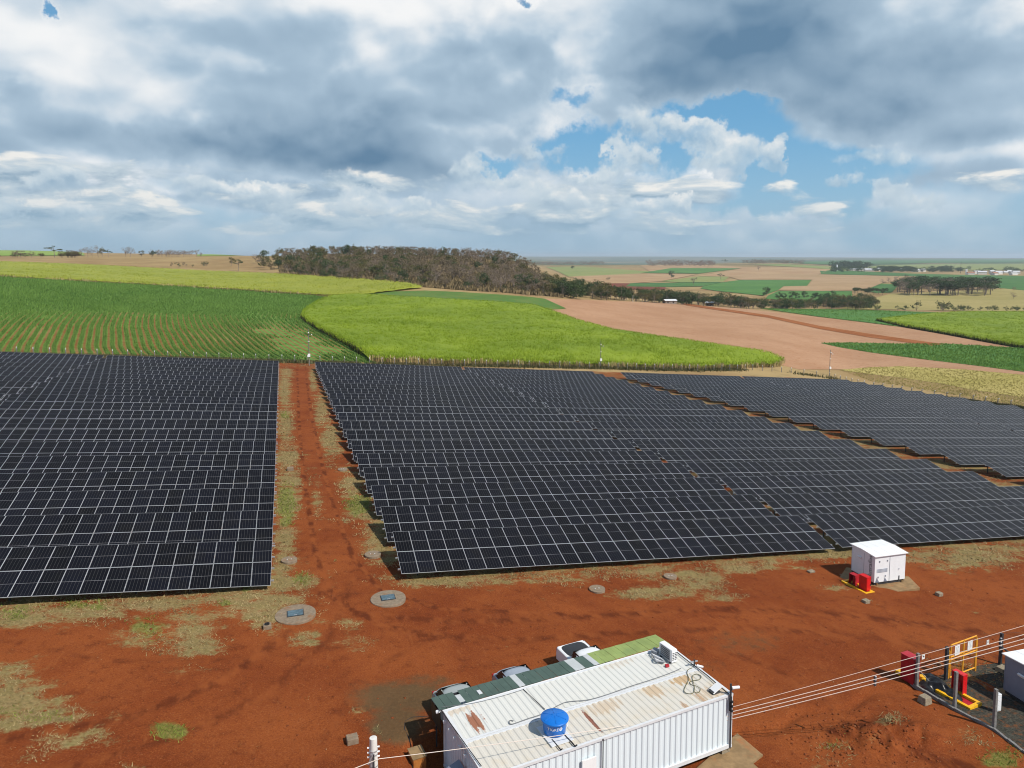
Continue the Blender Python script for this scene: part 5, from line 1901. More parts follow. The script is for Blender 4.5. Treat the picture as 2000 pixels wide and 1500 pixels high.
def kiosk(name, pos, rot, W, D, H, paint, label, lettering=True):
    K = empty(name, pos, label, 'kiosk', None, rot)
    me = MB().box((W / 2, D / 2, H / 2 + .05), (W, D, H - .1)).mesh('cabinet', [paint])
    bevel_mesh(me, .012, 1)
    link('cabinet', me, K)
    # slightly ridged roof made of folded sheets
    for side in (0, 1):
        n = 4
        for k in range(n):
            w = (W + .22) / n
            x = -.11 + w * (k + .5)
            yc = (D * .25 if side == 0 else D * .75)
            sl_ = .055 if side == 0 else -.055
            MB().box((0, 0, 0), (w - .02, D / 2 + .12, .045), 0).build('roof_sheet', M['white_clean'], K).matrix_local = Matrix.Translation((x, yc + (-.055 if side == 0 else .055), H + .045)) @ Matrix.Rotation(sl_, 4, 'X')
    MB().box((W / 2, D / 2, H + .09), (W + .24, .07, .05)).build('ridge_cap', M['white_clean'], K)
    MB().box((W / 2, D / 2, -.02), (W - .1, D - .12, .13)).build('skid', M['dark_steel'], K)
    for x in (.28, W - .22):
        o = MB().tube((x, -.03, -.05), (x, .09, -.05), .085, .085, 12).build('wheel', M['concrete_red'], K)
    # door seams, louvres and fittings, proud of the sheet
    for x in (W * .48,):
        MB().box((x, -.006, H * .5), (.025, .016, H - .25)).build('door_seam', M['blue_grey'], K)
    for k in range(4):
        MB().box((W * .24, -.014, H * .52 - .07 * k), (W * .34, .022, .018)).build('louvre', M['blue_grey'], K)
    for (x, z) in ((.15, .80), (.40, .80), (.12, .24), (.35, .26)):
        MB().box((W * x, -.02, H * z), (.06, .03, .10)).build('hinge', M['blue_grey'], K)
    MB().box((W * .80, -.02, H * .12), (.05, .03, .34)).build('latch', M['dark_steel'], K)
    MB().box((W * .78, -.02, H * .45), (.10, .02, .04)).build('handle', M['blue_grey'], K)
    MB().tri
    for (x, s) in ((.10, .34), (.36, .30)):
        b = MB()
        b.tri((W * x - s * .5, -.012, .12), (W * x + s * .5, -.012, .10), (W * x - s * .2, -.012, .12 + s))
        b.build('scuff_mark', M['blue_grey'], K)
    MB().box((-.05, D * .62, H * .70), (.10, .34, .13), 0, Matrix.Rotation(-.5, 3, 'Y')).build('vent_hood', M['white_clean'], K)
    for y in (D * .45, D * .98):
        MB().box((-.004, y, H * .5), (.012, .014, H - .3)).build('panel_seam', M['blue_grey'], K)
    if lettering:
        text_on(K, 'Blutrafos', .50, M['print_black'], (-.008, .42, H * .52), (R(90), R(-90), R(-90)), 'lettering')
        MB().box((-.008, .80, .35), (.01, .20, .14)).build('logo_mark', M['red'], K)
    return K


kiosk('transformer_kiosk', kB, KROT, KW, KD, KH, M['kiosk_grey'], 'white transformer kiosk on a concrete pad in front of the panels')
slab('concrete_pad', [(1640, 1127), (1653, 1108), (1775, 1126), (1797, 1148), (1708, 1163), (1690, 1150)], kz - .10, .5, M['concrete_red'], 'brown concrete pad under the white transformer kiosk', 'concrete pad')


def red_cabinet(name, pos, rot, sx, sy, sz, label, mat='red', open_=False):
    Rb = empty(name, pos, label, 'fire cabinet', 'red fire cabinets', rot)
    if open_:
        t = .03
        MB().box((0, 0, sz - t / 2), (sx, sy, t)).build('top', M[mat], Rb)
        MB().box((0, 0, t / 2 + .05), (sx, sy, t)).build('bottom', M[mat], Rb)
        MB().box((0, sy / 2 - t / 2, sz / 2), (sx - .002, t, sz - 2 * t)).build('side_panel', M[mat], Rb)
        MB().box((0, -sy / 2 + t / 2, sz / 2), (sx - .002, t, sz - 2 * t)).build('side_panel', M[mat], Rb)
        MB().box((sx / 2 - t / 2, 0, sz / 2), (t, sy - 2 * t - .002, sz - 2 * t)).build('back_panel', M[mat], Rb)
        MB().lathe([(.02, .12), (.09, .13), (.09, .55), (.05, .62), (.03, .70)], 14).build('extinguisher', M['dark_red'], Rb)
    else:
        me = MB().box((0, 0, sz / 2 + .03), (sx, sy, sz - .06)).mesh('casing', [M[mat]])
        bevel_mesh(me, .015, 1)
        link('casing', me, Rb)
        MB().box((0, 0, sz + .005), (sx + .05, sy + .05, .03), 0, Matrix.Rotation(.05, 3, 'Y')).build('top', M[mat], Rb)
        d = MB().box((0, -sy / 2 - .008, sz / 2), (sx - .06, .016, sz - .2)).build('door', M[mat], Rb)
        MB().box((sx * .3, -sy / 2 - .028, sz * .52), (.03, .03, .12)).build('handle', M['dark_steel'], d)
    return Rb


def kerb_frame(name, pos, rot, sx, sy, label, floor=None):
    K = empty(name, pos, label, 'kerb', 'yellow kerb frames', rot)
    w, h = .17, .18
    MB().box((0, -sy / 2, h / 2), (sx, w, h)).build('kerb', M['yellow'], K)
    MB().box((0, sy / 2, h / 2), (sx, w, h)).build('kerb', M['yellow'], K)
    MB().box((-sx / 2 + w / 2, 0, h / 2), (w, sy - w - .004, h)).build('kerb', M['yellow'], K)
    MB().box((sx / 2 - w / 2, 0, h / 2), (w, sy - w - .004, h)).build('kerb', M['yellow'], K)
    if floor:
        MB().box((0, 0, .03), (sx - 2 * w - .01, sy - w - .01, .06)).build('floor', M[floor], K)
    return K


kf_c = (onz(1690, 1166, kz - .2) + onz(1645, 1142, kz - .2)) / 2
kd = (onz(1645, 1142, kz - .2) - onz(1690, 1166, kz - .2))
krot = math.atan2(kd.y, kd.x) - R(90)
kside = Vector((math.cos(krot), math.sin(krot), 0))
kerb_frame('kerb_frame', kf_c + kside * .38 + Vector((0, 0, .09)), krot, .80, kd.length, 'yellow kerb frame round the red cabinets beside the white kiosk', 'concrete_red')
rc1 = onz(1691, 1156, kz - .12)
red_cabinet('red_cabinet', rc1 + Vector((0, .12, -.02)), krot + R(3), .42, .62, 1.12, 'bright red closed cabinet at the front of the white kiosk kerb')
rc2 = onz(1669, 1144, kz - .12)
red_cabinet('red_cabinet', rc2 + Vector((.05, .12, -.02)), krot + R(3), .42, .52, .82, 'low dark red open cabinet behind the bright red one by the kiosk', 'dark_red', True)
for (px, py, s, lb) in ((1584, 1117, (.50, .34, .13), 'grey concrete block lying left of the kiosk shadow'), (1691, 1177, (.42, .36, .22), 'small grey concrete block in front of the yellow kerb by the kiosk'), (1834, 1163, (.40, .34, .24), 'small grey concrete block on the soil right of the kiosk pad')):
    p = gp(px, py)
    me = MB().box((0, 0, s[2] / 2 - .02), s).mesh('concrete_block', [M['block']])
    bevel_mesh(me, .02, 1)
    o = link('concrete_block', me)
    o.location, o.rotation_euler = p, (0, 0, KROT + .1)
    tag(o, lb, 'concrete block')
o = tag(MB().box((0, 0, 0), (1.1, .14, .07)).build('loose_kerb', M['concrete']), 'pale concrete kerb piece lying in the shade of the kiosk', 'kerb')
o.location = onz(1652, 1128, kz - .18)
o.rotation_euler = (0, 0, krot + R(90))

# ------------------------------------------------------------------ manholes and inspection lids
def lid_ob(px, py, rx, label, hatch=False, thick=.17, group=None):
    p = gp(px, py)
    r = (p - Vector(CAM)).length * rx / F_PX * .98
    b = MB()
    b.lathe([(r * .985, -.1), (r, .0), (r, thick - .02), (r * .985, thick)], 40)
    if hatch:
        L = empty('manhole_cover', p, label, 'manhole cover', 'large round concrete covers')
        b.build('lid', M['concrete'], L)
        h = empty  # noqa
        MB().box((0, .04 * r, thick + .012), (.82 * r, .66 * r, .024)).build('hatch_frame', M['dark_steel'], L)
        d = MB().box((0, .04 * r, thick + .032), (.74 * r, .58 * r, .020)).build('hatch', M['hatch_blue'], L)
        MB().box((0, -.22 * r, thick + .052), (.16 * r, .03 * r, .02)).build('handle', M['steel'], d)
    else:
        L = empty('inspection_lid', p, label, 'inspection lid', group or 'small round concrete lids')
        b.build('lid', M['concrete'], L)
        for s in (-1, 1):
            MB().box((s * .25 * r, -.02, thick + .015), (.10 * r, .05, .03)).build('lifting_eye', M['white'], L)
    return L


lid_ob(577, 1204, 35, 'large round concrete cover with blue hatch, nearer the left panels', True)
lid_ob(758, 1173, 32, 'large round concrete cover with blue hatch, at the right of the track', True)
lid_ob(565, 1097, 14, 'small round concrete lid at the left panels near the track mouth')
lid_ob(728, 1086, 15, 'small round concrete lid in dry grass by the first middle row')
lid_ob(669, 919, 9, 'small round concrete lid halfway up the track on its right')
lid_ob(1166, 1154, 15, 'small round concrete lid on red soil below the first middle row')
lid_ob(1309, 1129, 12, 'small round concrete lid in a dry grass patch below the panels')


def pit_box(px, py, s, label, pipe=False):
    p = gp(px, py)
    B = empty('pit_box', p, label, 'inspection box', None, R(4))
    me = MB().box((0, 0, s * .25), (s, s * .9, s * .55)).mesh('casing', [M['concrete']])
    bevel_mesh(me, .015, 1)
    link('casing', me, B)
    if pipe:
        b = MB()
        n = 20
        b.lathe([(s * .30, s * .52), (s * .32, s * .66), (s * .24, s * .66), (s * .22, s * .52)], n, cap=False)
        b.build('pipe_collar', M['black'], B)
        MB().lathe([(s * .22, s * .54), (s * .20, s * .545)], n).build('pipe_cap', M['print_black'], B)
    return B


pit_box(522, 1227, .42, 'square concrete box with a round black pipe by the left cover', True)
pit_box(567, 919, .62, 'square concrete box beside the left panels halfway up the track')
pit_box(688, 1449, .46, 'square brown concrete box on the red soil left of the container')

# ------------------------------------------------------------------ fenced compound at the right edge
GZ = lambda px, py: gp(px, py)
comp_px = [(1780, 1334), (1852, 1316), (1906, 1302), (1950, 1296), (2060, 1300), (2140, 1400), (2140, 1540), (1996, 1470), (1942, 1424), (1864, 1384)]
field('gravel_yard', comp_px, M['gravel'], .04, 0, 5)
kstrip = [gp(px, py) for px, py in ((1779, 1336), (1864, 1387), (1941, 1427), (1998, 1470), (2080, 1530))]
K = empty('yard_kerb', kstrip[0], 'low dark kerb along the near side of the fenced gravel yard', 'kerb')
for a, b_ in zip(kstrip[:-1], kstrip[1:]):
    n = max(1, int((b_ - a).length / .8))
    for k in range(n):
        p, q = a.lerp(b_, k / n), a.lerp(b_, (k + 1) / n)
        m_ = ((p + q) / 2) - kstrip[0]
        ang = math.atan2((q - p).y, (q - p).x)
        MB().box((m_.x, m_.y, m_.z + .02), ((q - p).length - .02, .12, .20), 0, Matrix.Rotation(ang, 3, 'Z')).build('kerb_stone', M['post_concrete'], K)

FE = empty('compound_fence', gp(1790, 1342), 'grey concrete post fence around the gravel yard at the right edge', 'fence')
f0 = FE.location
posts = [(1790, 1342, 1276), (1864, 1383, 1312), (1941, 1423, 1346)]
tops = {}
for i, (px, py, tp) in enumerate(posts + [(1953, 1298, 1237)]):
    p = gp(px, py)
    h = hgt(p, tp)
    tops[i] = (p, h)
    MB().box((p.x - f0.x, p.y - f0.y, p.z - f0.z + h / 2 - .05), (.13, .13, h + .1), 0, Matrix.Rotation(KROT, 3, 'Z')).build('post', M['post_concrete'] if i < 3 else M['dark_steel'], FE)
gl, gr_ = gp(1851, 1326), gp(1904, 1311)
p = gp(1846.5, 1329)
MB().box((p.x - f0.x, p.y - f0.y, p.z - f0.z + .9), (.13, .13, 1.9), 0, Matrix.Rotation(KROT, 3, 'Z')).build('post', M['dark_steel'], FE)
tops[4] = (p, 1.85)
tops[5] = (gr_, 1.8)
ex_ = gp(2090, 1285)
tops[6] = (ex_, 1.8)
pe = gp(2010, 1468)
tops[7] = (pe, 1.8)
for (a, b_) in ((7, 2), (2, 1), (1, 0), (0, 4), (5, 3), (3, 6)):
    (pa, ha), (pb, hb_) = tops[a], tops[b_]
    b = MB()
    for k in range(9):
        t = .06 + .93 * k / 8
        b.tube(pa + Vector((0, 0, ha * t)) - f0, pb + Vector((0, 0, hb_ * t)) - f0, .0016 if k < 8 else .006, None, 4)
    n = int((pb - pa).length / .30)
    for k in range(1, n):
        q = pa.lerp(pb, k / n) - f0
        hh = ha + (hb_ - ha) * k / n
        b.tube(q + Vector((0, 0, .05)), q + Vector((0, 0, hh)), .0012, None, 3)
    b.build('wire_mesh', M['dark_steel'], FE)
b = MB()
b.tube(tops[0][0] + Vector((.05, .0, .95)) - f0, gp(1821, 1338) - f0 + Vector((0, 0, .03)), .02, None, 6)
b.build('brace', M['steel'], FE)
b = MB()
b.tube(tops[3][0] + Vector((0, 0, 1.05)) - f0, gp(1992, 1312) - f0 + Vector((0, 0, .6)), .05, None, 6)
b.build('brace', M['dark_steel'], FE)
for px, py, lb, anchor in ((1804, 1283, 'small white sign plate on the fence beside the first concrete post', (0, 4)), (1930, 1255, 'small white sign plate on the fence right of the yellow gate', (5, 3))):
    pa, pb = tops[anchor[0]][0], tops[anchor[1]][0]
    d = ray(px, py)
    nrm = Vector((pb - pa).cross(Vector((0, 0, 1)))).normalized()
    t = (pa - Vector(CAM)).dot(nrm) / Vector(d).dot(nrm)
    q = Vector(CAM) + Vector(d) * t - nrm * .02
    S = empty('sign_plate', q, lb, 'sign', None, math.atan2((pb - pa).y, (pb - pa).x))
    MB().box((0, 0, 0), (.20, .02, .26)).build('plate', M['sign_white'], S)
    MB().box((0, -.013, .02), (.05, .006, .09)).build('symbol', M['print_black'], S)

# yellow double gate with two notices
gd = gr_ - gl
GW = math.hypot(gd.x, gd.y)
gz = (gl.z + gr_.z) / 2
GA = empty('yellow_gate', Vector((gl.x, gl.y, gz)), 'yellow steel double gate with two white notices in the yard fence', 'gate', None, math.atan2(gd.y, gd.x))
GH = hgt(gl, 1268)
GT = hgt(gl, 1261) + .12
for x in (0, GW):
    MB().tube((x, 0, -.25), (x, 0, GH + (.15 if x else 0)), .055, .055, 10).build('gate_post', M['gate_yellow'], GA)
for lf in (0, 1):
    x0, x1 = (.09, GW / 2 - .02) if lf == 0 else (GW / 2 + .02, GW - .09)
    b = MB()
    for z in (.16, GT * .58, GT * .66, GT):
        b.tube((x0, -.03, z), (x1, -.03, z), .036, None, 8)
    for x in (x0, x1):
        b.tube((x, -.03, .16), (x, -.03, GT), .036, None, 8)
    leaf = b.build('gate_leaf', M['gate_yellow'], GA)
    b = MB()
    for k in range(1, 9):
        xx = x0 + (x1 - x0) * k / 9
        b.tube((xx, -.03, .16), (xx, -.03, GT), .0035, None, 3)
    b.build('mesh_infill', M['gate_yellow'], leaf)
    xc = x0 + (x1 - x0) * (.46 if lf == 0 else .45)
    nt_ = MB().box((xc, -.062, GT * .80), (.40, .015, GT * .27)).build('notice', M['sign_white'], leaf)
    for k in range(6):
        MB().box((xc, -.072, GT * .90 - .065 * k), (.28 - .05 * (k % 3), .004, .016)).build('print_line', M['print_grey'], nt_)

# red cabinets, kerb trays, meter box, blocks in the yard
rp = gp(1781, 1333)
red_cabinet('red_cabinet', rp + Vector((-.05, .1, 0)), KROT + R(12), .52, .72, 1.42, 'tall faded red cabinet outside the fence left of the yellow gate', 'dark_red')
q = (gp(1752, 1317) + gp(1784, 1335)) / 2
dk = gp(1752, 1317) - gp(1784, 1335)
kr2 = math.atan2(dk.y, dk.x) - R(90)
kerb_frame('kerb_frame', q + Vector((math.cos(kr2), math.sin(kr2), 0)) * .40, kr2, .85, dk.length, 'narrow yellow kerb frame under the tall faded red cabinet', 'concrete_red')
q = gp(1877, 1371)
kerb_frame('kerb_frame', q + Vector((.05, .2, 0)), kr2 + R(4), .98, 1.55, 'bright yellow kerb frame with red floor inside the gravel yard', 'dark_red')
rp = gp(1872, 1357)
red_cabinet('red_cabinet', rp, kr2 + R(4), .34, .58, 1.20, 'narrow red open cabinet inside the yard by the yellow kerb', 'red', True)
q = gp(1801, 1333)
YB = empty('yellow_bucket', q, 'small yellow drum beside the first concrete fence post', 'drum')
MB().lathe([(.13, 0), (.16, .02), (.17, .30), (.15, .33)], 18).build('body', M['yellow'], YB)
MB().lathe([(.155, .33), (.155, .36), (.02, .37)], 18).build('lid', M['yellow'], YB)
MBX = empty('meter_box', gp(1947, 1392), 'white meter box on a dark stand beside the yard fence post', 'meter box', None, KROT)
me = MB().box((0, 0, .55), (.30, .18, .85)).mesh('casing', [M['white']])
bevel_mesh(me, .012, 1)
link('casing', me, MBX)
MB().box((-.01, -.098, .55), (.22, .012, .70)).build('door', M['white_clean'], MBX)
MB().box((-.10, 0, .07), (.08, .12, .16)).build('stand', M['dark_steel'], MBX)
for (px, py, s, lb) in ((1806, 1372, (.52, .46, .36), 'brown concrete block on the soil before the yard fence'), (1958, 1312, (.62, .5, .30), 'grey concrete block behind the dark post in the gravel yard')):
    me = MB().box((0, 0, s[2] / 2 - .02), s, 0, None, .82).mesh('concrete_block', [M['block']])
    bevel_mesh(me, .02, 1)
    o = link('concrete_block', me)
    o.location, o.rotation_euler = gp(px, py), (0, 0, KROT + .15)
    tag(o, lb, 'concrete block')
k2 = gp(1957, 1354)
kiosk('transformer_kiosk', k2 + kux * .05 - kvy * 2.5 + Vector((0, 0, .12)), KROT, 3.3, 2.5, 1.95, M['blue_grey'], 'blue grey transformer kiosk with white roof cut by the right edge', False)
bb = k2 - kvy * 2.5
slab_pts = [bb - kux * .5 - kvy * .6, bb + kux * 4 - kvy * .6, bb + kux * 4 + kvy * 2.8, bb - kux * .5 + kvy * 2.8]
b = MB()
b.box((0, 0, 0), (4.5, 3.4, .3), 0)
o = tag(b.build('concrete_pad', M['concrete_red']), 'brown concrete pad under the blue grey kiosk in the gravel yard', 'concrete pad')
o.location = sum(slab_pts, Vector()) / 4 + Vector((0, 0, -.10))
o.rotation_euler = (0, 0, KROT)
# crumpled black sheet in the yard corner
n = 26
gx, gy = np.meshgrid(np.linspace(-1.4, 1.4, n), np.linspace(-.9, .9, n))
c_ = (gp(1812, 1346) + gp(1852, 1350)) / 2
rr_ = np.clip(1 - (gx / 1.35) ** 2 - (gy / .85) ** 2, 0, 1)
zz_ = .30 * rr_ ** .5 * (1 + 1.3 * vnoise(gx + 3, gy, .35, 1) + .8 * vnoise(gx, gy, .16, 2)) - .03
V = np.column_stack([gx.ravel(), gy.ravel(), zz_.ravel()])
i, j = np.meshgrid(np.arange(n - 1), np.arange(n - 1), indexing='ij')
Fq = np.stack([i * n + j, i * n + j + 1, (i + 1) * n + j + 1, (i + 1) * n + j], -1).reshape(-1, 4)
o = link('black_sheet', np_mesh('black_sheet', V, Fq, M['black_sheet'], smooth=True))
o.location, o.rotation_euler = c_, (0, 0, kr2 + R(80))
tag(o, 'crumpled black plastic sheet heap in the yard corner by the gate', 'plastic sheet')

# ------------------------------------------------------------------ poles and overhead lines
wtop = at(729, 1441, 23.0)
WPz = tz(wtop.x, wtop.y)
UPO = empty('utility_pole', (wtop.x, wtop.y, WPz), 'white round concrete pole with grey hardware at the bottom edge', 'utility pole')
ph = wtop.z - WPz
MB().tube((0, 0, -.3), (0, 0, ph), .19, .122, 20).build('pole', M['pole_concrete'], UPO)
cd = Vector((-wtop.x, -wtop.y, 0)).normalized()
cs = Vector((-cd.y, cd.x, 0))
for z in (.42, .55, .95):
    MB().lathe([(.135, -.02), (.14, -.02), (.14, .02), (.135, .02)], 20, 0, (0, 0, ph - z)).build('band', M['steel'], UPO)
for s in (-1, 1):
    for z in (.33, .50, .66):
        MB().tube(cs * s * .12 + Vector((0, 0, ph - z)), cs * s * .20 + Vector((0, 0, ph - z)), .025, .03, 8).build('insulator', M['white_clean'], UPO)
MB().box(cd * .14 + Vector((0, 0, ph - .75)), (.05, .05, .55)).build('bracket', M['dark_steel'], UPO)
b = MB()
b.tube(cd * .14 + Vector((0, 0, ph - .45)), cd * .16 + cs * -.18 + Vector((0, 0, ph - .80)), .025)
b.build('stay_arm', M['steel'], UPO)


def sag_line(name, pts, r, mat, label, sag, cat='power line', n=14):
    c = Vector(pts[0])
    b = MB()
    for a, e, s in zip(pts[:-1], pts[1:], sag):
        a, e = Vector(a), Vector(e)
        P = [a.lerp(e, k / n) - Vector((0, 0, 4 * s * (k / n) * (1 - k / n))) - c for k in range(n + 1)]
        b.path(P, r, 5)
    o = b.build(name, mat)
    o.location = c
    return tag(o, label, cat)


rI = [at(1418, 1393 + 7 * k, 30.2) for k in range(3)]
rR = [at(2150, 1196 + 9 * k, 37.0) for k in range(3)]
rL = [at(700, 1572 + 12 * k, 23.0) for k in range(3)]
names = ['topmost of the three thick pale cables from the container corner to the right', 'middle one of the three thick pale cables from the container corner to the right', 'lowest of the three thick pale cables from the container corner to the right']
for k in range(3):
    sag_line('power_cable', [rR[k], rI[k], rL[k]], .014, M['wire_pale'] , names[k], [.10, .03])
sag_line('power_wire', [at(2150, 1178, 37.0), at(1426, 1382, 30.2)], .010, M['wire_pale'], 'thin pale wire just above the three thick cables on the right', [.06])
sag_line('power_wire', [at(1416, 1385, 30.2), at(741, 1482, 23.0), at(560, 1548, 20.0)], .011, M['wire_pale'], 'thin pale wire crossing the container roof from the white pole', [.10, .02])
for (px, py, r_, lb) in ((1710, 1330, 33.2, 'small dark and white spacer clamping the cables over red soil'), (1955, 1256, 35.3, 'small dark spacer clamping the cables before the tall dark post')):
    S = empty('line_spacer', at(px, py, r_), lb, 'cable spacer')
    MB().box((0, 0, 0), (.05, .05, .44)).build('bar', M['white'], S)
    for z in (-.16, 0, .15):
        MB().box((-.03, 0, z), (.10, .08, .07)).build('clamp', M['dark_steel'], S)

for px, py, tp, lb in ((604, 714, 642, 'slender dark pole with white box at the far end of the dirt track'), (1173, 719, 667, 'slender dark pole at the fence before the bright cane'), (1620, 733, 683, 'slender dark pole by the right fence before the bare field')):
    p = gp(px, py)
    h = hgt(p, tp)
    Pn = empty('camera_pole', p, lb, 'pole', 'poles along the site fence')
    MB().tube((0, 0, -.3), (0, 0, h), .12, .075, 10).build('pole', M['post_concrete'], Pn)
    MB().box((0, -.22, 2.5), (.55, .35, .75)).build('box', M['white_clean'], Pn)
    MB().box((0, -.25, h - .9), (.28, .4, .22)).build('camera', M['white_clean'], Pn)
    MB().box((.35, -.1, h - 1.4), (.9, .08, .08)).build('arm', M['dark_steel'], Pn)
    MB().box((.72, -.25, h - 1.4), (.22, .35, .2)).build('camera', M['white_clean'], Pn)
    MB().box((0, -.2, h - 3.0), (.4, .14, .14)).build('box', M['white_clean'], Pn)


# ------------------------------------------------------------------ site fence: posts with white tops
def post_fence(pts, label, step, tilt_cap):
    p0 = pts[0]
    root = empty('site_fence', p0, label, 'fence')
    shaft = MB().box((0, 0, .85), (.15, .15, 2.0)).mesh('post', [M['post_concrete']])
    cap = MB().box((0, 0, 0), (.13, .15, .34)).mesh('post_cap', [M['white_clean']])
    arm = MB().box((0, -.10, .10), (.14, .50, .14), 0, Matrix.Rotation(-.6, 3, 'X')).mesh('post_arm', [M['white']])
    nodes = []
    for a, b_ in zip(pts[:-1], pts[1:]):
        n = max(1, int((b_ - a).length / step))
        for k in range(n):
            q = a.lerp(b_, k / n)
            nodes.append(Vector((q.x, q.y, tz(q.x, q.y))))
    for q in nodes:
        o = link('post', shaft, root, q - p0)
        if tilt_cap:
            c = link('post_arm', arm, o, (0, 0, 1.86))
        else:
            c = link('post_cap', cap, o, (0, -.02, 1.72))
    b = MB()
    for z in (.4, .8, 1.2, 1.6):
        for a, e in zip(nodes[:-1], nodes[1:]):
            b.tube(a - p0 + Vector((0, 0, z)), e - p0 + Vector((0, 0, z)), .012, None, 3, 0, False)
    b.build('wire', M['dark_steel'], root)
    return nodes


FN1 = post_fence([gp(-80, 691), gp(0, 693), gp(250, 699), gp(500, 706), gp(720, 712)], 'far wire fence of white topped posts along the row crop', 2.75, False)
FN2 = post_fence([gp(722, 712), gp(950, 716), gp(1170, 720), gp(1330, 724), gp(1470, 723), gp(1545, 729), gp(1620, 738), gp(1700, 758)], 'far wire fence of dark posts before the bright cane and bare field', 3.0, False)
FN3 = post_fence([gp(1706, 760), gp(1800, 775), gp(1900, 787), gp(2000, 801), gp(2140, 822)], 'right wire fence of dark posts with slanted pale arms beside yellow grass', 2.9, True)


def weeds(name, nodes, n, h, spread, mat, tone=.45, off=0.0):
    P = np.array([(p.x, p.y) for p in nodes])
    s = rng.uniform(0, len(P) - 1.001, n)
    keep = (vnoise(s, s * 0, 5.0, 9) + .25 * vnoise(s, s * 0, 1.3, 4) + rng.uniform(-.3, .3, n)) > -.08
    s = s[keep]
    i = s.astype(int)
    q = P[i] + (P[i + 1] - P[i]) * (s - i)[:, None] + rng.normal(0, spread, (len(s), 2)) + np.array([0, off])
    Z = terrain(q[:, 0], q[:, 1])
    V, F, t = blades(np.column_stack([q, Z]), rng.uniform(*h, len(q)), rng.uniform(.15, .5, len(q)), rng.uniform(.1, .5, len(q)), np.clip(tone + rng.normal(0, .3, len(q)), 0, 1))
    tag(link(name, np_mesh(name, V, F, mat, {'leaf_tone': t})), kind='stuff')


weeds('fence_weeds', FN1, 9000, (.25, .95), .8, M['weed'])
weeds('fence_weeds', FN2, 9000, (.25, 1.0), 1.0, M['weed'], .55, .5)
weeds('fence_weeds', FN3, 14000, (.3, 1.0), 1.5, foliage('dark_fence_weeds', (0.025, 0.032, 0.012), (0.12, 0.11, 0.04), .2), .35, 1.5)

# ------------------------------------------------------------------ grass tufts, clods and pebbles of the yard
def tufts():
    n = 420000
    rr = np.exp(rng.uniform(math.log(24), math.log(190), n))
    aa = YAW + rng.uniform(-R(38), R(38), n)
    X, Y = rr * np.sin(aa), rr * np.cos(aa)
    Z = terrain(X, Y, True)
    dry, gr, dk, past, trk = ground_attrs(X, Y, Z)
    nz = .5 * vnoise(X, Y, 1.6, 31) + .5 * vnoise(X, Y, .6, 32)
    inarr = (Y > 46) & (Y < 171) & ((X < -1.5) | ((X > 8.0) & (X < 77)) | (X > 86))
    px, py, dd = project(np.stack([X, Y, Z], 1))
    vis = (px > -40) & (px < 2040) & (py < 1540) & ~inarr & (past < .3)
    kd = vis & (dry + 1.2 * nz > rng.uniform(.40, .95, n))
    kg = vis & (gr + .9 * nz > rng.uniform(.35, .8, n))
    for nm, k, m_, h in (('dry_grass', kd, M['grass_dry'], (.03, .13)), ('green_grass', kg, M['grass_green'], (.04, .18))):
        P = np.stack([X[k], Y[k], Z[k] - .01], 1)
        q = len(P)
        sc = np.clip(rr[k] / 42, .7, 2.2)
        V, F, t = blades(P, rng.uniform(*h, q) * sc ** .5, rng.uniform(.03, .085, q) * sc, rng.uniform(.05, .26, q) * sc ** .5, np.clip(.5 + .7 * vnoise(P[:, 0], P[:, 1], 2.5, 6) + rng.normal(0, .25, q), 0, 1))
        tag(link(nm, np_mesh(nm, V, F, m_, {'leaf_tone': t})), kind='stuff')


def clods():
    base = bmesh.new()
    bmesh.ops.create_icosphere(base, subdivisions=1, radius=1)
    bv = np.array([v.co[:] for v in base.verts])
    bf = np.array([[v.index for v in f.verts] for f in base.faces])
    base.free()
    for nm, n, m_, s in (('soil_clods', 2600, M['rock'], (.025, .09)), ('pebbles', 380, M['pale_rock'], (.012, .045))):
        rr = np.exp(rng.uniform(math.log(22), math.log(75), n))
        aa = YAW + rng.uniform(-R(38), R(38), n)
        X, Y = rr * np.sin(aa), rr * np.cos(aa)
        # denser on the rough bank by the yard and along graded edges
        k = n // 4
        c0 = gp(1690, 1445)
        X[:k], Y[:k] = c0.x + rng.normal(0, 1.8, k), c0.y + rng.normal(0, 1.3, k)
        ok = ~((Y > 44) & ((X < -1) | (X > 7)))
        X, Y = X[ok], Y[ok]
        Z = terrain(X, Y, True)
        q = len(X)
        sz = rng.uniform(0, 1, q) ** 2.5 * (s[1] - s[0]) + s[0]
        V = (bv[None] * (sz[:, None, None] * rng.uniform(.6, 1.3, (q, len(bv), 1))) * np.array([1, 1, .6])) + np.stack([X, Y, Z], 1)[:, None, :]
        F = bf[None] + (np.arange(q) * len(bv))[:, None, None]
        tag(link(nm, np_mesh(nm, V.reshape(-1, 3), F.reshape(-1, 3), m_)), kind='stuff')


tufts()
clods()

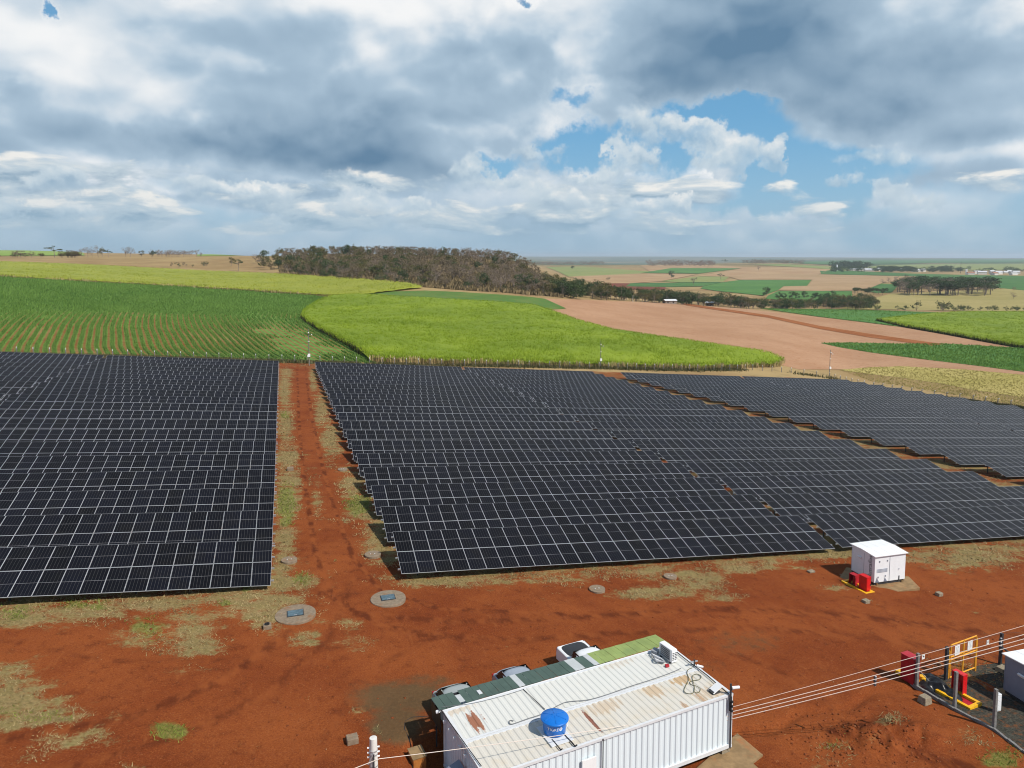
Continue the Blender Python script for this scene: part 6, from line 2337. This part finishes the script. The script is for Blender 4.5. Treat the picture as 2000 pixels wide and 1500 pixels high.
# ------------------------------------------------------------------ trees
def tree_protos(kind, seed, low=False):
    """trunk with limbs, and a crown of leaf-sized faces gathered round the twig ends"""
    rg = random.Random(seed)
    H = 10.0
    tb = MB()
    tips = []
    spec = {
        'brown': dict(th=.24, limbs=7, spread=.36, flat=.85, leaves=620, size=(.30, .66), rad=1.55, mat='leaf_brown'),
        'bare': dict(th=.28, limbs=8, spread=.36, flat=.75, leaves=430, size=(.22, .50), rad=1.5, mat='leaf_grey'),
        'olive': dict(th=.22, limbs=7, spread=.34, flat=.9, leaves=680, size=(.32, .70), rad=1.6, mat='leaf_olive'),
        'green': dict(th=.13, limbs=8, spread=.36, flat=1.0, leaves=820, size=(.38, .78), rad=1.9, mat='leaf_green'),
        'umbrella': dict(th=.50, limbs=7, spread=.52, flat=.34, leaves=420, size=(.34, .70), rad=1.2, mat='leaf_green'),
        'shrub': dict(th=.10, limbs=7, spread=.50, flat=.95, leaves=420, size=(.40, .85), rad=1.9, mat='leaf_green'),
        'slim': dict(th=.30, limbs=7, spread=.20, flat=1.2, leaves=560, size=(.36, .76), rad=1.5, mat='leaf_green'),
    }[kind]
    top = Vector((rg.uniform(-.4, .4), rg.uniform(-.4, .4), H * spec['th']))
    if kind == 'slim':
        top.z = H * .5
    tb.tube((0, 0, -.4), top, .24, .15, 6, cap=False)
    for k in range(spec['limbs']):
        a = 2 * math.pi * (k + rg.uniform(-.35, .35)) / spec['limbs']
        ln = rg.uniform(.65, 1.1)
        out = H * spec['spread'] * ln * rg.uniform(.5, 1)
        zt = top.z + (H - top.z) * rg.uniform(.10, .92) * (1 if spec['flat'] > .5 else .75)
        e = Vector((top.x + out * math.cos(a), top.y + out * math.sin(a), zt))
        mid = top.lerp(e, .5) + Vector((0, 0, .5))
        tb.tube(top, mid, .11, .075, 5, cap=False)
        tb.tube(mid, e, .075, .035, 5, cap=False)
        tips.append(e)
        for j in range(3):
            b2 = a + rg.uniform(-1.1, 1.1)
            l2 = H * rg.uniform(.10, .20)
            e2 = mid.lerp(e, rg.uniform(.2, .9)) + Vector((l2 * math.cos(b2), l2 * math.sin(b2), rg.uniform(.0, 1.3) * spec['flat']))
            tb.tube(mid.lerp(e, .5), e2, .045, .02, 4, cap=False)
            tips.append(e2)
    for k in range(2):
        e = top + Vector((rg.uniform(-.8, .8), rg.uniform(-.8, .8), (H - top.z) * rg.uniform(.75, .98)))
        tb.tube(top, e, .10, .03, 5, cap=False)
        tips.append(e)
    trunk = tb.mesh('trunk', [M['bark']])
    n = spec['leaves'] // (2 if low else 1)
    T = np.array([t[:] for t in tips])
    g = np.random.default_rng(seed)
    idx = g.integers(0, len(T), n)
    r = spec['rad']
    off = g.normal(0, 1, (n, 3))
    off /= np.linalg.norm(off, axis=1)[:, None]
    off *= (g.uniform(0, 1, n) ** .45)[:, None] * r
    off[:, 2] *= (.80 if spec['flat'] > .5 else .4)
    C = T[idx] + off
    C[:, 2] = np.clip(C[:, 2], .25, H * 1.05)
    s = g.uniform(*spec['size'], n) * (1.4 if low else 1)
    d1 = g.normal(0, 1, (n, 3))
    d1 /= np.linalg.norm(d1, axis=1)[:, None]
    d2 = np.cross(d1, g.normal(0, 1, (n, 3)))
    d2 /= np.linalg.norm(d2, axis=1)[:, None]
    a, b = d1 * s[:, None] * .6, d2 * s[:, None] * .38
    V = np.stack([C - a, C + b, C + a, C - b], 1).reshape(-1, 3)
    F = np.arange(4 * n).reshape(-1, 4)
    ct = g.uniform(-.18, .18, len(T))
    tone = np.clip(.5 + ct[idx] + g.normal(0, .22, n), 0, 1)
    crown = np_mesh('crown', V, F, M[spec['mat']], {'leaf_tone': np.repeat(tone, 4)})
    return trunk, crown


PROTO = {}
for ki, k in enumerate(('brown', 'bare', 'olive', 'green', 'umbrella', 'shrub', 'slim')):
    PROTO[k] = [tree_protos(k, 100 + ki * 17 + s) for s in range(4)]


def plant_tree(kind, p, h, label, group=None, cat='tree', wide=1.0, name=None):
    trunk, crown = random.choice(PROTO[kind])
    nm = name or {'brown': 'brown_tree', 'bare': 'bare_tree', 'olive': 'olive_tree', 'green': 'green_tree', 'umbrella': 'umbrella_tree', 'shrub': 'shrub', 'slim': 'tall_tree'}[kind]
    t = empty(nm, p, label, cat, group, random.uniform(0, 6.28))
    s = h / 10
    t.scale = (s * wide * random.uniform(.85, 1.2), s * wide * random.uniform(.85, 1.2), s)
    link('trunk', trunk, t)
    link('crown', crown, t)
    return t


def merge_trees(name, lst):
    """a far mass of trees that reads as one wood"""
    cache = {}
    Vs, Fs, Ts, k = [], [], [], 0
    mats = [M['leaf_brown'], M['leaf_grey'], M['leaf_olive'], M['leaf_green']]
    mi = []
    for kind, p, h, wide in lst:
        i = random.randrange(4)
        if (kind, i) not in cache:
            cr = PROTO[kind][i][1]
            co = np.zeros(len(cr.vertices) * 3, np.float32)
            cr.vertices.foreach_get('co', co)
            tn = np.zeros(len(cr.vertices), np.float32)
            cr.attributes['leaf_tone'].data.foreach_get('value', tn)
            step = 2
            q = len(cr.vertices) // 4
            keep = np.repeat(np.arange(q) % step == 0, 4)
            cache[(kind, i)] = (co.reshape(-1, 3)[keep], tn[keep], cr.materials[0])
        co, tn, mt = cache[(kind, i)]
        a = random.uniform(0, 6.28)
        R2 = np.array([[math.cos(a), -math.sin(a), 0], [math.sin(a), math.cos(a), 0], [0, 0, 1]])
        # keep leaf size up while the crown shrinks
        c4 = co.reshape(-1, 4, 3)
        cen = c4.mean(1, keepdims=True)
        v = (cen * np.array([h / 10 * wide, h / 10 * wide, h / 10]) + (c4 - cen) * 1.5 * (h / 10)).reshape(-1, 3) @ R2.T
        Vs.append(v + np.array(p))
        n = len(v) // 4
        Fs.append(np.arange(4 * n).reshape(-1, 4) + k)
        Ts.append(tn)
        mi += [mats.index(mt)] * n
        k += 4 * n
    me = np_mesh(name, np.vstack(Vs), np.vstack(Fs), mats, {'leaf_tone': np.concatenate(Ts)}, mi=mi)
    return tag(link(name, me), kind='stuff')


KIND_TXT = {'brown': 'brown dry season tree', 'bare': 'grey leafless tree', 'olive': 'olive green tree', 'green': 'dense dark green tree', 'umbrella': 'flat topped dark tree', 'shrub': 'rounded dark green shrub', 'slim': 'slim tall tree'}


def hr(px, py):
    p = gp(px, py)
    return math.hypot(p.x, p.y)


# the wooded hill
front = [(440, 527), (520, 531), (560, 539), (650, 547), (760, 556), (850, 562), (950, 569), (1030, 576), (1100, 581)]
fpx = [f[0] for f in front]
frr = [hr(*f) for f in front]
cand = []
while len(cand) < 600:
    px = random.uniform(492, 1105)
    if px < 560 and random.random() > .28:
        continue
    rf = float(np.interp(px, fpx, frr))
    rb = float(np.interp(px, [445, 560, 700, 900, 1000, 1060, 1105], [740, 760, 770, 740, 700, 560, 470]))
    u = random.random()
    r = rf + 4 + (rb - rf) * u ** 1.35
    if px < 560 and r < rf + 60 and random.random() > .35:
        continue
    p = gpr(px, r)
    if any((p.xy - q[1].xy).length < 4.2 for q in cand[-220:]):
        continue
    w = random.random()
    d = r - rf
    if px > 1060:
        kind = 'green' if w < .6 else 'olive'
    elif px > 900:
        kind = 'bare' if w < .42 else ('brown' if w < .84 else ('olive' if w < .96 else 'green'))
    elif px > 690:
        kind = 'brown' if w < .52 else ('olive' if w < .72 else ('bare' if w < .88 else 'green'))
    else:
        kind = 'brown' if w < .40 else ('olive' if w < .66 else ('bare' if w < .86 else 'green'))
    h = random.uniform(6.5, 10.5) if d > 25 else random.uniform(5.0, 9.5)
    if d < 18 and random.random() < .22:
        kind, h = ('shrub', random.uniform(3.2, 5.5))
    cand.append((r, p, kind, h))
cand.sort(key=lambda c: c[0])
for r, p, kind, h in cand[:230]:
    plant_tree(kind, p, h, KIND_TXT[kind] + ' among the trees of the wooded hill', 'trees on the wooded hill', 'shrub' if kind == 'shrub' else 'tree')
fpoly = [(548, 537), (560, 540), (650, 548), (760, 557), (850, 563), (950, 570), (1030, 577), (1100, 582)]
up = np.array([(p.x, p.y) for p in [gp(*q_) for q_ in fpoly]] + [(p.x, p.y) for p in [gpr(px_, r_) for px_, r_ in ((1105, 470), (1060, 560), (1000, 700), (900, 740), (700, 770), (580, 765), (545, 690))]])
field_like = fill(up)
zz_u = terrain(field_like[0][:, 0], field_like[0][:, 1]) + .15
tag(link('wood_floor', np_mesh('wood_floor', np.column_stack([field_like[0], zz_u]), field_like[1], field_mat('leaf_litter', (0.20, 0.14, 0.075), (0.29, 0.205, 0.115), (0.12, 0.09, 0.05), 0.05, 0.5), smooth=True)), kind='structure')
M['under'] = foliage('dry_undergrowth', (0.10, 0.08, 0.038), (0.36, 0.265, 0.135), .2)
cover('undergrowth', up, 42000, M['under'], (.6, 2.6), (.5, 1.2), (.45, .28))
merge_trees('hill_wood', [(k, p, h, 1.0) for r, p, k, h in cand[230:]])
plant_tree('umbrella', gp(466, 529), 9.5, 'broad dark tree standing alone left of the wooded hill', wide=.85)
plant_tree('olive', gp(452, 520), 8, 'olive tree at the bank just left of the wooded hill')
plant_tree('green', gp(1118, 584), 3.9, 'round dark bush standing before the wood at the bare field edge', None, 'bush', 1.35, 'round_bush')

# the tree line along the valley stream
base = [(1105, 583), (1200, 588.5), (1300, 593.5), (1400, 599), (1480, 604), (1560, 604.5), (1640, 604.5), (1700, 605)]
bpx = [f[0] for f in base]
brr = [hr(*f) for f in base]
val = []
while len(val) < 190:
    px = random.uniform(1108, 1700)
    if px > 1600 and random.random() > .5:
        continue
    if 1288 < px < 1326 or 1376 < px < 1398:
        d0 = 26
    else:
        d0 = 2
    r = float(np.interp(px, bpx, brr)) + d0 + random.random() ** 1.2 * 85
    p = gpr(px, r)
    if any((p.xy - q[1].xy).length < 3.6 for q in val):
        continue
    w = random.random()
    kind = 'green' if w < .55 else ('olive' if w < .8 else ('shrub' if w < .9 else 'brown'))
    h = random.uniform(6.6, 11.0) * (.85 if px > 1450 else 1)
    if kind == 'shrub':
        h *= .6
    val.append((r, p, kind, h))
for r, p, kind, h in val:
    plant_tree(kind, p, h, KIND_TXT[kind] + ' in the tree line along the valley', 'trees along the valley', 'shrub' if kind == 'shrub' else 'tree', 1.25)
plant_tree('bare', gp(1554, 604), 6.5, 'pale pinkish tree at the right part of the valley tree line', wide=1.1)

# the eucalyptus-like grove beyond the pasture
for k in range(72):
    px = random.uniform(1752, 1940)
    py = np.interp(px, [1745, 1800, 1940], [577, 578, 578]) - random.random() ** 1.3 * 16
    plant_tree('slim' if random.random() < .7 else 'bare', gp(px, py), random.uniform(13, 18), 'tall dark tree of the dense grove beyond the dry pasture', 'trees of the grove on the right', wide=1.7)
for px, py, h, kind in ((1768, 544, 9, 'umbrella'), (1725, 556, 9, 'bare'), (1735, 552, 9, 'bare'), (1750, 551, 10, 'bare')):
    plant_tree(kind, gp(px, py), h, KIND_TXT[kind] + (' rising behind the left end of the grove'), 'trees behind the grove', wide=1.2)
# shrubs and trees round the pasture
for px, py, h, kind, lb in ((1622, 583, 8.5, 'green', 'round dark tree on green ground left of the palm rows'), (1980, 584, 7, 'bare', 'lone grey tree on the dry pasture at the right edge'), (1980, 569, 6, 'bare', 'lone grey tree at the top of the dry pasture'),
                            (1938, 608, 4.5, 'shrub', 'small round bush right of the long pasture hedge'), (1496, 578, 10, 'green', 'grey green tree at the left of the far row of round trees'),
                            (1407, 546, 13, 'umbrella', 'broad dark tree alone on the far hillside fields'), (1312, 543, 15, 'green', 'dark round tree alone at the left of the far hillside'), (1355, 558, 13, 'bare', 'grey leafless tree by the pale patch on the far hillside'),
                            (1481, 529, 14, 'bare', 'small pale tree high on the far hillside'), (1416, 516, 22, 'umbrella', 'dark flat topped tree on the far skyline'), (1118, 526, 12, 'green', 'small dark tree on the pale green field by the wood'),
                            (1188, 548, 6, 'shrub', 'small dark bush on the stubble field beyond the wood')):
    plant_tree(kind, gp(px, py), h, lb, None, 'bush' if kind == 'shrub' else 'tree', 1.1)
for k, px in enumerate((1520, 1530, 1546, 1557, 1572, 1590, 1596)):
    plant_tree('green', gp(px, 583 + random.uniform(-.5, .8)), random.uniform(6, 8.5), 'round dark tree in the row beyond the valley tree line', 'row of round trees', wide=1.25)
for k in range(22):
    px, py = random.uniform(1665, 1735), random.uniform(571, 577)
    plant_tree('slim', gp(px, py), random.uniform(5, 7), 'small dark palm like tree in the rows left of the grove', 'small trees in rows', wide=1.3)
for k in range(44):
    px = random.uniform(1600, 1705)
    plant_tree('green' if random.random() < .7 else 'olive', gp(px, 604.5 - random.random() * 12), random.uniform(6.5, 11), 'dark green tree in the clump left of the dry pasture', 'clump left of the pasture', wide=1.25)
for k in range(34):
    px = random.choice([random.uniform(1788, 1858), random.uniform(1860, 1884), random.uniform(1890, 1932), random.uniform(1985, 2040), random.uniform(1940, 1990), random.uniform(1708, 1785)])
    big = 1788 < px < 1858
    plant_tree('shrub', gp(px, 608.5 - random.random() * 2.5), random.uniform(6.0, 8.5) if big else random.uniform(2.6, 5.0), 'dark green shrub of the hedge between pasture and bright cane', 'hedge shrubs by the pasture', 'shrub', 1.0)

# the thin trees on the left skyline
plant_tree('umbrella', gp(107, 503), 13, 'large dark spreading tree on the left skyline', wide=1.15)
for k, (px, h, kind) in enumerate(((160, 10, 'bare'), (172, 12, 'bare'), (180, 9, 'bare'), (192, 13, 'bare'), (200, 11, 'olive'), (212, 9, 'umbrella'), (246, 11, 'bare'), (255, 12, 'bare'), (277, 8, 'olive'), (298, 8, 'green'), (296, 9, 'bare'))):
    plant_tree(kind, gp(px, 502.6), h, KIND_TXT[kind] + ' among the sparse trees on the left skyline', 'sparse trees on the left skyline', wide=.9)
for k in range(30):
    px = random.uniform(306, 395)
    plant_tree('bare', gp(px, 502 - random.uniform(0, .6)), random.uniform(5, 9), 'grey tree in the thin row on the left skyline', 'thin tree row on the left skyline', wide=.9)
for k in range(26):
    px = random.choice([random.uniform(-10, 90), random.uniform(120, 152)])
    plant_tree('olive' if random.random() < .5 else 'brown', gp(px, 503), random.uniform(4, 8), 'low bushy tree at the far left pasture edge', 'bushy trees at the far left', wide=1.3)
for k in range(14):
    px = random.choice([random.uniform(366, 386), random.uniform(392, 404), random.uniform(330, 365)])
    plant_tree('shrub' if random.random() < .6 else 'brown', gp(px, random.uniform(517, 523)), random.uniform(1.5, 4), 'low scrub on the dry slope left of the wooded hill', 'scrub on the dry slope', 'shrub', .9)
# far woods that read as one mass
L = [('bare', gp(random.uniform(1046, 1185), 519 + random.uniform(-1.0, 1.5)), random.uniform(12, 20), 1.6) for _ in range(70)]
L += [('bare', gp(random.uniform(1268, 1392), 523.5 - random.random() * 3.5), random.uniform(14, 26), 1.5) for _ in range(80)]
L += [('bare', gp(random.uniform(1452, 1568), 518 - random.random() * 2), random.uniform(14, 22), 1.7) for _ in range(70)]
merge_trees('far_woods', L)
L = [('green', gp(random.choice([random.uniform(1625, 1700), random.uniform(1708, 1740), random.uniform(1740, 1806), random.uniform(1815, 1850), random.uniform(1850, 2040)]), 529 + random.uniform(-1.5, 4)), random.uniform(9, 17), 1.7) for _ in range(150)]
L += [('green', gp(random.uniform(1630, 1700), 525), random.uniform(20, 30), 1.4) for _ in range(26)]
merge_trees('town_trees', L)

# ------------------------------------------------------------------ far town and farmsteads
hw_ = {}


def house(p, w, d, h, rot, label, group=None, roof='tile_roof', name='house', wall='house_wall'):
    H_ = empty(name, p, label, 'house', group, rot)
    MB().box((0, 0, h / 2), (w, d, h)).build('wall', M[wall], H_)
    b = MB()
    o = .5
    rz = h + d * .22
    for s in (-1, 1):
        b.quad((-w / 2 - o, s * (d / 2 + o), h - .1), (w / 2 + o, s * (d / 2 + o), h - .1), (w / 2 + o, 0, rz), (-w / 2 - o, 0, rz))
    b.tri((-w / 2, -d / 2, h), (-w / 2, d / 2, h), (-w / 2, 0, rz - .1))
    b.tri((w / 2, -d / 2, h), (w / 2, d / 2, h), (w / 2, 0, rz - .1))
    b.build('roof', M[roof], H_)
    if w < 14 and 'town' not in label:
        for x in (-w * .28, w * .2):
            wn = MB().box((x, -d / 2 - .03, h * .55), (1.0, .06, 1.0)).build('window', M['glass_dark'], H_)
        MB().box((0, -d / 2 - .03, 1.0), (.9, .06, 2.0)).build('door', M['bark'], H_)
    return H_


for k in range(30):
    px = random.choice([random.uniform(1655, 1805), random.uniform(1880, 2010)])
    py = 529.5 + random.uniform(-1.2, 1.8) if px < 1820 else 535 + random.uniform(-2, 2.5)
    house(gp(px, py), random.uniform(9, 20), random.uniform(8, 12), random.uniform(4, 7), random.uniform(-.4, .4) - YAW, 'pale house in the far town between dark trees', 'houses of the far town', random.choice(['tile_roof', 'white', 'white']))
for px, py, tp, lb in ((1634.5, 529, 518, 'slender white water tower left of the far town'), (1887, 536, 527, 'white water tower at the right of the far town')):
    p = gp(px, py)
    h = hgt(p, tp) if hgt(p, tp) > 4 else 20
    T_ = empty('water_tower', p, lb, 'water tower')
    MB().tube((0, 0, 0), (0, 0, h), 2.2, 2.2, 14).build('shaft', M['white_clean'], T_)
    MB().lathe([(2.5, h), (2.5, h + 1), (.2, h + 1.6)], 14).build('cap', M['white_clean'], T_)
p = gp(1876, 534)
o = MB().tube((0, 0, 0), (0, 0, 32), .5, .25, 6).build('radio_mast', M['dark_steel'])
o.location = p
tag(o, 'thin dark mast rising over the far town', 'mast')
house(gp(1308, 593.5), 9, 5, 2.6, -YAW + .2, 'low farm shed with pale roof before the valley trees', None, 'white', 'farm_shed', 'bark')
house(gp(1386, 597.5), 6.5, 5, 2.8, -YAW - .3, 'small farmhouse with pink wall and white roof under trees', None, 'white', 'farmhouse', 'concrete')
p = gp(1305, 591.5)
WT = empty('farm_tank', p, 'white box tank standing beside the low farm shed', 'water tank')
MB().box((0, 0, 3.1), (1.8, 1.6, 2.0)).build('tank', M['white_clean'], WT)
for sx in (-.7, .7):
    for sy in (-.6, .6):
        MB().box((sx, sy, 1.05), (.15, .15, 2.1)).build('leg', M['bark'], WT)
for px, py, tp, lb in ((1311, 593, 569, 'pale slender pole rising beside the farm shed'), (1236, 590, 577, 'pale pole before the valley trees at the bare field')):
    p = gp(px, py)
    o = MB().tube((0, 0, 0), (0, 0, hgt(p, tp)), .16, .10, 8).build('farm_pole', M['pole_concrete'])
    o.location = p
    tag(o, lb, 'pole')

# ------------------------------------------------------------------ air between here and the horizon
gm = bpy.data.objects['ground'].data
co = np.zeros(len(gm.vertices) * 3, np.float32)
gm.vertices.foreach_get('co', co)
zmin, zmax = float(co[2::3].min()) - 1.5, max(float(co[2::3].max()) + 20, CAMZ + 6)
HZm = bpy.data.materials.new('air')
HZm.use_nodes = True
nt = HZm.node_tree
nt.nodes.clear()
ou = nt.nodes.new('ShaderNodeOutputMaterial')
pv = nt.nodes.new('ShaderNodeVolumePrincipled')
pv.inputs['Color'].default_value = (0.80, 0.90, 1.0, 1)
pv.inputs['Density'].default_value = 8.0e-5
pv.inputs['Anisotropy'].default_value = 0.1
nt.links.new(pv.outputs[0], ou.inputs['Volume'])
hz = MB().box((0, 0, (zmin + zmax) / 2), (33000, 33000, zmax - zmin)).build('haze', HZm)
tag(hz, kind='stuff')
SC.cycles.volume_bounces = 0
SC.cycles.max_bounces = 4
SC.cycles.diffuse_bounces = 2
SC.cycles.glossy_bounces = 2
SC.cycles.transparent_max_bounces = 8
